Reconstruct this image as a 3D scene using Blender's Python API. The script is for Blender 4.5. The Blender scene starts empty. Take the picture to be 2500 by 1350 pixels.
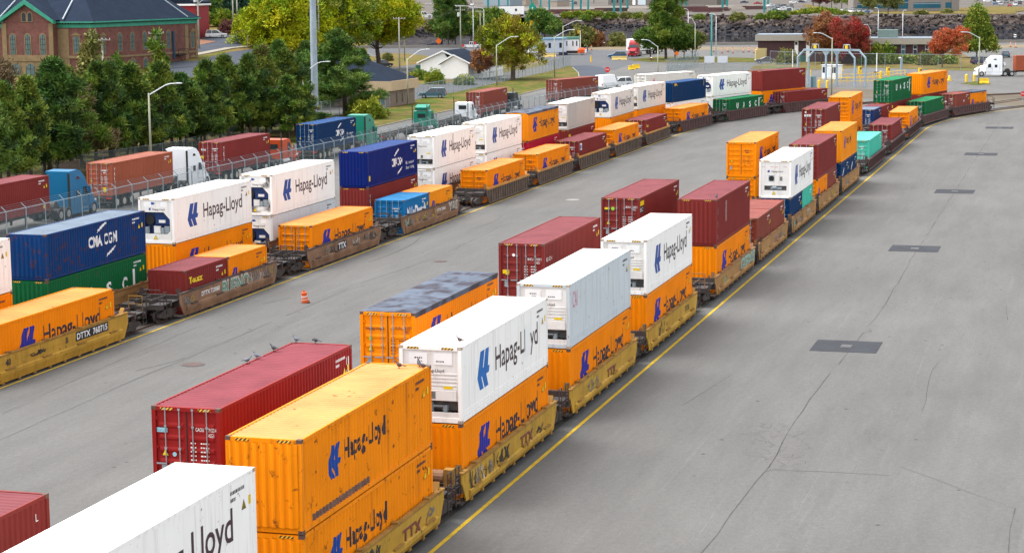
import bpy, bmesh, math, random
from math import sin, cos, pi, radians, hypot, atan2, sqrt, asin
from mathutils import Vector, Matrix, noise

# ---------------------------------------------------------------- camera, sky, sun, exposure
sc = bpy.context.scene
COL = sc.collection
F, PIT, ROLL, H = 4955.13, 0.145209, 0.009058, 19.549
cd = bpy.data.cameras.new("camera"); cam = bpy.data.objects.new("camera", cd); COL.objects.link(cam)
cd.sensor_width = 36; cd.lens = F / 2500 * 36; cd.clip_start = 1; cd.clip_end = 6000
_fw = Vector((0, cos(PIT), -sin(PIT))); _up = Vector((0, sin(PIT), cos(PIT))); _rt = Vector((1, 0, 0))
_m = Matrix((_rt, _up, -_fw)).transposed().to_4x4() @ Matrix.Rotation(-ROLL, 4, 'Z')
cam.matrix_world = Matrix.Translation((0, 0, H)) @ _m
sc.camera = cam
SUN_EL, SUN_AZ = radians(64), radians(163)      # azimuth of the direction the light comes FROM, counted from +X
w = bpy.data.worlds.new("World"); sc.world = w; w.use_nodes = True
nt = w.node_tree; bg = nt.nodes["Background"]
sky = nt.nodes.new("ShaderNodeTexSky"); sky.sky_type = 'NISHITA'; sky.sun_disc = False
sky.sun_elevation = SUN_EL; sky.sun_rotation = pi / 2 - SUN_AZ
sky.air_density = 1.0; sky.dust_density = 3.0; sky.ozone_density = 1.0
hs = nt.nodes.new("ShaderNodeHueSaturation"); hs.inputs["Saturation"].default_value = 0.16
nt.links.new(sky.outputs[0], hs.inputs["Color"]); nt.links.new(hs.outputs[0], bg.inputs[0])
bg.inputs[1].default_value = 0.15
sd = bpy.data.lights.new("sun", 'SUN'); sd.energy = 1.0; sd.angle = radians(55); sd.color = (1, 0.96, 0.90)
so = bpy.data.objects.new("sun", sd); COL.objects.link(so)
sv = Vector((cos(SUN_EL) * cos(SUN_AZ), cos(SUN_EL) * sin(SUN_AZ), sin(SUN_EL)))
so.rotation_euler = (-sv).to_track_quat('-Z', 'Y').to_euler(); so.location = (0, 0, 80)
vs = sc.view_settings; vs.view_transform = 'Standard'; vs.look = 'None'; vs.gamma = 1; vs.exposure = 1.7

# ---------------------------------------------------------------- where things stand
TH = radians(73.75); DV = Vector((cos(TH), sin(TH))); NV = Vector((DV.y, -DV.x)); O0 = Vector((-6.3, 58.8))
def P(s, n, z=0.0):                              # yard coordinates: s along the tracks, n to their right
    q = O0 + DV * s + NV * n
    return Vector((q.x, q.y, z))
def ray(u, v):
    a = (u - 1250) / F; b = (675 - v) / F
    cr, sr = cos(ROLL), sin(ROLL)
    a, b = a * cr + b * sr, -a * sr + b * cr
    return _fw + _rt * a + _up * b
def G(u, v, z=0.0):                              # survey: photo point to a point on level ground z
    d = ray(u, v); t = (z - H) / d.z
    return Vector((d.x * t, d.y * t, z))
def GD(u, v, y):                                 # photo point at a known distance
    d = ray(u, v); t = y / d.y
    return Vector((d.x * t, y, H + d.z * t))
HS = 0.067
def GH(u, v):                                    # photo point on the rising street at the far left
    d = ray(u, v); t = (H + HS * 330) / (HS * d.y - d.z)
    return Vector((d.x * t, d.y * t, H + d.z * t))
def hillz(x, y):
    r = x / max(y, 1); f = min(1, max(0, (-0.085 - r) / 0.04)); f = f * f * (3 - 2 * f)
    return HS * max(0, y - 330) * f
PZ = 5.2
TR = {'A': (0.0, 210, 106), 'B': (-4.8, 192, 234), 'C': (-29.25, 194, 146), 'D': (-33.45, 190, 142)}
def tpos(k, a, off=0.0):                         # on track k at arc length a, off metres right of its centre line
    kr, s0, R = TR[k]; kc = kr - 1.219
    if a <= s0: return P(a, kc + off), TH
    ph = (a - s0) / R; Rr = R - off
    return P(s0 + Rr * sin(ph), kc + R - Rr * cos(ph)), TH - ph
def tarc(k, s):
    kr, s0, R = TR[k]
    return s if s <= s0 else s0 + R * asin(min(1, (s - s0) / R))

# ---------------------------------------------------------------- materials
def lin(c):
    if isinstance(c, str):
        c = tuple(int(c[i:i + 2], 16) / 255 for i in (0, 2, 4))
        return tuple((x / 12.92 if x <= .04045 else ((x + .055) / 1.055) ** 2.4) for x in c)
    return c
MATS = {}
MATT = set('road_asphalt new_asphalt verge_grass dry_grass needle_litter pale_gravel far_yard gravel roof_slate dark_shingle roof_membrane dusty_ground brick_paving concrete track_grime dark_patch shore_rock tidal_weed_rock boulder wet_boulder pale_boulder pale_panel brick sandstone brown_brick kerb_concrete crack_sealant tyre_mark'.split())
def M(name, col, rough=.6, metal=0., var=.12, scale=1.5, rust=0., streak=0., spec=.3, rcol=(.085, .03, .012), scol=None, bump=0., bscale=8., col2=None, c2=(.45, .6), c2scale=1.):
    if name in MATS: return MATS[name]
    col = lin(col)
    if name in MATT: spec = .03
    m = bpy.data.materials.new(name); m.use_nodes = True; t = m.node_tree; N = t.nodes; L = t.links
    b = N["Principled BSDF"]; b.inputs["Roughness"].default_value = rough; b.inputs["Metallic"].default_value = metal
    b.inputs["Specular IOR Level"].default_value = spec
    tc = N.new("ShaderNodeTexCoord"); oi = N.new("ShaderNodeObjectInfo")
    mu = N.new("ShaderNodeMath"); mu.operation = 'MULTIPLY'; mu.inputs[1].default_value = 71.3; L.new(oi.outputs["Random"], mu.inputs[0])
    va = N.new("ShaderNodeVectorMath"); va.operation = 'ADD'; L.new(tc.outputs["Object"], va.inputs[0]); L.new(mu.outputs[0], va.inputs[1])
    def noi(sc_, det=3., vec=None, ro=.55):
        n = N.new("ShaderNodeTexNoise"); n.inputs["Scale"].default_value = sc_; n.inputs["Detail"].default_value = det; n.inputs["Roughness"].default_value = ro
        L.new(vec or va.outputs[0], n.inputs["Vector"]); return n.outputs["Fac"]
    def mr(src, a, b_, lo, hi):
        r = N.new("ShaderNodeMapRange"); r.inputs[1].default_value = a; r.inputs[2].default_value = b_; r.inputs[3].default_value = lo; r.inputs[4].default_value = hi
        L.new(src, r.inputs[0]); return r.outputs[0]
    def mix(f, a, c, mode='MIX'):
        x = N.new("ShaderNodeMixRGB"); x.blend_type = mode
        for i, q in ((0, f), (1, a), (2, c)):
            if hasattr(q, 'is_linked') or hasattr(q, 'links'): L.new(q, x.inputs[i])
            elif isinstance(q, (int, float)): x.inputs[i].default_value = q
            else: x.inputs[i].default_value = (*q[:3], 1)
        return x.outputs[0]
    cur = col
    if col2 is not None: cur = mix(mr(noi(c2scale, 4), c2[0], c2[1], 0, 1), cur, lin(col2))
    if var:
        g = mr(noi(scale, 5), .25, .75, 1 - var, 1 + var)
        cb = N.new("ShaderNodeCombineColor")
        for i in range(3): L.new(g, cb.inputs[i])
        cur = mix(1., cur, cb.outputs[0], 'MULTIPLY')
    if streak:
        mp = N.new("ShaderNodeMapping"); mp.inputs["Scale"].default_value = (4, 4, .22); L.new(va.outputs[0], mp.inputs[0])
        cur = mix(mr(noi(1.3, 5, mp.outputs[0]), .52, .8, 0, streak), cur, lin(scol) if scol else rcol)
    if rust:
        cur = mix(mr(noi(2.2, 8, None, .72), .66 - .12 * rust, .72 - .08 * rust, 0, .9), cur, rcol)
    if cur is col: b.inputs["Base Color"].default_value = (*col, 1)
    else: L.new(cur, b.inputs["Base Color"])
    if bump:
        bp = N.new("ShaderNodeBump"); bp.inputs["Strength"].default_value = bump; bp.inputs["Distance"].default_value = .1
        L.new(noi(bscale, 6), bp.inputs["Height"]); L.new(bp.outputs[0], b.inputs["Normal"])
    MATS[name] = m; return m
def hazard_mat():
    m = bpy.data.materials.new("hazard_tape"); m.use_nodes = True; t = m.node_tree; N = t.nodes; L = t.links; b = N["Principled BSDF"]
    tc = N.new("ShaderNodeTexCoord"); sx = N.new("ShaderNodeSeparateXYZ"); L.new(tc.outputs["Object"], sx.inputs[0])
    a = N.new("ShaderNodeMath"); a.operation = 'ADD'; L.new(sx.outputs[1], a.inputs[0]); L.new(sx.outputs[2], a.inputs[1])
    a2 = N.new("ShaderNodeMath"); a2.operation = 'ADD'; L.new(a.outputs[0], a2.inputs[0]); L.new(sx.outputs[0], a2.inputs[1])
    k = N.new("ShaderNodeMath"); k.operation = 'MULTIPLY'; k.inputs[1].default_value = 7.5; L.new(a2.outputs[0], k.inputs[0])
    f = N.new("ShaderNodeMath"); f.operation = 'FRACT'; L.new(k.outputs[0], f.inputs[0])
    g = N.new("ShaderNodeMath"); g.operation = 'GREATER_THAN'; g.inputs[1].default_value = .5; L.new(f.outputs[0], g.inputs[0])
    x = N.new("ShaderNodeMixRGB"); x.inputs[1].default_value = (.75, .42, .02, 1); x.inputs[2].default_value = (.02, .02, .02, 1); L.new(g.outputs[0], x.inputs[0]); L.new(x.outputs[0], b.inputs["Base Color"])
    return m
HAZ = hazard_mat()
def veil_mat(name, col, fac):                     # chain link wire: mostly air
    m = bpy.data.materials.new(name); m.use_nodes = True; t = m.node_tree; N = t.nodes; L = t.links
    b = N["Principled BSDF"]; b.inputs["Base Color"].default_value = (*col, 1); b.inputs["Roughness"].default_value = .5
    tr = N.new("ShaderNodeBsdfTransparent"); mx = N.new("ShaderNodeMixShader")
    tc = N.new("ShaderNodeTexCoord"); n = N.new("ShaderNodeTexNoise"); n.inputs["Scale"].default_value = 30; n.inputs["Detail"].default_value = 1
    L.new(tc.outputs["Object"], n.inputs["Vector"])
    r = N.new("ShaderNodeMapRange"); r.inputs[1].default_value = .3; r.inputs[2].default_value = .7; r.inputs[3].default_value = fac * .5; r.inputs[4].default_value = fac * 1.5
    L.new(n.outputs["Fac"], r.inputs[0]); L.new(r.outputs[0], mx.inputs[0]); L.new(tr.outputs[0], mx.inputs[1]); L.new(b.outputs[0], mx.inputs[2])
    L.new(mx.outputs[0], N["Material Output"].inputs[0]); return m
BLACK = M("black_rubber", (.018, .018, .02), .8, var=.2)
DARK = M("dark_steel", (.048, .040, .037), .7, var=.3, rust=.4)
def worn(m, a=.60, b_=.70):
    t = m.node_tree; N = t.nodes; L = t.links; tr = N.new("ShaderNodeBsdfTransparent"); mx = N.new("ShaderNodeMixShader"); tc = N.new("ShaderNodeTexCoord"); oi = N.new("ShaderNodeObjectInfo"); va = N.new("ShaderNodeVectorMath"); va.operation = 'MULTIPLY_ADD'
    va.inputs[1].default_value = (1, 1, .5); L.new(tc.outputs["Object"], va.inputs[0]); L.new(oi.outputs["Random"], va.inputs[2]); n = N.new("ShaderNodeTexNoise"); n.inputs["Scale"].default_value = 3.2; n.inputs["Detail"].default_value = 7; n.inputs["Roughness"].default_value = .75
    L.new(va.outputs[0], n.inputs["Vector"]); r = N.new("ShaderNodeMapRange"); r.inputs[1].default_value = a; r.inputs[2].default_value = b_; L.new(n.outputs["Fac"], r.inputs[0]); L.new(r.outputs[0], mx.inputs[0]); L.new(N["Principled BSDF"].outputs[0], mx.inputs[1]); L.new(tr.outputs[0], mx.inputs[2]); L.new(mx.outputs[0], N["Material Output"].inputs[0]); return m
GLASS = M("dark_glass", (.02, .028, .035), .08, spec=.6, var=0)
CHROME = M("bright_metal", (.42, .42, .43), .35, .7, var=.08)
GALV = M("galvanised_steel", (.27, .32, .35), .5, .25, var=.12)
WHITE = M("white_paint", (.78, .78, .77), .5, var=.05)
INK = M("dark_lettering", (.03, .022, .03), .6, var=.15)
INKR = M("brown_lettering", (.055, .028, .035), .6, var=.1)
INKW = M("white_lettering", (.75, .75, .75), .6, var=.1)
INKY = M("yellow_lettering", (.75, .55, .02), .6, var=.1)
LBLUE = M("logo_blue", (.003, .048, .27), .5, var=.1)
LSKY = M("logo_sky_blue", (.0, .12, .42), .5, var=.1)
LVIO = M("logo_violet_blue", (.02, .02, .26), .5, var=.1)
INKO = worn(M("worn_dark_lettering", (.035, .025, .03), .6, var=.2)); LVIO = worn(LVIO, .64, .72)
SIGNY = M("sign_yellow", (.72, .5, .0), .5, var=.05)
YPAINT = M("yellow_paint", (.72, .47, .02), .55, var=.12, rust=.2)
CASTW = M("stained_casting", (.40, .33, .26), .7, var=.4, scale=9, rust=.8)
CAST = M("worn_casting", (.10, .06, .045), .75, var=.4, scale=9, rust=.8)
CONC = M("concrete", (.22, .205, .185), .9, var=.12, scale=.6)

# ---------------------------------------------------------------- mesh helpers
class MB:
    def __init__(s): s.v = []; s.f = []; s.m = []; s.X = None
    def _a(s, pts):
        i = len(s.v)
        for p in pts:
            p = Vector(p); s.v.append(s.X @ p if s.X else p)
        return i
    def face(s, pts, m=0):
        i = s._a(pts); s.f.append(tuple(range(i, i + len(pts)))); s.m.append(m)
    def box(s, x0, x1, y0, y1, z0, z1, m=0):
        i = s._a([(x, y, z) for z in (z0, z1) for y in (y0, y1) for x in (x0, x1)])
        for q in ((0, 2, 3, 1), (4, 5, 7, 6), (0, 1, 5, 4), (2, 6, 7, 3), (0, 4, 6, 2), (1, 3, 7, 5)):
            s.f.append(tuple(i + k for k in q)); s.m.append(m)
        return s
    def cbox(s, c, dx, dy, dz, m=0): return s.box(c[0] - dx / 2, c[0] + dx / 2, c[1] - dy / 2, c[1] + dy / 2, c[2] - dz / 2, c[2] + dz / 2, m)
    def tube(s, p, q, r, r2=None, n=8, m=0, caps=True):
        p = Vector(p); q = Vector(q); r2 = r if r2 is None else r2
        d = (q - p).normalized(); a = d.orthogonal().normalized(); b = d.cross(a)
        i = s._a([c + (a * cos(2 * pi * k / n) + b * sin(2 * pi * k / n)) * rr for c, rr in ((p, r), (q, r2)) for k in range(n)])
        for k in range(n):
            s.f.append((i + k, i + (k + 1) % n, i + n + (k + 1) % n, i + n + k)); s.m.append(m)
        if caps:
            s.f.append(tuple(i + k for k in reversed(range(n)))); s.f.append(tuple(i + n + k for k in range(n))); s.m += [m, m]
        return s
    def path(s, pts, r, n=6, m=0):
        for a, b in zip(pts, pts[1:]): s.tube(a, b, r, n=n, m=m)
        return s
    def ext(s, out, a0, a1, axis='y', m=0, top=None):   # outline in the plane across axis, pushed from a0 to a1; top(p)->scale of a
        def mk(p, a):
            k = top(p) if top else 1
            return {'y': (p[0], a * k, p[1]), 'x': (a * k, p[0], p[1]), 'z': (p[0], p[1], a)}[axis]
        n = len(out); i = s._a([mk(p, a0) for p in out] + [mk(p, a1) for p in out])
        s.f.append(tuple(i + k for k in range(n))); s.f.append(tuple(i + n + k for k in reversed(range(n)))); s.m += [m, m]
        for k in range(n):
            s.f.append((i + (k + 1) % n, i + k, i + n + k, i + n + (k + 1) % n)); s.m.append(m)
        return s
    def loft(s, rings, m=0, caps=True):
        n = len(rings[0]); i = s._a([p for r in rings for p in r])
        for j in range(len(rings) - 1):
            for k in range(n):
                s.f.append((i + j * n + k, i + j * n + (k + 1) % n, i + (j + 1) * n + (k + 1) % n, i + (j + 1) * n + k)); s.m.append(m)
        if caps:
            s.f.append(tuple(i + k for k in reversed(range(n)))); e = i + (len(rings) - 1) * n
            s.f.append(tuple(e + k for k in range(n))); s.m += [m, m]
        return s
    def mesh(s, name, smooth=False, fix=True):
        me = bpy.data.meshes.new(name); me.from_pydata([tuple(v) for v in s.v], [], s.f)
        me.polygons.foreach_set("material_index", s.m)
        if fix and len(s.f) < 4000:
            b = bmesh.new(); b.from_mesh(me); bmesh.ops.recalc_face_normals(b, faces=b.faces); b.to_mesh(me); b.free()
        if smooth: me.polygons.foreach_set("use_smooth", [True] * len(me.polygons))
        me.update(); return me
def put(name, me, mats=None, parent=None, loc=None, rz=None):
    o = bpy.data.objects.new(name, me); COL.objects.link(o)
    if mats is not None:
        if not isinstance(mats, (list, tuple)): mats = [mats]
        while len(me.materials) < len(mats): me.materials.append(None)
        for i, m in enumerate(mats):
            o.material_slots[i].link = 'OBJECT'; o.material_slots[i].material = m
    if parent: o.parent = parent
    if loc is not None: o.location = loc
    if rz is not None: o.rotation_euler = (0, 0, rz)
    return o
CACHE = {}
def cached(key, fn):
    if key not in CACHE: CACHE[key] = fn()
    return CACHE[key]
def tag(o, label, cat, group=None):
    o['label'] = label; o['category'] = cat
    if group: o['group'] = group
    return o
def thing(name, label, cat, loc=(0, 0, 0), rz=0, group=None):
    o = bpy.data.objects.new(name, None); COL.objects.link(o); o.empty_display_size = .3
    o.location = loc; o.rotation_euler = (0, 0, rz)
    return tag(o, label, cat, group)
def struct(name, mb, mats, kind='structure', **k):
    o = put(name, mb.mesh(name, **k) if isinstance(mb, MB) else mb, mats); o['kind'] = kind; return o
def copy_tree(o, loc, rz, label, mats=None):
    def cp(q, par):
        c = q.copy(); COL.objects.link(c)
        if par: c.parent = par
        for ch in KIDS.get(q.name, []): cp(ch, c)
        return c
    KIDS = {}
    for q in list(COL.objects):
        if q.parent: KIDS.setdefault(q.parent.name, []).append(q)
    r = cp(o, None); r.location = loc; r.rotation_euler = (0, 0, rz); r['label'] = label
    return r
TXT = {}
def text_geo(s, bold=0.):
    k = (s, bold)
    if k not in TXT:
        cu = bpy.data.curves.new("t", 'FONT'); cu.body = s; cu.size = 1; cu.offset = bold; cu.space_character = 1.1 if bold > .02 else 1.0; cu.resolution_u = 3
        o = bpy.data.objects.new("t", cu); COL.objects.link(o)
        me = bpy.data.meshes.new_from_object(o.evaluated_get(bpy.context.evaluated_depsgraph_get()))
        vs_ = [tuple(v.co) for v in me.vertices]; fs = [tuple(p.vertices) for p in me.polygons]
        bpy.data.objects.remove(o); bpy.data.curves.remove(cu); bpy.data.meshes.remove(me)
        xs = [v[0] for v in vs_] or [0, 1]; x0, x1 = min(xs), max(xs)
        TXT[k] = ([((v[0] - x0) / max(x1 - x0, 1e-6), v[1] / .70) for v in vs_], fs)
    return TXT[k]
def poly_geo(pts): return ([tuple(p) for p in pts], [tuple(range(len(pts)))])
# two slanted strokes and their feet, as separate convex-ish pieces so that they fill cleanly
LOGO = ([(.27, 1), (0, .34), (.45, .55), (.61, 1), (.51, .54), (.87, .53), (.965, 1), (.69, 1), (1, .52), (.95, .35), (.72, .34), (.38, .33), (.32, .33), (.20, 0), (.50, 0), (.58, 0), (.89, .01)],
        [(0, 1, 2, 3), (4, 5, 6, 7), (2, 1, 12, 11, 10, 9, 8, 5, 4), (1, 13, 14, 12), (11, 15, 16, 10)])
def put_geo(name, geo, mat, parent, x, z, wx, hz, at, key, corr=None, shear=0.):
    """at(a,b,dep) -> local point for across a, up b; corr gives depth of a folded wall at a"""
    def mk():
        vs_, fs = geo
        b = bmesh.new(); V = [b.verts.new((x + p[0] * wx + p[1] * hz * shear, z + p[1] * hz, 0)) for p in vs_]
        for f in fs:
            try: b.faces.new([V[i] for i in f])
            except ValueError: pass
        if corr:
            xs = [v.co.x for v in b.verts]; lo, hi = min(xs), max(xs)
            for c in corr[1](lo, hi):
                bmesh.ops.bisect_plane(b, geom=b.verts[:] + b.edges[:] + b.faces[:], plane_co=(c, 0, 0), plane_no=(1, 0, 0))
        for v in b.verts: v.co = Vector(at(v.co.x, v.co.y, (corr[0](v.co.x) if corr else 0)))
        me = bpy.data.meshes.new(name); b.to_mesh(me); b.free(); me.materials.append(mat); return me
    me = cached(('geo', key, round(x, 3), round(z, 3), round(wx, 3), round(hz, 3), mat.name), mk)
    return put(name, me, [mat], parent)

# ---------------------------------------------------------------- containers
CW = 2.438; HW = CW / 2
def corr_side(L):
    x0 = -L / 2 + .17
    def dep(x):
        u = (x - x0) % .278
        if x < x0 or x > L / 2 - .17: return 0
        if u < .07: return 0
        if u < .138: return .038 * (u - .07) / .068
        if u < .21: return .038
        return .038 * (.278 - u) / .068
    def brk(lo, hi):
        r = []; k = math.floor((lo - x0) / .278) - 1
        while x0 + k * .278 < hi:
            r += [c for c in (x0 + k * .278 + q for q in (0, .07, .138, .21)) if lo + .004 < c < hi - .004]; k += 1
        return r
    return dep, brk
def PAINTS():
    def p(n, c, roof, rust=.15, streak=.12, rough=.5, var=.10):
        return (M(n + "_paint", c, rough, var=var, scale=.45, rust=rust * 1.15, streak=min(.45, streak * 1.7), spec=.06), M(n + "_roof_paint", roof, .65, var=.2, scale=.6, rust=rust * .6, spec=.08))  # roof colours blend real fading with brightness painted to suit the light above
    return {
        'orange': p("orange", (.80, .225, .003), (.50, .20, .055), .1, .04),
        'orange_worn': p("worn_orange", (.80, .235, .004), (.52, .22, .075), .5, .34),
        'amber': p("amber", (.77, .25, .008), (.49, .19, .045), .15, .08),
        'maroon': p("maroon", (.185, .027, .024), (.150, .040, .046), .1, .08),
        'maroon_red': p("red_maroon", (.245, .016, .016), (.170, .036, .046), .12, .06),
        'brown': p("brown_red", (.21, .052, .036), (.20, .062, .052), .25, .15),
        'triton': p("faded_red", (.31, .083, .045), (.24, .085, .058), .25, .2),
        'crimson': p("crimson", (.38, .012, .030), (.24, .024, .034), .1, .05),
        'navy': p("navy", (.005, .016, .13), (.02, .045, .15), .12, .08),
        'blue': p("steel_blue", (.004, .038, .145), (.12, .155, .20), .8, .3),
        'aplblue': p("plain_blue", (.003, .030, .10), (.012, .05, .15), .25, .1),
        'cyan': p("bright_blue", (.008, .14, .34), (.02, .13, .28), .35, .2),
        'green': p("green", (.006, .105, .035), (.012, .15, .06), .3, .12),
        'teal': p("teal", (.06, .45, .33), (.09, .40, .31), .2, .1),
        'white': p("container_white", (.84, .83, .80), (.76, .755, .725), .22, .16, .5, .04),
        'cream': p("container_cream", (.66, .63, .57), (.80, .78, .73), .25, .15, .5, .04),
        'grey': p("container_grey", (.52, .57, .60), (.74, .75, .74), .35, .18, .5, .05),
        'drab': p("container_drab", (.42, .40, .37), (.68, .67, .64), .2, .2, .5, .05),
    }
PT = PAINTS()
TARP = M("tarpaulin", (.075, .092, .125), .6, var=.2, scale=.6, spec=.1, col2=(.030, .026, .038), c2=(.46, .6), c2scale=.9)
DBLUE = M("unit_blue", (.008, .03, .12), .5, var=.2)
UNITW = M("unit_white", (.70, .69, .665), .5, var=.08, rust=.32, streak=.3, scol=(.32, .24, .16))
SOOT = M("sooty_white", (.70, .70, .68), .6, var=.05, col2=(.08, .075, .07), c2=(.50, .68), c2scale=1.1)
RECESS = M("recess_dark", (.15, .15, .15), .8, var=.5, scale=4)
SEAL = M("door_seal", (.02, .02, .02), .8, var=0)

def side_mesh(L, Hc, sgn):
    def mk():
        dep, brk = corr_side(L); xs = [-L / 2 + .12] + brk(-L / 2 + .13, L / 2 - .13) + [L / 2 - .12]
        b = MB(); n = len(xs)
        b._a([(x, sgn * (HW - .012 - dep(x)), z) for z in (.15, Hc - .09) for x in xs])
        for k in range(n - 1): b.f.append((k, k + 1, n + k + 1, n + k)); b.m.append(0)
        return b.mesh("side_wall", fix=False)
    return cached(('side', L, Hc, sgn), mk)
def roof_mesh(L, Hc, smooth):
    def mk():
        b = MB(); x0, x1 = -L / 2 + .1, L / 2 - .1; y0 = HW - .05
        if smooth:
            b.box(x0, x1, -y0, y0, Hc - .08, Hc - .012); return b.mesh("roof")
        xs, zs = [], []; n = int((x1 - x0) / .28); p = (x1 - x0) / n
        for k in range(n):
            for f, z in ((0, 0), (.34, 0), (.5, .024), (.84, .024)): xs.append(x0 + (k + f) * p); zs.append(Hc - .05 + z)
        xs.append(x1); zs.append(Hc - .05); m = len(xs)
        b._a([(x, y, z) for y in (-y0, y0) for x, z in zip(xs, zs)])
        for k in range(m - 1): b.f.append((k, k + 1, m + k + 1, m + k)); b.m.append(0)
        return b.mesh("roof", fix=False)
    return cached(('roof', L, Hc, smooth), mk)
def frame_mesh(L, Hc, reefer, casts=True):
    def mk():
        b = MB(); X = L / 2
        if casts:
            for sx in (-1, 1):
                for sy in (-1, 1):
                    for zz in (.061, Hc - .061): b.cbox((sx * (X - .086), sy * (HW - .078), zz), .178, .162, .118, 1)
        for sx in (-1, 1):
            for sy in (-1, 1):
                xa, xb = sorted((sx * X, sx * (X - .15))); ya, yb = sorted((sy * HW, sy * (HW - .14)))
                b.box(xa, xb, ya, yb, .1, Hc - .1)
            xa, xb = sorted((sx * (X - .004), sx * (X - .11)))
            b.box(xa, xb, -HW + .14, HW - .14, Hc - .15, Hc - .012); b.box(xa, xb, -HW + .14, HW - .14, .02, .2)
        for sy in (-1, 1):
            ya, yb = sorted((sy * (HW - .003), sy * (HW - .07)))
            b.box(-X + .15, X - .15, ya, yb, Hc - .115, Hc - .006)
            ya, yb = sorted((sy * (HW - .003), sy * (HW - .06)))
            b.box(-X + .15, X - .15, ya, yb, .03, .175)
            if reefer:
                for z in (.24, .32, .40):
                    ya, yb = sorted((sy * (HW + .004), sy * (HW - .04))); b.box(-X + .15, X - .15, ya, yb, z, z + .035)
        b.box(-X + .15, X - .15, -HW + .07, HW - .07, .1, .16)
        for k in range(12 if L > 8 else 6):
            x = -X + .5 + k * (L - 1) / (11 if L > 8 else 5); b.box(x - .04, x + .04, -HW + .07, HW - .07, .03, .1)
        return b.mesh("frame")
    return cached(('frame', L, Hc, reefer, casts), mk)
def front_mesh(Hc, sgn):
    def mk():
        dep, brk = corr_side(CW); ys = [-HW + .12] + brk(-HW + .14, HW - .14) + [HW - .12]; n = len(ys); b = MB()
        b._a([(sgn * (-.02 - dep(y) * 1.2), y, z) for z in (.19, Hc - .14) for y in ys])
        for k in range(n - 1): b.f.append((k, k + 1, n + k + 1, n + k)); b.m.append(0)
        return b.mesh("end_wall", fix=False)
    return cached(('front', Hc, sgn), mk)
def door_mesh(Hc, sgn):
    def mk():
        b = MB(); y0, y1 = sorted((sgn * .02, sgn * (HW - .15))); z0, z1 = .2, Hc - .16
        b.box(.075, .11, y0, y1, z0, z1)
        n = 5; a = (z1 - z0 - .5) / n
        for k in range(n):
            if Hc > 2.7 and k == n - 1 and False: continue
            z = z0 + .3 + k * a + .02; h = a * .5
            b.loft([[(.075, y0 + .07, z), (.075, y1 - .07, z), (.075, y1 - .07, z + h), (.075, y0 + .07, z + h)],
                    [(.04, y0 + .11, z + .07), (.04, y1 - .11, z + .07), (.04, y1 - .11, z + h - .07), (.04, y0 + .11, z + h - .07)]])
        for z in (z0 + .25, (z0 + z1) / 2, z1 - .3):
            yb = y1 if sgn > 0 else y0
            b.box(.03, .08, yb - .05, yb + .05, z, z + .1)
        return b.mesh("door")
    return cached(('door', Hc, sgn), mk)
def bar_mesh(Hc):
    def mk():
        b = MB(); b.tube((0, 0, .12), (0, 0, Hc - .05), .02, n=6)
        for z in (.16, .6, Hc * .5, Hc - .7, Hc - .12): b.box(-.022, .05, -.04, .04, z, z + .07)
        b.box(-.03, -.01, -.02, .34, .95, 1.0)
        return b.mesh("locking_bar")
    return cached(('bar', Hc), mk)
def cast_mesh():
    return cached('cast', lambda: MB().box(-.089, .089, -.081, .081, -.059, .059).mesh("corner_casting"))
def cone_sign(parent, at, x, z, h=.32):
    key = ('tri', id(at) if False else 0)
    o = put_geo("warning_sign", poly_geo([(0, 0), (1, 0), (.5, 1)]), INK, parent, x - .03, z - .02, h * 1.05 + .06, h + .05, at, ('tri0', parent['akey']))
    at2 = lambda a, b, d: at(a, b, d - .003)
    put_geo("triangle", poly_geo([(0, 0), (1, 0), (.5, 1)]), SIGNY, o, x, z, h * 1.05, h, at2, ('tri1', parent['akey']))
def stencil(parent, at, spec, mat, key, name="stencil_marks"):
    """small stencilled lines too fine to read: rows of short dashes"""
    def mk():
        rr = random.Random(key.__repr__()); b = MB()
        for (x, z, wd, hh) in spec:
            a = x
            while a < x + wd:
                q = min(rr.uniform(.03, .09), x + wd - a)
                b.face([at(a, z, 0), at(a + q, z, 0), at(a + q, z + hh, 0), at(a, z + hh, 0)]); a += q + .03
        return b.mesh(name)
    return put(name, cached(('sten', key, mat.name), mk), [mat], parent)
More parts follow.
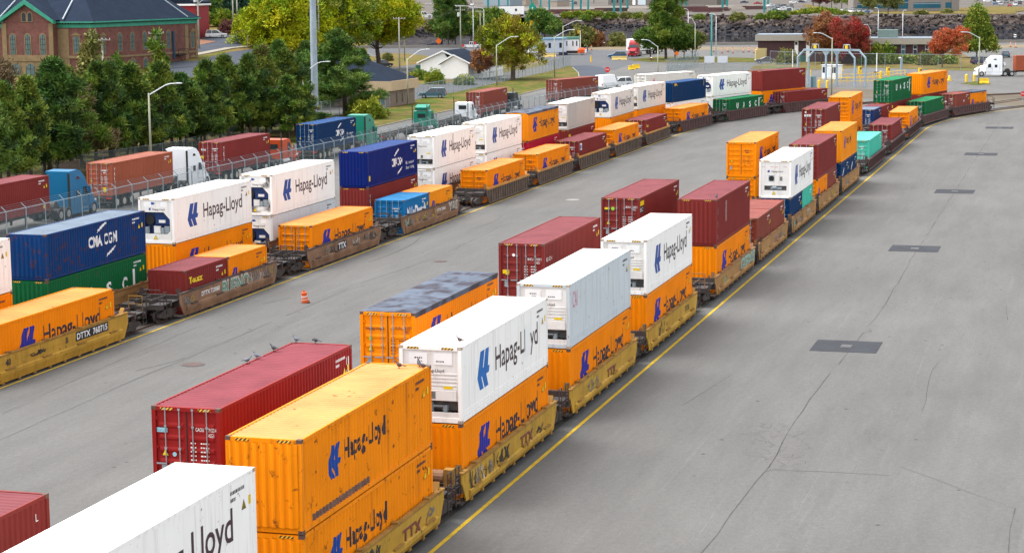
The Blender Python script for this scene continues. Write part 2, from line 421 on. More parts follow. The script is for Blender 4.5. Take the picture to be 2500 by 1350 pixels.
def reefer_end(t, L, Hc, kind, soot=False):
    X = -L / 2; W = SOOT if soot else UNITW
    b = MB(); 
    if kind == 'A':
        b.box(X + .04, X + .12, -HW + .14, HW - .14, 2.0, Hc - .15); b.box(X + .04, X + .12, -HW + .14, HW - .14, .2, .62)
        b.box(X + .04, X + .12, HW - .32, HW - .14, .62, 2.0); b.box(X + .04, X + .12, -HW + .14, -HW + .3, .62, 2.0)
        for q in ((1, 0), ): b.ext([(-HW + .3, 2.0), (-HW + .3, 1.55), (-HW + .72, 2.0)], X + .04, X + .12, 'x'); b.ext([(-HW + .3, .62), (-HW + .5, .62), (-HW + .3, .8)], X + .04, X + .12, 'x')
        put("end_panel", b.mesh("end_panel"), [W], t)
        u = MB(); u.box(X + .42, X + .46, -HW + .2, HW - .2, .6, 2.05); u.box(X + .2, X + .42, -HW + .3, .15, 1.2, 1.95); u.box(X + .28, X + .42, .2, HW - .3, 1.5, 1.98)
        cu = put("cooling_unit", u.mesh("cooling_unit"), [DBLUE], t)
        f = MB(); f.tube((X + .2, .55, 1.5), (X + .42, .55, 1.5), .33, n=20)
        put("fan", f.mesh("fan"), [BLACK], cu)
        f = MB(); f.box(X + .16, X + .3, -.55, -.1, 1.32, 1.5); f.box(X + .25, X + .4, -.15, .3, .64, 1.1)
        put("control_box", f.mesh("control_box"), [UNITW], cu)
        f = MB(); f.tube((X + .25, .75, .64), (X + .25, .75, 1.05), .16, n=12); f.tube((X + .22, -.35, .66), (X + .22, -.35, 1.0), .12, n=10); f.box(X + .2, X + .4, -.8, -.45, .66, 1.1)
        put("compressor", f.mesh("compressor"), [GALV], cu)
        at = lambda a, z, d: (X + .036 - .001 + d, HW - a, z)
        def ell():
            q = MB(); q.face([(X + .034, .28 + .19 * cos(k * pi / 8), 2.55 + .075 * sin(k * pi / 8)) for k in range(16)]); return q.mesh("oval_badge")
        put("oval_badge", cached(('ell', L), ell), [LBLUE], t)
        put_geo("lettering", text_geo("Hapag-Lloyd", .01), INKR, t, .95, 2.12, .85, .13, at, ('rl', L)); put_geo("logo", LOGO, LVIO, t, .70, 2.1, .15, .17, at, ('rlg', L))
        for y0, y1, z0, z1 in ((.35, .85, 2.32, 2.66), (-.75, -.3, 2.34, 2.66)): put("access_hatch", MB().box(X + .03, X + .05, y0, y1, z0, z1).mesh("access_hatch"), [WHITE], t)
        cone_sign(t, at, 1.0, .28, .24)
    elif kind == 'B':
        b.box(X + .06, X + .12, -HW + .14, HW - .14, .84, Hc - .15); b.box(X + .03, X + .12, -HW + .14, HW - .14, .14, .4)
        for z in (1.28, 1.4, 1.55, 1.68, 1.82): b.box(X + .035, X + .06, -HW + .2, HW - .2, z, z + .05)
        put("end_panel", b.mesh("end_panel"), [W], t)
        for y in (.12, -.85):
            g = MB(); g.box(X + .03, X + .06, y, y + .72, 2.2, 2.62); put("access_hatch", g.mesh("access_hatch"), [WHITE], t)
        u = MB(); u.box(X + .5, X + .52, -HW + .14, HW - .14, .4, .84); u.box(X + .2, X + .5, HW - .5, HW - .2, .42, .8)
        cu = put("cooling_unit", u.mesh("cooling_unit"), [RECESS], t)
        f = MB(); f.tube((X + .25, .1, .42), (X + .25, .1, .78), .14, n=12); f.tube((X + .25, -.5, .60), (X + .25, .1, .60), .05, n=8); f.tube((X + .25, -.5, .42), (X + .25, -.5, .66), .11, n=10); put("compressor", f.mesh("compressor"), [GALV], cu)
        f = MB(); f.box(X - .01, X + .06, -HW + .22, .2, .86, 1.24); cb = put("control_box", f.mesh("control_box"), [UNITW], t)
        f = MB(); f.box(X - .016, X - .01, -.2, .02, .92, 1.2); put("display", f.mesh("display"), [RECESS], cb)
        at = lambda a, z, d: (X + .025 + d, HW - a, z)
        put_geo("yellow_plate", poly_geo([(0, 0), (1, 0), (1, 1), (0, 1)]), SIGNY, t, 1.72, 1.3, .36, .1, at, ('yp', L))
        put_geo("lettering", text_geo("Hapag-Lloyd", .01), INKR, t, .95, 1.92, .8, .12, at, ('rlb', L))
        stencil(t, at, [(1.45, 2.3, .3, .05), (.6, 2.42, .3, .05), (.7, 2.3, .2, .04), (1.75, 1.1, .3, .03), (1.75, 1.0, .25, .03)], INK, ('rb', L))
    else:
        b.box(X + .04, X + .12, -HW + .14, HW - .14, .95, Hc - .15); b.box(X + .04, X + .12, -HW + .14, HW - .14, .14, .6)
        b.box(X + .04, X + .12, HW - .4, HW - .14, .6, .95); b.box(X + .04, X + .12, -HW + .14, -HW + .35, .6, .95)
        put("end_panel", b.mesh("end_panel"), [UNITW], t)
        f = MB(); f.box(X + .03, X + .05, .06, .5, 1.28, 1.75); q = put("fan_plate", f.mesh("fan_plate"), [GALV], t)
        f = MB(); f.tube((X + .02, .28, 1.51), (X + .05, .28, 1.51), .2, n=16); put("fan", f.mesh("fan"), [BLACK], q)
        f = MB(); f.box(X + .02, X + .05, -.55, -.35, 1.35, 1.65); put("display", f.mesh("display"), [RECESS], t)
        u = MB(); u.box(X + .3, X + .32, -HW + .3, HW - .3, .58, .98); cu = put("cooling_unit", u.mesh("cooling_unit"), [RECESS], t)
        f = MB(); f.tube((X + .2, -.5, .75), (X + .2, .35, .75), .12, n=12); f.tube((X + .16, -.1, .8), (X + .16, .2, .8), .15, n=12); put("compressor", f.mesh("compressor"), [GALV], cu)
        at = lambda a, z, d: (X + .034 + d, HW - a, z)
        put_geo("lettering", text_geo("Hapag-Lloyd", .01), INKR, t, .95, 1.98, .85, .13, at, ('rlc', L)); put_geo("logo", LOGO, LVIO, t, .62, 1.96, .2, .17, at, ('rlgc', L))
        stencil(t, at, [(.2, 2.35, .25, .035), (.85, 2.36, .25, .035), (1.2, 2.36, .22, .035), (1.85, 2.38, .25, .035)], M("red_marks", (.5, .02, .03)), ('rc1', L))
        cone_sign(t, at, 1.0, .28, .24)
def container(name, label, x, y, z, rz, L=12.192, Hc=2.896, colour='orange', end='door', side=None, group=None, near=False, soot=False, eid=None, vid=None, marks=True, tarp=False, brand=None):
    kind = 'refrigerated container' if end.startswith('reefer') else 'container'
    t = thing(name, label, kind, (x, y, z), rz, group); t['akey'] = str((L, Hc, end))
    paint, roofp = PT[colour]; reefer = end.startswith('reefer'); X = -L / 2
    put("frame", frame_mesh(L, Hc, reefer, not near), [paint] if near else [paint, CASTW if reefer else CAST], t)
    for sg in (-1, 1):
        if reefer:
            me = cached(('rs', L, Hc, sg), lambda: MB().box(-L / 2 + .12, L / 2 - .12, min(sg * (HW - .008), sg * (HW - .06)), max(sg * (HW - .008), sg * (HW - .06)), .15, Hc - .08).mesh("side_wall"))
        else: me = side_mesh(L, Hc, sg)
        put("side_wall", me, [paint], t)
    if tarp:
        b = MB(); n = 30; q = []
        for k in range(n + 1):
            xx = -L / 2 + .08 + k * (L - .16) / n; s_ = .02 * sin(k * 2.1) + (.045 if k % 3 == 1 else 0)
            q.append([(xx, -HW - .008, Hc - .22), (xx, -HW - .008, Hc - .0), (xx, -.5, Hc + .02 + s_), (xx, .5, Hc + .03 - s_), (xx, HW + .008, Hc - .0), (xx, HW + .008, Hc - .22)])
        b.loft(q); put("tarpaulin", b.mesh("tarpaulin"), [TARP], t)
    else: put("roof", roof_mesh(L, Hc, reefer), [roofp], t)
    put("end_wall", front_mesh(Hc, -1), [paint], t, (L / 2, 0, 0))
    if near:
        for sx in (-1, 1):
            for sy in (-1, 1):
                for zz in (.061, Hc - .061): put("corner_casting", cast_mesh(), [CASTW if reefer else CAST], t, (sx * (L / 2 - .086), sy * (HW - .078), zz))
    ate = lambda a, zz, d: (X + .012 + d, HW - a, zz)        # flat marks on the end
    if end == 'door':
        ate = lambda a, zz, d: (X + .034 + d, HW - a, zz)
        for sg in (1, -1):
            dr = put("door", door_mesh(Hc, sg), [paint], t, (X, 0, 0))
            for yy in (.24, .74): put("locking_bar", bar_mesh(Hc), [GALV if near or colour not in ('orange', 'amber') else paint], dr, (.015, sg * yy, 0))
        put("door_seal", cached(('seal', Hc), lambda: MB().box(.06, .1, -.018, .018, .2, Hc - .16).mesh("door_seal")), [SEAL], t, (X, 0, 0))
    elif end == 'front': put("end_wall", front_mesh(Hc, 1), [paint], t, (X, 0, 0))
    else: reefer_end(t, L, Hc, end[-1], soot)
    def hz():
        b = MB()
        return b.box(X - .003, X + .003, .45, .9, Hc - .12, Hc - .04).mesh("hazard_stripe")
    def hz2(): return MB().box(X - .003, X + .003, -.9, -.45, Hc - .12, Hc - .04).mesh("hazard_stripe")
    if Hc > 2.7 and marks:
        put("hazard_stripe", cached(('hz', L, Hc), hz), [HAZ], t); put("hazard_stripe", cached(('hz2', L, Hc), hz2), [HAZ], t)
    dep, brk = corr_side(L); cr = None if reefer else (dep, brk)
    ats = (lambda a, zz, d: (a, -(HW - .004), zz)) if reefer else (lambda a, zz, d: (a, -(HW - .007 - d), zz))
    ck = (L, Hc, reefer)
    for s in side or []:
        if s[0] == 'hapag':
            _, lmat, tmat, big = s
            if L < 8: put_geo("logo", LOGO, lmat, t, X + .55, .75, .85, 1.05, ats, ('lg', ck), cr); put_geo("lettering", text_geo("Hapag-Lloyd", .012), tmat, t, X + 1.6, 1.0, 3.4, .62, ats, ('hl', ck), cr)
            elif big: put_geo("logo", LOGO, lmat, t, X + 2.0, .82, 1.6, 1.48, ats, ('lg', ck), cr); put_geo("lettering", text_geo("Hapag-Lloyd", .012), tmat, t, X + 4.4, 1.22, 6.2, .92, ats, ('hl', ck), cr)
            else: put_geo("logo", LOGO, lmat, t, X + 2.2, 1.1, 1.05, 1.05, ats, ('lg', ck), cr); put_geo("lettering", text_geo("Hapag-Lloyd", .03), tmat, t, X + 3.6, 1.48, 3.8, .62, ats, ('hl', ck), cr)
        elif s[0] == 'swoosh':
            _, x0, z0, wx, hh, flip = s
            pts = [(0, 0), (.12, .28), (.45, .62), (.8, .85), (1, 1), (.95, .72), (.6, .45), (.3, .2)]
            if flip: pts = [(1 - a, 1 - b) for a, b in pts]
            put_geo("logo", poly_geo(pts), INKW, t, x0, z0, wx, hh, ats, ('sw', flip, ck), cr)
        elif s[0] == 'rect':
            _, x0, z0, wx, hh, mm = s; put_geo("panel_mark", poly_geo([(0, 0), (1, 0), (1, 1), (0, 1)]), mm, t, x0, z0, wx, hh, (lambda a, zz, d: Vector(ats(a, zz, d)) - Vector((0, (.004 if mm.name == 'white_patch' else -.0015), 0))), ('rc', ck), cr)
        elif s[0] == 'vert':
            _, txt, x0, ztop, hh, mm = s
            for i, chh in enumerate(txt):
                if chh != ' ': put_geo("lettering", text_geo(chh), mm, t, x0, ztop - (i + 1) * hh * 1.25, hh * .62 if chh not in 'I1' else hh * .2, hh, ats, ('v', chh, ck))
        else:
            _, txt, x0, z0, wx, hh, mm, bold = s; put_geo("lettering", text_geo(txt, bold), mm, t, x0, z0, wx, hh, ats, ('t', txt, bold, ck), cr)
    dark = colour in ('orange', 'amber', 'orange_worn', 'white', 'cream', 'grey', 'drab')
    ink = INK if dark else INKW
    if marks:
        e2 = L / 2
        stencil(t, ats, [(e2 - 1.7, Hc - .42, .95, .10), (e2 - 1.7, Hc - .62, .35, .10)], ink, ('ms', ck))
        put_geo("yellow_plate", poly_geo([(0, 0), (1, 0), (1, 1), (0, 1)]), SIGNY, t, e2 - .5, Hc - .95, .16, .26, ats, ('ypl', ck))
        cone_sign(t, ats, e2 - .95, Hc - .98, .24)
        if end == 'front':
            cone_sign(t, ate, .85, Hc - .88, .26)
            if not vid: stencil(t, ate, [(1.82, Hc - .45 - k * .13, .05, .09) for k in range(11)], ink, ('vs', L, Hc))
        if end == 'door':
            if eid is None: stencil(t, ate, [(1.42, Hc - .72, .62, .10), (1.62, Hc - .9, .25, .09)], ink, ('e1', L, Hc))
            stencil(t, ate, [(1.36, Hc - 1.22 - k * .14, .2, .045) for k in range(5)] + [(1.72, Hc - 1.22 - k * .14, .3, .045) for k in range(5)], ink, ('e2', L, Hc))
            cone_sign(t, ate, .34, Hc - 1.65, .2)
            put_geo("data_plate", poly_geo([(0, 0), (1, 0), (1, 1), (0, 1)]), GALV, t, .3, .62, .2, .3, ate, ('dp', L, Hc))
    for (txt, a, zz, wx, hh, mm) in eid or []: put_geo("lettering", text_geo(txt), mm, t, a, zz, wx, hh, ate, ('eid', txt, end, L))
    if vid:
        for i, chh in enumerate(vid[0]):
            if chh != ' ': put_geo("lettering", text_geo(chh), ink if len(vid) < 2 else vid[1], t, 1.86, Hc - .42 - i * .155, .075 if chh not in 'I1' else .03, .115, ate, ('vid', chh, end, L))
    for bm_ in brand or []:
        bm_(t, ate, ats)
    return t

# ---------------------------------------------------------------- well cars
CARP = {
    'yellow': (M("car_yellow", (.42, .245, .035), .65, var=.22, scale=.7, rust=.55, streak=.55, scol=(.13, .085, .04), spec=.1), M("car_yellow_dark", (.28, .155, .04), .7, var=.3, rust=.7, spec=.1)),
    'tan': (M("car_tan", (.33, .18, .065), .7, var=.2, scale=.6, rust=.5, streak=.45, scol=(.14, .085, .05), spec=.1), M("car_tan_dark", (.24, .12, .045), .7, var=.2, rust=.5)),
    'rust': (M("car_rust", (.22, .128, .078), .8, var=.35, scale=.9, rust=.5, streak=.4, scol=(.065, .04, .03), spec=.1), M("car_rust_dark", (.065, .045, .04), .8, var=.3)),
    'amber_top': (M("car_grimy", (.105, .077, .060), .8, var=.3, rust=.4), M("car_amber_rail", (.42, .20, .04), .65, var=.3, scale=1, rust=.7)),
    'brown': (M("car_brown", (.088, .046, .044), .75, var=.25, rust=.3, streak=.2, scol=(.12, .075, .07)), M("car_brown_rail", (.085, .045, .045), .75, var=.3, rust=.4)),
}
GRATE = M("walkway_grating", (.05, .045, .045), .7, var=.3, scale=6)
def bogie_mesh():
    def mk():
        b = MB()
        for y in (-.98, .98):
            b.ext([(-1.25, .42), (-1.25, .62), (-.5, .72), (.5, .72), (1.25, .62), (1.25, .42), (.5, .25), (-.5, .25)], y - .07, y + .07)
        b.box(-.25, .25, -1.1, 1.1, .5, .8)
        return b.mesh("bogie")
    return cached('bogie', mk)
def wheel_mesh():
    return cached('rwheel', lambda: MB().tube((0, -.07, 0), (0, .07, 0), .43, n=18).tube((0, .07, 0), (0, .1, 0), .2, n=10).mesh("wheel", smooth=False))
def sill_mesh(hs, hp, style, sg, low=False):
    """one long side of the well: deep plate, rising at its ends, with its flange, folds or ribs"""
    def mk():
        b = MB(); yo = 1.47; ribbed = style in ('brown', 'amber_top'); zt = 1.46; zb = (.10 if ribbed else .13) if low else (.30 if ribbed else .34)
        out = [(-hs, zb + .75), (-hs + .5, zb), (hs - .5, zb), (hs, zb + .75), (hs, zt), (-hs, zt)]
        a, c = sorted((sg * (yo - .12), sg * (yo - .06)))
        b.ext(out, a, c)
        if ribbed:
            a, c = sorted((sg * (yo - .14), sg * (yo + .03))); b.box(-hs, hs, a, c, zt - .16, zt + .02, 1)
            a, c = sorted((sg * (yo - .10), sg * (yo + .01))); b.box(-hs + .5, hs - .5, a, c, zb - .02, zb + .12)
            n = int(2 * hs / .78)
            for k in range(n + 1):
                x = -hs + .52 + k * (2 * hs - 1.04) / n
                a, c = sorted((sg * (yo - .07), sg * yo)); b.box(x - .05, x + .05, a, c, zb + .12, zt - .16)
        else:
            a, c = sorted((sg * (yo - .2), sg * (yo - .02))); b.box(-hs, hs, a, c, zt - .02, zt + .06, 1)
            b.ext([(-hs + .3, zt - .05), (hs - .3, zt - .05), (hs - .3, zt - .38), (-hs + .3, zt - .38)], min(sg * (yo - .08), sg * (yo - .045)), max(sg * (yo - .08), sg * (yo - .045)))
            b.loft([[(x, sg * (yo - .07), .72), (x, sg * (yo + .02), .66), (x, sg * (yo + .02), .5), (x, sg * (yo - .07), zb)] for x in (-hs + .8, hs - .8)])
            for k in range(4):
                x = -hs * .75 + k * hs * .5
                b.box(x - .45, x + .45, min(sg * (yo - .06), sg * (yo + .05)), max(sg * (yo - .06), sg * (yo + .05)), .70, .76, 1)
                b.box(x - .12, x + .12, min(sg * (yo - .22), sg * (yo - .0)), max(sg * (yo - .22), sg * yo), zt + .062, zt + .13, 1)
            for k in range(9):
                x = -hs * .85 + k * hs * .2125; b.box(x - .1, x + .1, min(sg * (yo - .1), sg * (yo + .0)), max(sg * (yo - .1), sg * yo), zb - .07, zb + .02, 1)
        return b.mesh("side_sill")
    return cached(('sill', hs, style in ('brown', 'amber_top'), sg, low), mk)
def platform_mesh(hs, hp):
    def mk():
        b = MB(); x0, x1 = hs - .25, hp
        b.box(x0, x1, -.35, .35, .78, 1.12)                       # centre sill
        b.box(x0, x0 + .22, -1.36, 1.36, .72, 1.42)               # bulkhead beam
        b.box(x0 + .22, x1 - .1, -1.3, -.45, 1.12, 1.17, 1); b.box(x0 + .22, x1 - .1, .45, 1.3, 1.12, 1.17, 1)
        b.box(x1 - .22, x1 - .08, -1.38, 1.38, .9, 1.10)
        if hp - hs > 1.6:
            xm = (x0 + x1) / 2; b.box(xm - .1, xm + .1, -1.34, 1.34, .95, 1.3); b.box(x0 + .3, x1 - .3, -.5, -.4, 1.18, 1.4); b.box(x0 + .3, x1 - .3, .4, .5, 1.18, 1.4)
        b.box(x1 - .1, x1 + .3, -.14, .14, .66, .92)              # coupler
        for y in (-1.2, 1.2): b.ext([(x0 + .05, 1.42), (x0 + .05, 1.78), (x0 - .22, 1.46)], y - .12, y + .12, m=2)
        return b.mesh("end_platform")
    return cached(('plat', hs, hp), mk)
def ladder_mesh():
    def mk():
        b = MB()
        for x in (-.2, .2): b.tube((x, 0, .45), (x, 0, 1.9), .025, n=5)
        for k in range(4): b.tube((-.2, 0, .55 + k * .3), (.2, 0, .55 + k * .3), .02, n=5)
        b.tube((-.2, 0, 1.9), (.2, 0, 1.9), .025, n=5)
        return b.mesh("ladder")
    return cached('ladder', mk)
def rail_mesh():
    def mk():
        b = MB(); b.path([(0, -1.2, 1.15), (0, -1.2, 2.05), (0, -.35, 2.05), (0, -.35, 1.15)], .028, n=5); b.tube((0, -1.2, 1.6), (0, -.35, 1.6), .02, n=5)
        return b.mesh("handrail")
    return cached('hrail', mk)
def graffiti(parent, yo, x0, x1, z0, z1, seed, cols, word=None):
    rr = random.Random(seed); at = lambda a, zz, d: (a, -yo, zz)
    if word:
        put_geo("graffiti", text_geo(word, .07), cols[0], parent, x0, z0, x1 - x0, (z1 - z0), lambda a, zz, d: (a, -yo + .002, zz), ('gr0', word), None, .15)
        put_geo("graffiti", text_geo(word, .0), cols[1], parent, x0 + .05, z0 + .05, x1 - x0 - .1, (z1 - z0) * .85, lambda a, zz, d: (a, -yo - .003, zz), ('gr1', word), None, .15)
        return
    b = MB(); n = int((x1 - x0) / .35)
    for k in range(n):
        cx = x0 + (k + .5) * (x1 - x0) / n; pts = []; s = rr.uniform(-.25, .25)
        for j in range(7):
            pts.append((cx + rr.uniform(-.3, .3) + s * (j - 3) * .1, rr.uniform(z0, z1)))
        m = rr.randrange(len(cols)); wd = rr.uniform(.03, .08)
        for (a, c), (e, f) in zip(pts, pts[1:]):
            dx, dz = e - a, f - c; l = hypot(dx, dz) or 1; ox, oz = -dz / l * wd / 2, dx / l * wd / 2; y = -yo - .002 - .0006 * (k % 5) - .0001 * m
            b.face([(a - ox, y, c - oz), (e - ox, y, f - oz), (e + ox, y, f + oz), (a + ox, y, c + oz)], m)
    put("graffiti", b.mesh("graffiti", fix=False), cols, parent)
GR = {k: M("spray_" + k, c, .6, var=.2, scale=4) for k, c in dict(white=(.42, .40, .36), black=(.03, .03, .03), green=(.03, .22, .15), mint=(.22, .42, .34), rose=(.30, .13, .16), gold=(.45, .30, .04), grey=(.20, .19, .18), maroon=(.17, .04, .03)).items()}
CAR_N = [0]
def well_car(label, k, s, style, pitch, far_end=False, gfx=(), name="well_car", ladder=True, detail=True, drum=False, group=None):
    p, yaw = tpos(k, tarc(k, s))
    short = pitch < 17; ribbed = style in ('brown', 'amber_top')
    hs = 6.75 if short else (7.3 if pitch < 21 else 8.3); hp = pitch / 2 - .12; bx = pitch / 2 if short else hs + .9
    t = thing(name, label, "rail car", p, yaw, group)
    body, trim = CARP[style]
    for sg in (-1, 1): put("side_sill", sill_mesh(hs, hp, style, sg, k == 'C'), [body, trim], t)
    fz = .03 if k == 'C' else .22; fl = cached(('floor', hs, fz), lambda: MB().box(-hs + .2, hs - .2, -1.3, 1.3, fz, fz + .06).mesh("well_floor")); put("well_floor", fl, [DARK], t)
    for sg, rz in ((1, 0), (-1, pi)):
        e = put("end_platform", platform_mesh(hs, hp), [DARK if style != 'yellow' else CARP['rust'][1], GRATE, trim], t, (0, 0, 0), rz)
        if ladder and detail:
            put("ladder", ladder_mesh(), [DARK], t, (sg * (hp - .35), -1.42, 0))
            if not short: put("handrail", rail_mesh(), [trim if style != 'rust' else DARK], t, (sg * (hp - .15), 0, 0))
    for sg in ((-1, 1) if (far_end or not short) else (-1,)):
        bo = put("bogie", bogie_mesh(), [DARK], t, (sg * bx, 0, 0))
        if detail:
            for xx in (-.88, .88):
                for yy in (-.75, .75): put("wheel", wheel_mesh(), [DARK], bo, (xx, yy, .45))
    if drum:
        b = MB().tube((-hs - .55, -.9, 1.5), (-hs - .55, .7, 1.5), .24, n=12); put("air_reservoir", b.mesh("air_reservoir"), [CARP['rust'][0]], t)
        b = MB().box(-hs - .75, -hs - .35, -1.25, -.92, 1.17, 1.8); put("brake_box", b.mesh("brake_box"), [trim], t)
    for g in gfx:
        if g[0] == 'plate':
            _, txt, x0, z0, wx, hh, bgm, inkm = g
            if bgm: put_geo("plate", poly_geo([(0, 0), (1, 0), (1, 1), (0, 1)]), bgm, t, x0 - .12, z0 - .08, wx + .24, hh + .16, lambda a, zz, d: (a, -1.432, zz), ('gp', txt))
            put_geo("lettering", text_geo(txt, .02), inkm, t, x0, z0, wx, hh, lambda a, zz, d: (a, -1.436, zz), ('gt', txt))
        else: graffiti(t, 1.434 if not ribbed else 1.475, *g[1:])
    return t

# ---------------------------------------------------------------- the trains: every stack, bottom first
VI = INK
def HB(big=True, lm=LVIO, tm=INKO): return [('hapag', lm, tm, big)]
WH = [('hapag', LBLUE, INKR, True)]
def doormarks(*a): return list(a)
def lower(colour, label, **k): return dict(colour=colour, label=label, **k)
def wordmark_end(txt, a, z, wx, h, mm, bold=.02):
    return lambda t, ate, ats: put_geo("lettering", text_geo(txt, bold), mm, t, a, z, wx, h, ate, ('we', txt, bold, t['akey']))
def round_badge(a, z, r, mm):
    g = poly_geo([(.5 + .5 * cos(q * pi / 8), .5 + .5 * sin(q * pi / 8)) for q in range(16)])
    return lambda t, ate, ats: put_geo("badge", g, mm, t, a, z, r, r, ate, ('rb', r, t['akey']))
def plate(a, z, wx, h, mm):
    g = poly_geo([(0, 0), (1, 0), (1, 1), (0, 1)])
    return lambda t, ate, ats: put_geo("label_plate", g, mm, t, a, z, wx, h, ate, ('lp', t['akey']))
LIME = M("lime_sticker", (.25, .55, .05), .5, var=0); SKYB = M("pale_blue_sticker", (.25, .5, .6), .5, var=0); MAGENT = M("faded_magenta_lettering", (.5, .12, .22), .6, var=0); CREAMY = M("cream_letter", (.62, .58, .5), .6, var=0)
VERTW = lambda txt, x0=None: ('vert', txt, -5.75 if x0 is None else x0, 2.4, .26, INKW)
def CMA(L=12.192, eco=False):
    r = [('text', 'CMA CGM', -1.1 if not eco else -.3, 1.18, 3.5 if not eco else 2.6, .62, INKW, .03), ('swoosh', -.1 if not eco else .3, 1.95, 1.3 if not eco else 1.1, .62, False), ('swoosh', 1.0, .42, 1.2, .55, True)]
    if eco: r += [('text', 'Eco container', 3.2, 1.08, 2.0, .26, INKW, 0), ('text', 'Smart tracking', 3.2, .66, 2.0, .26, INKW, 0)]
    return r
def UASC(z=.6): return [('text', ch_, x_, z, .62, .75, INKW, .03) for ch_, x_ in (('U', -3.5), ('A', -1.3), ('S', .9), ('C', 2.9))] + [('rect', 4.3, z - .15, .28, 1.25, INKW)]
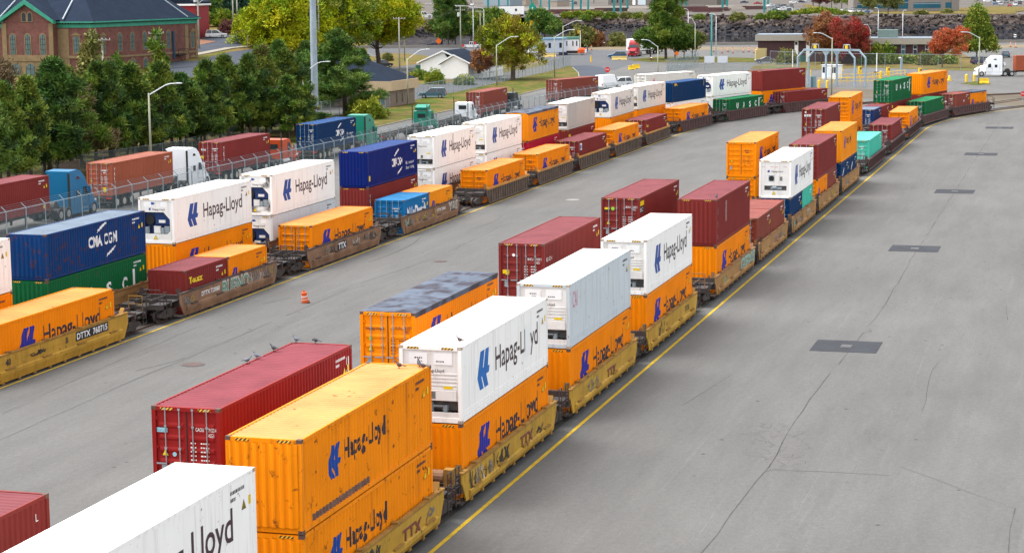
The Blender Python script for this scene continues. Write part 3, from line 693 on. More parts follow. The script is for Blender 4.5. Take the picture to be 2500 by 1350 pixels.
STACKS = [
 # row, s, [(bottom..top) dicts], car(style, pitch, gfx, options)
 ('A', -9.5, [lower('orange', "orange container hidden beneath the near white refrigerated container", side=HB()), lower('white', "white refrigerated container cut off by the bottom edge of view, bird-specked roof", end='reeferB', side=WH, near=True)],
  ('yellow', 15.7, "yellow well car under the white container at the bottom edge")),
 ('A', 6.1, [lower('orange_worn', "weathered orange container beneath the rust-streaked orange one, small logo", end='front', side=HB(False, LBLUE), near=True, vid=("HLXU 8114",)), lower('orange_worn', "rust-streaked orange container with three pigeons on its roof", end='front', side=HB(False, LBLUE) + [('rect', -5.3, .2, 5.0, .22, M("rubbed_rust", (.16, .085, .06), .8, var=.5, scale=5))], near=True, vid=("HLXU 811568 8",))],
  ('yellow', 15.7, "yellow well car under the rust-streaked orange pair", [('plate', 'TTX', 2.2, .62, 2.0, .52, None, GR['maroon']), ('g', -6, 0, .6, 1.4, 5, [GR['grey'], GR['black']]), ('g', 4.6, 5.6, .8, 1.3, 6, [GR['grey']])])),
 ('A', 21.8, [lower('orange', "clean orange container beneath the white one with lighter blue logo", end='front', side=HB(), near=True, vid=("HAMU 222127 0",)), lower('white', "white refrigerated container with lighter blue logo and gap in its lettering", end='reeferB', side=[('hapag', LSKY, INKR, True), ('rect', 2.55, .95, .75, 1.35, M("white_patch", (.80, .81, .80), .45, var=.02))], near=True)],
  ('yellow', 15.7, "yellow well car with white graffiti panel by its ladder end", [('plate', 'TTX', 1.0, .66, 1.9, .5, None, GR['maroon']), ('g', -5.9, -2.6, .5, 1.42, 8, [GR['white'], GR['black'], GR['grey'], GR['white']]), ('g', -2.4, -.6, .6, 1.35, 18, [GR['black']]), ('g', 3.5, 4.4, .7, 1.3, 19, [GR['black']])], dict(drum=True))),
 ('A', 37.7, [lower('orange', "orange container beneath the pale grey refrigerated container", end='front', side=HB(), near=True, vid=("TAND 206...",)), lower('grey', "pale grey refrigerated container with small red letters on its side", end='reeferB', side=[('text', 'CAI', -5.5, 1.75, .85, .75, MAGENT, 0), ('vert', 'CAIU 5513825', -6.03, 2.5, .12, INK)], near=True)],
  ('yellow', 15.7, "yellow well car with faint scribbles under the pale grey container", [('plate', 'TTX', .2, .62, 1.8, .5, None, GR['maroon']), ('g', -4, -1.5, .6, 1.3, 9, [GR['gold'], GR['grey']])])),
 ('A', 53.6, [lower('orange', "orange container beneath the spotless white container beside two maroon ones", end='front', side=HB(), near=True, vid=("TAND 218...",)), lower('white', "spotless white refrigerated container between the grey and the scuffed maroon one", end='reeferB', side=[('hapag', LBLUE, INK, True)], near=True)],
  ('yellow', 15.7, "yellow well car with black patch, last of the yellow run", [('g', -3.9, -2.6, .5, 1.4, 21, [GR['black'], GR['black']]), ('plate', 'TTX', 3.0, .9, 1.3, .3, None, GR['black'])], dict(far_end=True))),
 ('A', 73.5, [lower('orange', "orange container beneath the scuffed maroon container", end='front', side=HB(), near=True, vid=("TAND 203...",)), lower('maroon', "scuffed maroon container with pale scrape down its long side", end='front', side=[('rect', -5.6, 1.9, .12, .45, INKW), ('rect', -5.6, 1.1, .12, .4, INKW), ('rect', -5.6, .4, .12, .3, INKW), ('rect', -2.9, 1.2, .5, 1.3, M("scrape", (.30, .17, .16), .7, var=.4, scale=5))], near=True, vid=("GESU 657826 8",))],
  ('tan', 20, "tan well car with mint green graffiti at its far end", [('g', 1.3, 7, .5, 1.35, 0, [GR['mint'], GR['grey']], 'GEMS'), ('g', -5.4, -3.4, .5, 1.3, 12, [GR['gold'], GR['mint']])])),
 ('A', 88.9, [(lower('brown', "rear short maroon container of the pair in a tan car", L=6.058, end='door', ds=-3.08), lower('brown', "front short maroon container of the pair in a tan car", L=6.058, end='front', ds=3.08))],
  ('tan', 15.4, "tan well car carrying two short maroon containers", [('plate', 'TTX', 0, .7, 1.6, .5, None, GR['rose']), ('g', 2.5, 4.5, .6, 1.3, 13, [GR['grey']])])),
 ('A', 104.4, [(lower('aplblue', "short blue container beneath the white container with a centre fan", L=6.058, end='door', ds=-3.08, Hc=2.591), lower('teal', "short teal container beside the short blue one under a white container", L=6.058, end='front', ds=3.08, Hc=2.591)), lower('white', "white refrigerated container with round fan in its end", end='reeferC', side=[('hapag', LBLUE, INK, True)])],
  ('tan', 15.4, "tan well car with blue and pink graffiti", [('g', -6, -1, .5, 1.4, 14, [GR['mint'], GR['rose'], GR['grey'], GR['black']]), ('plate', 'TTX', 1.4, .75, 1.8, .5, None, GR['white'])])),
 ('A', 119.5, [(lower('orange', "short orange container beneath a plain maroon container", L=6.058, end='door', ds=-3.08, side=HB(), Hc=2.591), lower('brown', "short brown container beside the short orange one under maroon", L=6.058, end='front', ds=3.08, Hc=2.591)), lower('maroon', "plain maroon container directly behind the white fan-ended one", end='door')],
  ('tan', 15.4, "tan well car under the plain maroon container", [('g', 1.4, 3.6, .6, 1.3, 15, [GR['gold']]), ('g', -3.5, -2.5, .6, 1.3, 16, [GR['grey']])])),
 ('A', 135.0, [(lower('aplblue', "first of two short blue containers under the faded orange one", L=6.058, end='door', ds=-3.08, side=[('text', 'CMA', -2.4, .5, 1.7, .5, INKW, .03), ('swoosh', -1.7, 1.2, 1.1, .8, False)], Hc=2.591), lower('aplblue', "second of two short blue containers under the faded orange one", L=6.058, end='front', ds=3.08, side=[('text', 'CMA', -2.4, .5, 1.9, .5, INKW, .03), ('swoosh', -1.4, 1.2, 1.1, .8, False)], Hc=2.591)), lower('amber', "faded orange container stacked on two short blue ones", end='front', side=HB(False, LVIO))],
  ('tan', 15.4, "tan well car under two short blue containers", [('g', -4, -1.5, .5, 1.3, 17, [GR['mint'], GR['grey'], GR['rose']])], dict(far_end=True))),
 ('A', 157.5, [(lower('teal', "single teal container standing alone in a brown car", end='door', side=[('rect', -5.75, .35, .07, 1.9, INKW), ('rect', -5.62, .6, .04, 1.3, INKW)]),)], ('brown', 22, "brown ribbed well car carrying the teal container")),
 ('A', 179.8, [lower('maroon', "single maroon container between teal and orange in the curving train", end='door')], ('brown', 22, "brown ribbed well car carrying one maroon container behind the teal")),
 ('A', 201.1, [lower('orange', "single orange container between maroon and green in the curving train", end='door', side=HB())], ('brown', 22, "brown ribbed well car carrying one orange container next to green")),
 ('A', 223.4, [lower('green', "single plain green container low in a brown car", end='door', brand=[plate(1.45, .3, .3, .25, SIGNY)])], ('brown', 22, "brown ribbed well car carrying the plain green container")),
 ('A', 240.6, [(lower('brown', "short brown container with hazard diamonds on its doors", L=6.058, end='door', ds=-3.08, brand=[lambda t, ate, ats: put_geo("placard", poly_geo([(.5, 0), (1, .5), (.5, 1), (0, .5)]), INKW, t, .2, 1.6, .4, .4, ate, ('pl1',)), lambda t, ate, ats: put_geo("placard", poly_geo([(.5, 0), (1, .5), (.5, 1), (0, .5)]), INKW, t, .75, 1.6, .4, .4, ate, ('pl2',)), lambda t, ate, ats: put_geo("placard", poly_geo([(.5, 0), (1, .5), (.5, 1), (0, .5)]), INKW, t, .2, 1.6, .4, .4, ats, ('pl3',))]), lower('orange', "short orange container with grey tarpaulin roof at the train's end", L=6.058, end='front', ds=3.08, tarp=True, side=HB()))],
  ('brown', 19, "brown ribbed well car at the far end of the curving train", (), dict(far_end=True))),
 ('B', -12.5, [lower('maroon', "maroon container hidden under the cropped maroon one", end='door', Hc=2.591), lower('maroon', "maroon container cropped by the lower left corner", end='front', side=[('vert', 'L 45G1', 5.35, 2.55, .22, INKW), ('vert', 'DRYU 9', 5.0, 1.75, .22, INKW)], near=True, marks=False)], ('rust', 19.5, "well car beneath the cropped maroon stack")),
 ('B', 10.9, [lower('maroon', "maroon container hidden under the bright red-maroon one", end='door', Hc=2.591), lower('maroon_red', "bright red-maroon container with five pigeons along its ribbed roof", end='door', near=True,
    eid=[('GAOU', 1.55, 2.10, .3, .13, INKW), ('791323', 2.0, 2.10, .22, .13, INKW), ('4', 2.25, 2.10, .035, .13, INKW), ('45G1', 2.0, 1.92, .2, .13, INKW)],
    brand=[plate(.16, 2.02, .38, .15, SKYB), wordmark_end('SeaCube', .17, 2.05, .36, .08, M("navy_letter", (.01, .02, .12), .5, var=0), 0), round_badge(.7, 1.22, .15, SKYB)], side=[('rect', 5.5, 2.2, .05, .3, INKW), ('rect', 5.5, 1.6, .05, .4, INKW), ('rect', 5.72, 1.9, .05, .6, INKW)])], ('rust', 19.5, "well car beneath the red-maroon stack")),
 ('B', 30.5, [lower('orange', "orange container hidden under the tarpaulin-roofed one", end='door', Hc=2.591), lower('orange', "orange open-top container with blue-grey tarpaulin roof next to the maroon", end='door', near=True, tarp=True, side=HB(),
    eid=[('Hapag-Lloyd', .25, 2.14, .78, .13, INKR), ('HLBU', 1.55, 2.2, .3, .13, INKR), ('818702', 2.0, 2.2, .22, .13, INKR), ('1', 2.25, 2.2, .02, .13, INKR), ('45U1', 2.0, 2.02, .2, .13, INKR)], brand=[plate(.4, 1.68, .12, .16, LIME)])], ('rust', 19.5, "well car beneath the tarpaulin-roofed orange stack")),
 ('B', 51.0, [lower('maroon', "maroon container hidden beneath the purplish-roofed one", end='door'), lower('maroon', "maroon container with streaked purplish roof and yellow door sticker", end='door', near=True,
    eid=[('BHCU', 1.55, 2.02, .3, .13, INKW), ('503287', 2.0, 2.02, .22, .13, INKW), ('8', 2.25, 2.02, .035, .13, INKW), ('45G1', 2.0, 1.84, .2, .13, INKW)], brand=[round_badge(.72, 2.2, .16, INKW), plate(.2, 1.3, .36, .2, SIGNY)], side=[('text', 'BEACON', -5.6, 1.9, 1.1, .2, INKW, 0)])], ('rust', 19.5, "well car beneath the purplish-roofed maroon stack")),
 ('B', 73.4, [lower('maroon', "maroon container hidden beneath the lime-sticker one", end='door'), lower('maroon', "maroon container with lime sticker and black-and-yellow plates", end='door', near=True,
    eid=[('BEAU', 1.55, 2.26, .3, .13, INKW), ('500882', 2.0, 2.26, .22, .13, INKW), ('3', 2.25, 2.26, .035, .13, INKW), ('45G1', 2.0, 2.1, .2, .13, INKW)], brand=[round_badge(.62, 2.1, .22, LIME), plate(.2, 2.15, .34, .12, SIGNY), plate(.2, 2.02, .34, .12, SEAL)], side=[('rect', -5.8, 2.35, 1.0, .3, SIGNY), ('rect', -5.8, 1.9, 1.0, .42, SEAL), ('text', 'BEACON', -5.7, 1.98, .8, .26, INKW, 0)])], ('rust', 19.5, "well car beneath the lime-sticker maroon stack")),
 ('B', 117.1, [lower('orange', "orange container beneath the lone orange one with its doors showing", end='door', side=HB()), lower('orange', "orange container standing alone on orange, doors showing", end='door', side=HB())], ('rust', 19.5, "well car beneath the lone pair of orange containers")),
 ('B', 160.6, [lower('maroon', "maroon container hidden below the tall maroon one", end='door'), lower('maroon', "tall maroon container with white three-letter mark on its door", end='door', brand=[wordmark_end('BES', .25, 2.1, .7, .2, INKW, .04), round_badge(.3, 2.45, .18, INKW)])], ('brown', 20, "well car beneath the white-marked maroon container")),
 ('B', 181.7, [lower('orange', "orange container beneath the upper orange one at the bend", end='door', side=HB()), lower('orange', "orange container stacked on orange near the gantry", end='door', side=HB())], ('brown', 20, "well car beneath the orange stack at the bend")),
 ('B', 205.6, [(lower('blue', "short dark blue container half hidden behind orange stack", L=6.058, end='door', ds=-3.08), lower('maroon', "short maroon container behind the short dark blue one", L=6.058, end='front', ds=3.08))], ('brown', 20, "well car carrying short blue and maroon containers")),
 ('B', 219.5, [lower('maroon', "maroon container beneath the lettered green one", end='front', side=[('rect', -5.8, 2.2, .6, .35, SIGNY), ('text', 'tex', -5.8, 1.8, .6, .3, INKW, .03)]), lower('green', "green container with white letters high beside the orange one", end='door', side=[('text', ch_, x_, 1.45, .75, .8, INKW, .03) for ch_, x_ in (('U', -3.6), ('A', -1.2), ('S', 1.2), ('C', 3.2))] + [('rect', 4.6, 1.0, .3, 1.4, INKW)])], ('brown', 15.4, "well car beneath the lettered green container", (), dict(detail=False))),
 ('B', 238.0, [lower('maroon', "maroon container beneath the farthest upper orange one", end='front'), lower('orange', "farthest upper orange container, beyond the lettered green one", end='front', side=HB())], ('brown', 20, "well car beneath the farthest upper orange container", (), dict(detail=False))),
 ('C', 38.7, [lower('orange', "orange container in the yellow car at the left edge", end='door', side=HB(), near=True)], ('yellow', 19.6, "yellow well car with black number plate at the left edge", [('plate', 'DTTX  760715', 1.4, .98, 3.4, .32, SEAL, INKW), ('plate', 'B', .2, 1.0, .25, .3, None, INK), ('plate', '40', -5.9, .92, .5, .32, None, INK), ('g', -3.4, -2.0, .9, 1.2, 31, [GR['black']])])),
 ('C', 60.0, [(lower('maroon', "short maroon container with yellow lettering beside an orange one", L=6.058, Hc=2.591, end='front', ds=-3.08, side=[('text', 'Touax', -2.5, 1.75, 1.9, .36, INKY, .04)], brand=[wordmark_end('Touax', .55, 1.75, .95, .24, INKY, .04)]), lower('orange', "short orange container behind the short yellow-lettered maroon one", L=6.058, Hc=2.591, end='front', ds=3.08, side=HB()))],
  ('rust', 19.6, "rusty well car with big grey and green graffiti word", [('plate', 'DTTX 723060', -4.4, .95, 2.6, .26, None, INKW), ('g', -1.5, 2.6, .5, 1.4, 0, [GR['white'], GR['green']], 'BUENO'), ('g', 2.8, 6.9, .5, 1.4, 32, [GR['white'], GR['grey'], GR['gold']]), ('g', -7, -5.4, .6, 1.3, 33, [GR['grey'], GR['gold']])])),
 ('C', 80.0, [lower('orange', "orange container whose doors face the rusty car behind a barrel", end='door', side=HB(), near=True, eid=[('Hapag-Lloyd', .25, 2.14, .78, .11, INKR)])],
  ('rust', 19.6, "rusty well car with white block letters and scribbles", [('plate', 'TTX', -1.6, .8, 1.5, .42, SEAL, INKW), ('g', -4, -2, .6, 1.3, 34, [GR['grey'], GR['black']]), ('g', 1, 2.6, .55, 1.3, 35, [GR['white']]), ('g', 3.2, 6.3, .6, 1.3, 36, [GR['black'], GR['grey']])])),
 ('C', 99.3, [(lower('cyan', "short bright blue container with large white lettering", L=6.058, end='door', ds=-3.08, Hc=2.591, side=[('text', 'NileDutch', -2.3, .95, 4.6, .95, INKW, .045)], brand=[round_badge(.6, 1.0, .2, INKW)]), lower('amber', "short orange container behind the short bright blue one", L=6.058, end='front', ds=3.08, Hc=2.591, side=HB()))],
  ('rust', 19.6, "rusty well car with yellow and white graffiti under the blue container", [('g', -3.9, -1, .55, 1.35, 37, [GR['gold'], GR['gold'], GR['grey']]), ('g', 4.2, 6.7, .5, 1.4, 0, [GR['white'], GR['grey']], 'YAS'), ('plate', 'DTTX 723060', 1.4, .98, 2.1, .22, None, INKW), ('g', -6.4, -4.6, .5, 1.4, 38, [GR['mint'], GR['rose'], GR['grey']]), ('g', .1, 1.1, .6, 1.3, 39, [GR['white'], GR['gold']])])),
 ('C', 121.4, [lower('orange', "orange container overlapping the foot of white lettered pair", end='door', side=HB())], ('amber_top', 16.1, "grimy ribbed well car with amber rail, nearest of its kind", (), dict(ladder=True))),
 ('C', 138.0, [lower('orange', "orange container with two yellow square stickers on its doors", end='door', side=HB(), brand=[plate(.2, .5, .45, .45, SIGNY), plate(.9, .5, .45, .45, SIGNY)])], ('amber_top', 16.1, "grimy ribbed well car under the orange container with yellow stickers")),
 ('C', 154.0, [lower('maroon', "maroon container with small white and blue square logo", end='door', side=[('rect', -5.6, 1.9, .9, .7, INKW), ('text', 'JM', -5.5, 1.98, .65, .5, LBLUE, .03)])], ('amber_top', 16.1, "grimy ribbed well car under the square-logo maroon container")),
 ('C', 170.0, [lower('orange', "orange container between two low maroon containers", end='door', side=HB())], ('amber_top', 16.1, "grimy ribbed well car under orange between maroon loads")),
 ('C', 185.9, [lower('maroon', "low maroon container with small yellow word near the bend", end='door', side=[('text', 'Touax', -5.6, 2.0, 1.3, .3, INKY, .04)])], ('amber_top', 16.1, "grimy ribbed well car, last with an amber rail", (), dict(far_end=True))),
 ('C', 207.4, [lower('orange', "low orange container beside the brown car at the bend", end='door', side=HB())], ('brown', 20, "brown ribbed car under the low orange container at the bend")),
 ('C', 227.8, [lower('green', "green container with spaced white letters in a brown car", end='door', side=UASC(1.5))], ('brown', 20, "brown ribbed car under the spaced-letter green container")),
 ('C', 246.7, [lower('maroon', "long maroon container turned almost side-on at the bend's end", end='door')], ('brown', 20, "brown ribbed car under the side-on maroon container", (), dict(far_end=True))),
 ('D', 35.2, [lower('orange', "orange container cropped at the left edge under white", end='door'), lower('white', "white refrigerated container cropped at the left edge", end='reeferA', side=WH, near=True)], ('rust', 18.5, "well car beneath the cropped white container")),
 ('D', 51.2, [lower('green', "green container with white letters beneath the scuffed blue one", end='front', side=UASC(1.05), near=True), lower('blue', "scuffed blue container with rusted corner post and weathered roof", Hc=2.591, end='front', side=CMA(), near=True, vid=("CMAU 8888225", INKW))], ('tan', 15.7, "well car beneath the scuffed blue container", (), dict(detail=True))),
 ('D', 67.4, [lower('orange', "orange container beneath the white blue-machinery one behind short maroon", end='front', side=HB(), near=True), lower('white', "white refrigerated container with clean blue machinery end", end='reeferA', side=WH, near=True)], ('tan', 15.7, "well car beneath the clean white machinery container")),
 ('D', 83.2, [lower('grey', "greyish refrigerated container beneath the soot-stained one", end='reeferA', near=True, side=[('rect', -5.6, .9, 1.0, .42, SIGNY)]), lower('white', "white refrigerated container with soot-stained end", end='reeferA', side=WH, near=True, soot=True)], ('rust', 18.5, "well car beneath the soot-stained container")),
 ('D', 102.7, [lower('maroon', "maroon container with white word beneath the dark navy one", end='front', near=True, brand=[wordmark_end('tex', .3, 2.15, .75, .26, INKW, .03)], side=[('vert', 'TEXT', -5.75, 2.4, .3, INKW)]), lower('navy', "dark navy container with white lettering and yellow end sticker", end='front', side=CMA(eco=True) + [('rect', -5.8, .5, .35, .42, SIGNY)], near=True, vid=("CMAU 7300551", INKW), brand=[plate(1.05, .4, .32, .42, SIGNY)])], ('rust', 18.5, "well car beneath the dark navy container")),
 ('D', 119.4, [lower('white', "lower white container of the first all-white stack", end='reeferB', side=WH), lower('white', "upper white container of the first all-white stack, stained beside its logo", end='reeferB', side=WH + [('rect', -.9, 1.2, .5, 1.5, M("grey_stain", (.55, .53, .51), .6, var=.2, scale=3))])], ('rust', 15.7, "well car beneath the first all-white stack")),
 ('D', 135.1, [lower('white', "lower white container of the second all-white stack", end='reeferB', side=WH), lower('white', "upper white container of the second all-white stack", end='reeferB', side=WH)], ('rust', 15.7, "well car beneath the second all-white stack")),
 ('D', 149.6, [lower('crimson', "crimson container beneath the tarpaulin-topped orange one", end='door'), lower('amber', "orange container with blue-grey tarpaulin top on a crimson one", end='front', tarp=True, side=HB())], ('rust', 15.7, "well car beneath the crimson container")),
 ('D', 165.8, [lower('maroon', "maroon container with small black and yellow plate under drab grey", end='front', side=[('rect', -5.7, 1.9, .7, .5, SIGNY), ('rect', -5.7, 1.55, .7, .35, SEAL)]), lower('drab', "drab grey refrigerated container without large lettering", end='reeferB')], ('rust', 18, "well car beneath the drab grey container")),
 ('D', 186.0, [lower('orange', "orange container beneath the cream one with blue machinery", end='front'), lower('cream', "cream refrigerated container with blue machinery end and slanted logo", end='reeferA', side=[('hapag', LBLUE, INK, True)])], ('rust', 15.7, "well car beneath the cream machinery container")),
 ('D', 200.9, [lower('orange', "orange container beneath the dirty-ended cream one", end='front'), lower('cream', "cream refrigerated container with dirty end against blue neighbour", end='reeferB', side=[('hapag', LBLUE, INK, True)], soot=True)], ('rust', 15.7, "well car beneath the dirty-ended cream container")),
 ('D', 215.8, [lower('white', "white container beneath the plain blue one at the bend", end='reeferB'), lower('aplblue', "plain blue container with tiny yellow word at the bend", Hc=2.591, end='front', side=[('text', 'APL', -5.4, 2.15, 1.2, .3, INKY, .03), ('rect', 5.3, 1.7, .12, .8, SIGNY)], marks=False)], ('brown', 15.7, "well car beneath the plain blue container")),
 ('D', 230.0, [lower('white', "lower white container beyond the plain blue one", end='reeferA'), lower('white', "upper white container with dark blue logo beyond the plain blue one", end='reeferA', side=[('hapag', LBLUE, INK, True)])], ('brown', 15.7, "well car beneath the white pair at the bend", (), dict(detail=False))),
 ('D', 244.6, [lower('orange', "orange container beneath the far maroon one by the gantry", end='front', side=HB()), lower('maroon', "far maroon container seen side-on by the gantry", end='front')], ('brown', 15.7, "well car beneath the far maroon container by the gantry", (), dict(detail=False))),
]
def build_trains():
    for row, s, loads, car in STACKS:
        style, pitch, clabel = car[:3]; gfx = car[3] if len(car) > 3 else (); opt = car[4] if len(car) > 4 else {}
        vis = row in 'AC'
        cg = dict(yellow="yellow and tan well cars", tan="yellow and tan well cars", rust="rusty well cars", amber_top="ribbed well cars", brown="ribbed well cars")[style]
        well_car(clabel, row, s, style, pitch, gfx=gfx, group=cg, **{**dict(detail=vis), **opt})
        z = .10 if row == 'C' else .30; a0 = tarc(row, s)
        for tier in loads:
            hh = 0
            for c in (tier if isinstance(tier, tuple) else (tier,)):
                c = dict(c); c.setdefault('Hc', 2.896); ds = c.pop('ds', 0); lab = c.pop('label'); Hc = c.get('Hc', 2.896)
                p, yaw = tpos(row, a0 + ds)
                container("shipping_container", lab, p.x, p.y, z, yaw, group="shipping containers on the trains", **c); hh = max(hh, Hc)
            z += hh + .02

# ---------------------------------------------------------------- ground, roads, water, far shore
def ground_mats():
    m = bpy.data.materials.new("asphalt_yard"); m.use_nodes = True; t = m.node_tree; N = t.nodes; L = t.links; b = N["Principled BSDF"]
    b.inputs["Roughness"].default_value = .9; b.inputs["Specular IOR Level"].default_value = .06
    tc = N.new("ShaderNodeTexCoord")
    mp = N.new("ShaderNodeMapping"); mp.inputs["Rotation"].default_value = (0, 0, -TH); L.new(tc.outputs["Object"], mp.inputs[0])
    st = N.new("ShaderNodeMapping"); st.inputs["Scale"].default_value = (.16, 1., 1); L.new(mp.outputs[0], st.inputs[0])
    def noi(s, d, v=None, r=.6):
        n = N.new("ShaderNodeTexNoise"); n.inputs["Scale"].default_value = s; n.inputs["Detail"].default_value = d; n.inputs["Roughness"].default_value = r; L.new(v or mp.outputs[0], n.inputs["Vector"]); return n.outputs["Fac"]
    def mr(s, a, c, lo, hi):
        r = N.new("ShaderNodeMapRange"); r.inputs[1].default_value = a; r.inputs[2].default_value = c; r.inputs[3].default_value = lo; r.inputs[4].default_value = hi; L.new(s, r.inputs[0]); return r.outputs[0]
    def mul(a, c):
        x = N.new("ShaderNodeMath"); x.operation = 'MULTIPLY'; L.new(a, x.inputs[0])
        if isinstance(c, float): x.inputs[1].default_value = c
        else: L.new(c, x.inputs[1])
        return x.outputs[0]
    f = mul(mr(noi(.045, 4), .3, .7, .90, 1.09), mr(noi(.5, 7, st.outputs[0], .7), .3, .7, .88, 1.10))      # broad patches, drag marks along the lanes
    f = mul(f, mr(noi(3.5, 6, None, .8), .3, .7, .88, 1.12))
    f = mul(f, mr(noi(11, 6, None, .85), .3, .7, .80, 1.20))                                                # aggregate
    f = mul(f, mr(noi(.16, 7, st.outputs[0], .72), .58, .76, 1., .76))                                       # broad grey stains
    f = mul(f, mr(noi(.9, 6, None, .78), .64, .74, 1., .60))                                                 # oil spots
    s2 = N.new("ShaderNodeMapping"); s2.inputs["Scale"].default_value = (.05, 2.2, 1); s2.inputs["Rotation"].default_value = (0, 0, .06); L.new(mp.outputs[0], s2.inputs[0])
    f = mul(f, mr(noi(1.2, 6, s2.outputs[0], .75), .62, .78, 1., .74))                                       # long scuffs left by wheels
    f = mul(f, mr(noi(.7, 5, s2.outputs[0], .7), .28, .40, 1.16, 1.))                                        # pale rubbed streaks
    vo = N.new("ShaderNodeTexVoronoi"); vo.inputs["Scale"].default_value = .55; L.new(mp.outputs[0], vo.inputs["Vector"])
    f = mul(f, mr(vo.outputs["Distance"], .03, .07, .45, 1.))                                                # dropped spots
    cb = N.new("ShaderNodeCombineColor")
    for i, k in enumerate((.111, .109, .1055)): L.new(mul(f, k), cb.inputs[i])
    L.new(cb.outputs[0], b.inputs["Base Color"])
    bp = N.new("ShaderNodeBump"); bp.inputs["Strength"].default_value = .25; bp.inputs["Distance"].default_value = .02; L.new(noi(30, 3), bp.inputs["Height"]); L.new(bp.outputs[0], b.inputs["Normal"])
    return m
ASPH = ground_mats()
ROAD = M("road_asphalt", (.090, .092, .098), .85, var=.12, scale=.15)
ROAD2 = M("new_asphalt", (.058, .066, .082), .85, var=.12, scale=.2)
PATCH = M("dark_patch", (.046, .048, .055), .85, var=.15, scale=1)
SEALM = M("crack_sealant", (.066, .064, .062), .8, var=.4, scale=1)
TYRE = M("tyre_mark", (.066, .065, .064), .9, var=.3, scale=3)
GRASS = M("verge_grass", (.062, .085, .014), .95, var=.35, scale=.5, col2=(.115, .085, .03), c2=(.42, .58), c2scale=.25, bump=.6)
DRYG = M("dry_grass", (.135, .095, .034), .95, var=.3, scale=.3, col2=(.085, .09, .02), c2=(.45, .65), c2scale=.12, bump=.6)
NEEDLE = M("needle_litter", (.075, .055, .026), .95, var=.4, scale=.5, col2=(.10, .095, .03), c2=(.45, .6), c2scale=.4)
YLINE = M("yellow_line", (.44, .29, .03), .9, spec=.03, var=.25, scale=2, col2=(.35, .27, .08), c2=(.55, .75), c2scale=2)
WLINE = M("white_line", (.60, .60, .58), .7, var=.2, scale=1)
KERB = M("kerb_concrete", (.24, .22, .18), .9, var=.15)
def sheet(name, pts, z, mat, kind='structure'):
    b = MB(); b.face([(p.x, p.y, (p.z if len(p) > 2 else 0) + z) for p in pts])
    me = b.mesh(name, fix=False)
    q = bmesh.new(); q.from_mesh(me)
    for f in q.faces:
        if f.normal.z < 0: f.normal_flip()
    bmesh.ops.triangulate(q, faces=q.faces); q.to_mesh(me); q.free()
    return struct(name, me, [mat], kind)
def ribbon(pts, wd, z, b=None, wob=None, gap=0):
    b = b or MB(); L_, R_ = [], []
    for i, p in enumerate(pts):
        a = pts[max(0, i - 1)]; c = pts[min(len(pts) - 1, i + 1)]; d = Vector((c.x - a.x, c.y - a.y)).normalized(); n = Vector((-d.y, d.x)); w_ = (wob(i) if wob else wd) / 2
        zz = p.z + z if len(p) > 2 else z
        L_.append((p.x + n.x * w_, p.y + n.y * w_, zz)); R_.append((p.x - n.x * w_, p.y - n.y * w_, zz))
    for i in range(len(pts) - 1):
        if gap and (i * 37 + 11) % 23 < gap: continue
        b.face([L_[i], R_[i], R_[i + 1], L_[i + 1]])
    return b
def kerb(name, pts, h=.13, wd=.18):
    b = MB()
    rs = []
    for i, p in enumerate(pts):
        a = pts[max(0, i - 1)]; c = pts[min(len(pts) - 1, i + 1)]; d = Vector((c.x - a.x, c.y - a.y)).normalized(); n = Vector((-d.y, d.x)) * wd / 2
        rs.append([(p.x + n.x, p.y + n.y, p.z - .02), (p.x + n.x, p.y + n.y, p.z + h), (p.x - n.x, p.y - n.y, p.z + h), (p.x - n.x, p.y - n.y, p.z - .02)])
    b.loft(rs); return struct(name, b, [KERB])
def GZ(u, v): return G(u, v)
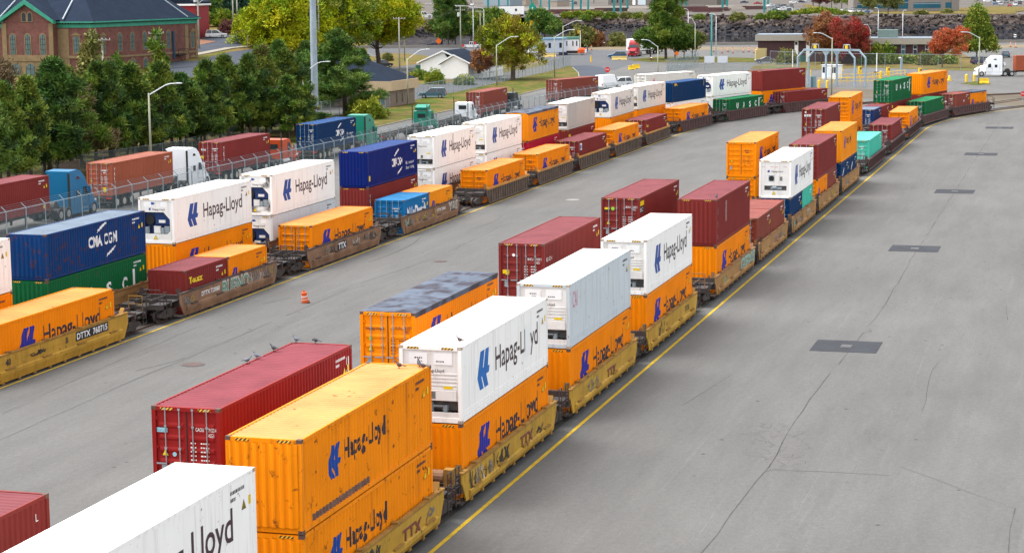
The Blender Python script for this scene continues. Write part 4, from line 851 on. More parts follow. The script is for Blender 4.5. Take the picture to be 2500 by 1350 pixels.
def build_ground():
    b = MB(); b.face([(-700, -60, 0), (700, -60, 0), (700, 596, 0), (-700, 596, 0)]); struct("ground", b, [ASPH], fix=False)
    # tracks sunk in the yard
    for k in 'ABCD':
        end = {'A': 330, 'B': 330, 'C': 330, 'D': 330}[k]
        aa = [x * 2.5 for x in range(-14, int(end / 2.5))]
        bed = ribbon([tpos(k, a)[0] for a in aa], 2.3, .004); struct("track_bed", bed, [M("track_grime", (.075, .068, .062), .9, var=.3, scale=.6)], fix=False)
        for off in (-.72, .72):
            rb = MB(); rs = []
            for a in aa:
                q, y = tpos(k, a, off); n = Vector((-sin(y), cos(y), 0)) * .035
                rs.append([q + n, q + n + Vector((0, 0, .1)), q - n + Vector((0, 0, .1)), q - n])
            rb.loft(rs); struct("rail", rb, [M("rail_steel", (.09, .055, .04), .5, .5, var=.3, rust=.5)])
    struct("yellow_line", ribbon([tpos('A', a, 1.219 + .70)[0] for a in [x * 2.5 for x in range(-14, 106)]], .17, .012), [YLINE], fix=False)
    struct("yellow_line", ribbon([tpos('C', a, 1.219 - .75)[0] + Vector((0, 0, 0)) for a in [x * 2.5 for x in range(4, 78)]], .0, .012) if False else ribbon([tpos('C', a, 1.219 + .42)[0] for a in [x * 2.5 for x in range(2, 84)]], .15, .012), [YLINE], fix=False)
    # paving joints and cracks
    rr = random.Random(4)
    def crack(pix, wd, name="paving_joint", mat=SEALM, wig=.12):
        pts = []
        for (u0, v0), (u1, v1) in zip(pix, pix[1:]):
            a, c = G(u0, v0), G(u1, v1); n = max(2, int((c - a).length / 2.2))
            for i in range(n): q = a.lerp(c, i / n); pts.append(Vector((q.x + rr.uniform(-wig, wig), q.y + rr.uniform(-wig, wig) * .5, 0)))
        pts.append(G(*pix[-1]))
        struct(name, ribbon(pts, wd, .006, wob=lambda i: wd * rr.uniform(.25, 1.1), gap=2), [mat], fix=False)
    crack([(0, 1075), (280, 948), (470, 868), (700, 770), (880, 692), (1060, 632), (1250, 540)], .06, wig=.07)
    crack([(1715, 1350), (1875, 1140), (1960, 1000), (2060, 870), (2150, 760), (2235, 615), (2330, 470), (2388, 378), (2440, 300)], .055, wig=.06)
    crack([(1875, 1146), (2000, 1150), (2170, 1160)], .045)
    crack([(2480, 1240), (2462, 1350)], .03); crack([(1660, 990), (1790, 912)], .025); crack([(2290, 880), (2260, 960), (2250, 1005)], .025)
    crack([(2455, 745), (2460, 780)], .05); crack([(2200, 1140), (2480, 1240)], .016); crack([(0, 1010), (230, 905), (480, 800)], .03); crack([(1700, 800), (1790, 700), (1850, 620)], .04); crack([(1250, 610), (1450, 500)], .03)
    for (u, v, k) in ((1900, 1090, 26), (2330, 480, 0), (2095, 800, 14), (2150, 700, 12)):       # alligator cracking beside the drains
        b = MB()
        for i in range(k):
            p = G(u + rr.uniform(-45, 60), v + rr.uniform(-50, 60)); a = rr.uniform(0, pi)
            ribbon([p, p + Vector((cos(a), sin(a), 0)) * rr.uniform(.2, .6), p + Vector((cos(a + .6), sin(a + .6), 0)) * rr.uniform(.6, 1.2)], .018, .008, b)
        if k: o = struct("surface_cracks", b, [SEALM], 'stuff', fix=False)
    for (u, v, a, l) in ((1345, 360, .9, 5), (1360, 372, .9, 6), (690, 600, 1.0, 5), (1150, 560, 1.15, 9), (1300, 420, 1.0, 8), (330, 905, .9, 4), (900, 640, 1.2, 14), (640, 742, .9, 3)):
        p = G(u, v); q = [p + Vector((cos(a + .03 * i), sin(a + .03 * i), 0)) * (l * i / 5) for i in range(6)]
        struct("tyre_mark", ribbon(q, .06, .007), [TYRE], fix=False)
    # drain patches along the open lane
    for (s, wl) in ((52.8, 1), (93.4, 1), (134, 1), (174.5, 1), (215, 1)):
        p = P(s, 9.75); b = MB(); X = Matrix.Translation(p) @ Matrix.Rotation(TH, 4, 'Z'); b.X = X
        b.box(-1.7, 1.7, -1.75, 1.75, -.02, .014); struct("asphalt_patch", b, [PATCH])
        t = thing("drain_grate", {52.8: "rectangular drain grate in the nearest dark patch", 93.4: "drain grate in the second dark patch beyond the nearest", 134: "drain grate in the middle dark patch of the lane", 174.5: "drain grate in the fourth dark patch, beside teal container", 215: "drain grate in the farthest dark patch near the train's end"}[s], "drain", p + Vector((0, 0, .012)), TH, "drain grates in the open lane")
        g = MB(); g.box(-.42, .42, -.3, .3, 0, .012); fr = put("frame", g.mesh("frame"), [DARK], t)
        g = MB()
        for k in range(7): g.box(-.38 + k * .115, -.31 + k * .115, -.26, .26, .013, .02)
        put("grating", g.mesh("grating"), [M("worn_grate", (.11, .11, .115), .6)], t)
    for u, v, r, lab in ((472, 890, .62, "dark sunken drain cover on the asphalt behind red-maroon container"), (1075, 638, .5, "dark drain cover on the seam between the trains"), (1398, 488, .62, "round pale manhole cover beyond the purplish-roofed container")):
        p = G(u, v); t = thing("manhole_cover", lab, "manhole", p, .3, "covers in the lane between the trains")
        pale = u == 1398
        put("rim", MB().tube((0, 0, -.01), (0, 0, .012), r, n=24).mesh("rim"), [CONC if pale else DARK], t); put("lid", MB().tube((0, 0, 0), (0, 0, .02), r * .75, n=20).mesh("lid"), [M("pale_lid", (.20, .19, .175), .8) if pale else M("lid_brown", (.08, .05, .045), .8, var=.3)], t)
    # grass, streets
    verge = [(-500, 700), (0, 548), (450, 424), (894, 317), (1106, 269), (1263, 234), (1327, 217.6), (1385, 205), (1414, 190), (1412, 179), (1398, 166)]
    back = [(1392, 160), (1340, 175), (1240, 197), (1130, 222), (1020, 243), (930, 268), (800, 285), (560, 215), (300, 190), (-500, 190)]
    sheet("grass_verge", [G(*p) for p in verge + back], .02, GRASS)
    kerb("kerb", [G(*p) for p in verge])
    sheet("needle_ground", [G(*p) for p in [(-500, 640), (0, 505), (450, 396), (700, 335), (890, 300), (800, 283), (560, 216), (300, 191), (-500, 191)]], .03, NEEDLE)
    sheet("parking_lot", [G(*p) for p in [(930, 270), (1020, 244), (1130, 223), (1240, 198), (1215, 186), (1130, 203), (1020, 212), (940, 225)]], .012, ROAD)
    sheet("lawn", [G(*p) for p in [(960, 213), (1130, 200), (1190, 186), (1330, 160), (1345, 150), (1180, 140), (1010, 178), (930, 190)]], .02, DRYG)
    sheet("lawn", [G(*p) for p in [(660, 200), (840, 165), (930, 150), (930, 140), (860, 135), (640, 180)]], .02, DRYG)
    for row in range(6):
        a, c = G(1095 + row * 22, 232 - row * 6), G(1145 + row * 22, 238 - row * 6)
        struct("parking_line", ribbon([a, c], .12, .02), [WLINE], fix=False)
    road = [(930, 200), (1000, 178), (1075, 160), (1200, 140), (1330, 158), (1400, 172), (1500, 172), (1560, 150), (1560, 128), (1320, 118), (1180, 118), (1060, 116), (930, 116), (880, 122), (930, 140), (990, 132), (1085, 140), (1040, 152), (930, 168)]
    sheet("street", [G(*p) for p in road], .008, ROAD)
    sheet("traffic_island", [G(*p) for p in [(930, 131), (985, 131), (1065, 140), (1085, 145), (1060, 152), (960, 165), (925, 168)]], .03, DRYG)
    sheet("dark_asphalt", [G(*p) for p in [(1392, 162), (1430, 160), (1470, 165), (1487, 175), (1478, 186), (1440, 190), (1414, 186), (1412, 178), (1394, 167)]], .012, ROAD2)
    sheet("tree_island", [G(*p) for p in [(1535, 146), (1600, 140), (1700, 139), (1850, 143), (1905, 146), (1860, 153), (1700, 153), (1620, 153), (1550, 150)]], .05, GRASS)
    sheet("lawn", [G(*p) for p in [(1840, 162), (1905, 150), (2060, 146), (2380, 152), (2400, 175), (2300, 172), (2120, 166), (1960, 172), (1830, 170)]], .03, DRYG)
    sheet("lawn", [G(*p) for p in [(2200, 150), (2270, 150), (2330, 122), (2365, 140), (2420, 152), (2420, 160), (2200, 160)]], .05, DRYG)
    sheet("gravel_island", [G(*p) for p in [(2345, 205), (2380, 200), (2415, 203), (2420, 207), (2380, 209)]], .03, GRASS)
    sheet("dusty_ground", [G(*p) for p in [(1935, 212), (2480, 230), (2700, 240), (2700, 262), (2440, 258), (2100, 240), (1935, 226)]], .006, M("dusty_ground", (.105, .088, .068), .9, var=.25, scale=.1))
    sheet("concrete_strip", [G(*p) for p in [(1280, 113.5), (1850, 116), (2700, 108), (2700, 115), (1850, 123), (1280, 120.5)]], .01, M("pale_gravel", (.17, .135, .09), .9, var=.15, scale=.1))
    # the street climbing behind the pines on the far left
    b = MB(); X = []; 
    n, m = 26, 24
    for j in range(m):
        y = 328 + j * 14
        X.append([])
        for i in range(n):
            r = -.34 + i * (.27 / (n - 1)); x = r * y; X[-1].append((x, y, hillz(x, y) + .015))
    for j in range(m - 1):
        for i in range(n - 1): b.face([X[j][i], X[j][i + 1], X[j + 1][i + 1], X[j + 1][i]])
    struct("hillside", b, [DRYG], fix=False)
    sheet("street", [GH(*p) for p in [(380, 152), (480, 150), (560, 128), (640, 118), (640, 162), (560, 172), (380, 205)]], .05, ROAD2)
    sheet("street", [GH(*p) for p in [(380, 138), (480, 129), (570, 117), (600, 108), (640, 92), (640, 88), (500, 84), (440, 88), (530, 103), (480, 113), (380, 120)]], .05, ROAD2)
    sheet("pavement", [GH(*p) for p in [(440, 92), (475, 96), (528, 103), (480, 113), (430, 116)]], .09, M("brick_paving", (.19, .10, .07), .9, var=.15))
    kerb("pavement", [GH(*p) for p in [(380, 150), (478, 135), (560, 119), (640, 112)]], .15, 2.6)
    # channel and far bank
    sheet("water", [Vector((x, y, -2)) for x, y in ((-700, 596), (900, 596), (900, 900), (-700, 900))], 0, M("water", (.008, .012, .015), .06, var=.0, spec=.5, bump=0))
    b = MB(); b.face([(-700, 596, .0), (700, 596, .0), (700, 596.3, -3), (-700, 596.3, -3)]); b.box(-100, 700, 595.2, 595.9, 0, .8); struct("quay_wall", b, [CONC])
    rk = M("shore_rock", (.044, .034, .031), .95, var=.6, scale=.5, col2=(.085, .068, .06), c2=(.48, .58), c2scale=.3, bump=1., bscale=1.5)
    wl = lambda x: 815 if x < 40 else max(735, 815 - (x - 40) * .9)
    if True:
        rr = random.Random(9); b = MB(); nx, nz = 500, 20; grid = []
        for j in range(nz):
            row = []
            for i in range(nx):
                x = -140 + i * .98; f = j / (nz - 1); y = wl(x) + f * 22
                if x < 20: y -= (20 - x) * 1.4
                z = -2.3 + f * 7.3; e = 1 if j < nz - 1 else .1
                q = noise.noise((x * .12, f * 4, 1.)) * .9 + noise.noise((x * .45, f * 9, 4.)) * .8 + abs(noise.noise((x * 1.1, f * 20, 9.))) * .9
                row.append((x, y + q * 1.3 * e, z + q * .5 * e))
            grid.append(row)
        for j in range(nz - 1):
            for i in range(nx - 1): b.face([grid[j][i], grid[j][i + 1], grid[j + 1][i + 1], grid[j + 1][i]])
        # wet, weed-dark foot of the bank below the tide mark
        me = b.mesh("rock_bank", fix=False)
        for p in me.polygons:
            zz = sum(me.vertices[v].co.z for v in p.vertices) / 4 + rr.uniform(-.5, .5); p.material_index = 1 if zz < 1.6 else 0
        struct("rock_bank", me, [rk, M("tidal_weed_rock", (.022, .022, .026), .9, var=.6, scale=.6, col2=(.055, .045, .04), c2=(.52, .62), c2scale=.4, bump=1., bscale=1.5)])
        b = MB()
        t_ = (1 + sqrt(5)) / 2; IV = [Vector(v).normalized() for v in ((-1, t_, 0), (1, t_, 0), (-1, -t_, 0), (1, -t_, 0), (0, -1, t_), (0, 1, t_), (0, -1, -t_), (0, 1, -t_), (t_, 0, -1), (t_, 0, 1), (-t_, 0, -1), (-t_, 0, 1))]
        IF = ((0, 11, 5), (0, 5, 1), (0, 1, 7), (0, 7, 10), (0, 10, 11), (1, 5, 9), (5, 11, 4), (11, 10, 2), (10, 7, 6), (7, 1, 8), (3, 9, 4), (3, 4, 2), (3, 2, 6), (3, 6, 8), (3, 8, 9), (4, 9, 5), (2, 4, 11), (6, 2, 10), (8, 6, 7), (9, 8, 1))
        for k in range(2600):
            x = rr.uniform(-130, 340); f = rr.random() ** .75; y = wl(x) + f * 22; z = -2.3 + f * 7.3
            if x < 20: y -= (20 - x) * 1.4
            r = rr.uniform(.3, .95) * rr.uniform(.7, 1.15); c = Vector((x, y - .5, z + .35)); m = 2 if (z > 2.2 and rr.random() < .35) else (0 if z > 1.0 else 1)
            if z < 1.0 and rr.random() < .2: m = 0
            R_ = Matrix.Rotation(rr.uniform(0, 6), 3, Vector((rr.gauss(0, 1), rr.gauss(0, 1), rr.gauss(0, 1))).normalized()); sx, sy, sz = r * rr.uniform(.8, 1.6), r * rr.uniform(.7, 1.2), r * rr.uniform(.5, .9); i0 = len(b.v)
            for v in IV: q = Vector((v.x * sx, v.y * sy, v.z * sz)) * rr.uniform(.75, 1.15); b.v.append(c + R_ @ q)
            for q in IF: b.f.append(tuple(i0 + i for i in q)); b.m.append(m)
        struct("boulders", b, [M("boulder", (.064, .05, .045), .95, var=.4, scale=.3), M("wet_boulder", (.030, .029, .033), .8, var=.4), M("pale_boulder", (.125, .108, .10), .95, var=.3)], 'stuff', fix=False)
    fb = MB(); rf = random.Random(2); ny = 26; gr = []
    for j in range(ny):
        row = []
        for i in range(60):
            x = -140 + i * 3.6; y = 596.5 + j * 8.9; e = 1 if x < 48 else max(0, 1 - (x - 48) / 22)
            row.append((x, y, -2.6 + (1.1 + noise.noise((x * .15, y * .06, 2)) * .9 + rf.uniform(-.25, .35)) * e))
        gr.append(row)
    for j in range(ny - 1):
        for i in range(59): fb.face([gr[j][i], gr[j][i + 1], gr[j + 1][i + 1], gr[j + 1][i]])
    struct("tidal_flat", fb, [M("tidal_weed_rock", 0)], fix=False)
    sheet("far_plateau", [Vector(p) for p in ((-900, 780, PZ - .25), (20, 790, PZ - .25), (20, 836, PZ - .25), (40, 836, PZ - .25), (129, 757, PZ - .25), (420, 757, PZ - .25), (1400, 757, PZ - .25), (1600, 3200, PZ - .25), (-1600, 3200, PZ - .25))], 0, M("far_yard", (.105, .094, .085), .95, var=.15, scale=.02))
    def GPp(u, v): return G(u, v, PZ)
    sheet("lawn", [GPp(*p) for p in [(1990, 31), (2060, 34), (2180, 34), (2480, 34), (2480, 28), (2180, 24), (2060, 30), (1990, 14), (1960, 10), (1975, 30)]], -.1, DRYG)
    sheet("lawn", [GPp(*p) for p in [(2330, 34), (2440, 35), (2520, 24), (2520, 18), (2440, 16), (2340, 20)]], -.05, DRYG)
    sheet("gravel_road", [GPp(*p) for p in [(1180, 30), (1600, 21), (1900, 17), (1900, 12), (1600, 14), (1180, 20)]], -.1, M("gravel", (.15, .135, .12), .95, var=.1, scale=.02))

# ---------------------------------------------------------------- trucks and cars
CARPT = {k: M("car_" + k, c, .25, spec=.6, var=.02, scale=.5) for k, c in dict(white=(.74, .75, .76), black=(.02, .02, .024), navy=(.012, .02, .06), blue=(.02, .10, .22), slate=(.06, .13, .18), silver=(.38, .40, .43), grey=(.14, .15, .17), red=(.33, .02, .02), maroon=(.14, .02, .03), green=(.03, .12, .07)).items()}
TRKP = {k: M("truck_" + k, c, .4, spec=.2, var=.05, scale=.6) for k, c in dict(blue=(.003, .115, .25), white=(.72, .75, .78), orange=(.42, .06, .015), green=(.015, .21, .14), black=(.03, .035, .04), red=(.30, .012, .022), bright=(.80, .82, .84)).items()}
REDL = M("red_light", (.5, .01, .01), .3, var=0); AMBL = M("amber_light", (.7, .25, .01), .3, var=0)
def tyre_mesh(r, wd, n=18):
    return cached(('ty', r, wd, n), lambda: MB().tube((0, -wd / 2, 0), (0, wd / 2, 0), r, n=n).mesh("wheel"))
def rim_mesh(r, wd, n=12):
    return cached(('rim', r, wd, n), lambda: MB().tube((0, -wd / 2 - .012, 0), (0, wd / 2 + .012, 0), r, n=n).mesh("rim"))
def wheel(parent, x, y, r, wd, rim=CHROME):
    o = put("wheel", tyre_mesh(r, wd), [BLACK], parent, (x, y, r)); put("rim", rim_mesh(round(r * .58, 3), wd), [rim], o); return o
def tractor(label, loc, rz, col, style='aero', group="highway tractors"):
    t = thing("truck_tractor", label, "truck", loc, rz, group); pm = TRKP[col]
    b = MB(); b.box(0, 7.9, -.5, -.38, .75, 1.0); b.box(0, 7.9, .38, .5, .75, 1.0); b.box(.2, 1.0, -.5, .5, .78, .98); b.tube((1.9, -.45, 1.08), (1.9, .45, 1.08), .45, n=14); put("chassis_frame", b.mesh("chassis_frame"), [DARK], t)
    nar = lambda p: 1 - .10 * max(0, (p[1] - 2.3)) / 1.6
    b = MB(); xf = 6.3
    if style == 'aero':
        b.ext([(3.1, .95), (3.1, 3.95), (4.5, 4.02), (5.1, 3.85), (5.6, 3.45), (5.9, 2.95), (xf, 2.15), (xf, .95)], -1.23, 1.23, m=0, top=nar)
    elif style == 'classic':
        b.ext([(3.6, 1.0), (3.6, 3.0), (5.3, 3.05), (5.75, 2.95), (6.05, 2.15), (6.05, 1.0)], -1.12, 1.12, top=nar)
    else:
        b.ext([(4.2, 1.0), (4.2, 2.85), (5.4, 2.95), (5.8, 2.85), (6.1, 2.1), (6.1, 1.0)], -1.12, 1.12, top=nar)
    put("cab", b.mesh("cab"), [pm], t)
    hw = 1.02 if style == 'aero' else .95
    b = MB(); x0 = xf if style == 'aero' else 6.05
    fr = (8.15, 1.45) if style == 'aero' else (8.1, 1.85)
    b.loft([[(x0, -1.1, .95), (x0, -1.1, 1.85), (x0, -.8, 2.12), (x0, .8, 2.12), (x0, 1.1, 1.85), (x0, 1.1, .95)],
            [(7.2, -hw, .9), (7.2, -hw, 1.72), (7.2, -.72, 1.95), (7.2, .72, 1.95), (7.2, hw, 1.72), (7.2, hw, .9)],
            [(fr[0], -.78, .75), (fr[0], -.78, fr[1] - .2), (fr[0], -.6, fr[1]), (fr[0], .6, fr[1]), (fr[0], .78, fr[1] - .2), (fr[0], .78, .75)]])
    put("hood", b.mesh("hood"), [pm], t)
    for sg in (-1, 1):
        b = MB(); q = [(7.1 + .66 * cos(a), .52 + .66 * sin(a)) for a in [pi * k / 8 for k in range(9)]] + [(7.1 + .5 * cos(a), .52 + .5 * sin(a)) for a in [pi * k / 8 for k in range(8, -1, -1)]]
        y0, y1 = sorted((sg * .85, sg * 1.24)); b.ext(q, y0, y1); put("fender", b.mesh("fender"), [pm], t)
        y0, y1 = sorted((sg * 1.0, sg * 1.2))
        if style == 'aero': put("side_skirt", MB().box(3.1, 6.25, y0, y1, .35, .95).mesh("side_skirt"), [pm], t)
        else:
            put("fuel_tank", MB().tube((3.4, sg * .95, .72), (5.2, sg * .95, .72), .33, n=14).mesh("fuel_tank"), [CHROME], t)
            put("exhaust_stack", MB().tube((3.5, sg * 1.0, 1.0), (3.5, sg * 1.0, 3.75), .065, n=10).mesh("exhaust_stack"), [DARK], t)
        put("headlight", MB().box(7.85, 8.1, sg * .78 - .14, sg * .78 + .14, .95, 1.2).mesh("headlight"), [WHITE], t)
        put("mirror", MB().box(6.0, 6.12, min(sg * 1.3, sg * 1.5), max(sg * 1.3, sg * 1.5), 1.75, 2.45).box(6.0, 6.06, min(sg * 1.1, sg * 1.4), max(sg * 1.1, sg * 1.4), 2.0, 2.06).mesh("mirror"), [pm if style == 'aero' else CHROME], t)
        yk = sg * 1.232
        wn = [(5.25, 1.75), (6.05, 1.75), (5.8, 2.45), (5.35, 2.5)] if style == 'aero' else [(5.0, 1.8), (5.85, 1.8), (5.7, 2.6), (5.05, 2.65)]
        yw = yk if style == 'aero' else sg * 1.115
        b = MB(); b.ext(wn, yw - .012, yw + .012, top=nar); put("side_window", b.mesh("side_window"), [GLASS], t)
        if style == 'aero':
            b = MB(); b.box(4.1, 4.6, min(yk - .01, yk + .01), max(yk - .01, yk + .01), 1.75, 2.3); put("sleeper_window", b.mesh("sleeper_window"), [GLASS], t)
            b = MB(); b.ext([(4.2, 3.2), (4.85, 3.2), (4.75, 3.4), (4.35, 3.45)], yk - .0, yk + .012, top=nar); put("sleeper_window", b.mesh("sleeper_window"), [GLASS], t)
        wheel(t, 7.1, sg * 1.05, .52, .3)
        for xx in (1.25, 2.55): wheel(t, xx, sg * .98, .52, .55)
        put("mud_flap", MB().box(.42, .45, sg * .98 - .3, sg * .98 + .3, .25, .95).mesh("mud_flap"), [BLACK], t)
    b = MB()
    if style == 'aero': b.face([(5.915, -1.02, 2.95), (5.915, 1.02, 2.95), (6.30, 1.1, 2.2), (6.30, -1.1, 2.2)])
    else: b.face([(5.80, -.95, 2.85), (5.80, .95, 2.85), (6.09, 1.0, 2.2), (6.09, -1.0, 2.2)])
    put("windshield", b.mesh("windshield", fix=False), [GLASS], t, (.012, 0, .012))
    b = MB(); k_ = 1.235 if style == 'aero' else 1.125
    for sg in (-1, 1):
        y0, y1 = sorted((sg * k_, sg * (k_ - .012)))
        for xx in (5.05, 6.15): b.box(xx, xx + .025, y0, y1, 1.0, 1.95)
        b.box(5.05, 6.15, y0, y1, 1.0, 1.02); b.box(5.15, 5.3, *sorted((sg * k_, sg * (k_ + .03))), 1.5, 1.55)
        if style == 'aero': b.box(2.98, 3.1, *sorted((sg * 1.16, sg * 1.0)), 1.0, 3.8); b.box(3.6, 3.62, y0, y1, .95, 2.3)
    put("door_seams", b.mesh("door_seams"), [SEAL], t)
    put("steps", MB().box(5.2, 6.0, -1.25, -1.1, .38, .42).box(5.2, 6.0, 1.1, 1.25, .38, .42).box(5.2, 6.0, -1.25, -1.1, .68, .72).box(5.2, 6.0, 1.1, 1.25, .68, .72).mesh("steps"), [CHROME], t)
    put("grille", MB().box(fr[0] - .02, fr[0] + .03, -.5, .5, .85, fr[1] - .2).mesh("grille"), [DARK if style == 'aero' else CHROME], t)
    put("bumper", MB().ext([(7.75, -1.2), (8.25, -.95), (8.3, 0), (8.25, .95), (7.75, 1.2)], .35, .8, 'z').mesh("bumper"), [pm if style == 'aero' else CHROME], t)
    if style != 'aero': put("rear_window", MB().box((3.58 if style == 'classic' else 4.18), (3.6 if style == 'classic' else 4.2), -.55, .55, 2.0, 2.55).mesh("rear_window"), [GLASS], t)
    else: put("rear_lights", MB().box(.1, .16, -.9, -.6, .8, .95).box(.1, .16, .6, .9, .8, .95).mesh("rear_lights"), [REDL], t)
    return t
def chassis(label, loc, rz, n=3):                 # container trailer; origin under the middle
    t = thing("container_trailer", label, "trailer", loc, rz, "container trailers")
    b = MB()
    for y in (-.5, .5): b.box(-6.1, 6.1, y - .08, y + .08, .82, 1.10)
    for x in (-6.05, -4, -2, 0, 2, 4, 6.05): b.box(x - .08, x + .08, -1.2 if abs(x) > 6 else -.42, 1.2 if abs(x) > 6 else .42, .9, 1.09)
    put("frame", b.mesh("frame"), [DARK], t)
    for k in range(n):
        for sg in (-1, 1): wheel(t, -5.2 + k * 1.35, sg * .95, .5, .55, M("trailer_rim", (.45, .42, .36), .6))
    put("underride_bar", MB().box(-6.2, -6.05, -1.2, 1.2, .5, .62).box(-6.15, -6.05, -.5, -.4, .5, .9).box(-6.15, -6.05, .4, .5, .5, .9).mesh("underride_bar"), [DARK], t)
    for sg in (-1, 1): put("tail_light", MB().box(-6.22, -6.2, sg * .9 - .25, sg * .9 + .25, .88, 1.0).mesh("tail_light"), [REDL], t)
    put("landing_gear", MB().box(3.0, 3.15, -.75, -.6, .15, .9).box(3.0, 3.15, .6, .75, .15, .9).mesh("landing_gear"), [DARK], t)
    return t
def car(label, loc, rz, kind='suv', col='silver', group="parked and passing cars", name=None, far=False):
    Lc, Wc, Hc = {'suv': (4.6, 1.86, 1.68), 'sedan': (4.7, 1.8, 1.45), 'pickup': (5.6, 1.95, 1.8), 'van': (5.8, 2.0, 2.5)}[kind]
    t = thing(name or {'suv': 'suv_car', 'sedan': 'sedan_car', 'pickup': 'pickup_truck', 'van': 'panel_van'}[kind], label, {'suv': 'car', 'sedan': 'car', 'pickup': 'pickup', 'van': 'van'}[kind], loc, rz, group)
    X = Lc / 2; pm = CARPT[col]; bel = .98 if kind != 'van' else 1.15
    low = [(-X, .42), (-X + .03, .85), (-X + .12, bel), (X - 1.25, bel), (X - .25, .88), (X, .72), (X, .38), (X - .3, .26), (-X + .3, .26)]
    def mk():
        tp = lambda p: 1 - .05 * max(0, p[1] - .6) - (.09 if abs(p[0]) > X - .05 else 0)
        return MB().ext(low, -Wc / 2, Wc / 2, top=tp).mesh("body")
    put("body", cached(('cb', kind), mk), [pm], t)
    if kind == 'suv': gh = [(-X + .12, bel), (-X + .38, Hc - .1), (-X + .6, Hc), (.25, Hc), (1.2, bel)]
    elif kind == 'sedan': gh = [(-X + .75, bel - .02), (-X + 1.5, Hc - .03), (-.1, Hc), (1.1, bel - .02)]
    elif kind == 'pickup': gh = [(-.75, bel), (-.6, Hc), (.7, Hc), (1.35, bel)]
    else: gh = [(-X + .05, bel), (-X + .1, Hc), (1.3, Hc), (1.75, Hc - .35), (2.2, bel)]
    tp2 = lambda p: 1 - .17 * max(0, p[1] - bel) / max(.1, Hc - bel)
    put("greenhouse" if kind != 'van' else "cargo_body", cached(('cg', kind), lambda: MB().ext(gh, -Wc / 2 + .05, Wc / 2 - .05, top=tp2).mesh("greenhouse")), [GLASS if kind != 'van' else pm], t)
    ins = [(p[0], p[1]) for p in gh]; zs = Hc
    r0, r1 = [(p[0]) for p in gh if p[1] > Hc - .13][0], [(p[0]) for p in gh if p[1] > Hc - .13][-1]
    if kind != 'van':
        put("roof", cached(('cr', kind), lambda: MB().box(r0 - .03, r1 + .03, -Wc / 2 * .80, Wc / 2 * .80, Hc - .03, Hc + .025).mesh("roof")), [pm], t)
        def pil():
            b = MB(); xm = (r0 + r1) / 2
            for sg in (-1, 1):
                y0 = sg * (Wc / 2 - .045); y1 = sg * (Wc / 2 - .05) * .83 + sg * .0
                for xa, xb in ((gh[0][0] + .05, r0 + .08), (xm, xm), (gh[-1][0] - .06, r1 - .04)): b.tube((xa, y0, bel), (xb, y1 + sg * .012, Hc), .05, n=5)
            return b.mesh("pillars")
        put("pillars", cached(('cp', kind), pil), [pm], t)
    else:
        put("windshield", cached('vws', lambda: MB().ext([(1.45, Hc - .2), (1.78, Hc - .36), (2.2, bel + .05), (1.95, bel + .05)], -Wc / 2 + .03, Wc / 2 - .03, top=tp2).mesh("windshield")), [GLASS], t)
    if kind == 'pickup': put("cargo_bed", cached('bed', lambda: MB().box(-X + .1, -.85, -.75, .75, bel - .03, bel + .004).mesh("cargo_bed")), [DARK], t)
    for xx in (-X + .95, X - .92):
        for sg in (-1, 1): wheel(t, xx, sg * (Wc / 2 - .13), .34 if kind != 'pickup' else .39, .24)
    if not far:
        for sg in (-1, 1):
            put("headlight", cached(('chl', kind), lambda: MB().box(X - .16, X + .015, -.2, .2, .66, .8).mesh("headlight")), [WHITE], t, (0, sg * Wc / 2 * .62, 0))
            put("tail_light", cached(('ctl', kind), lambda: MB().box(-X - .012, -X + .1, -.12, .12, .72, .98).mesh("tail_light")), [REDL], t, (0, sg * Wc / 2 * .72, 0))
    return t
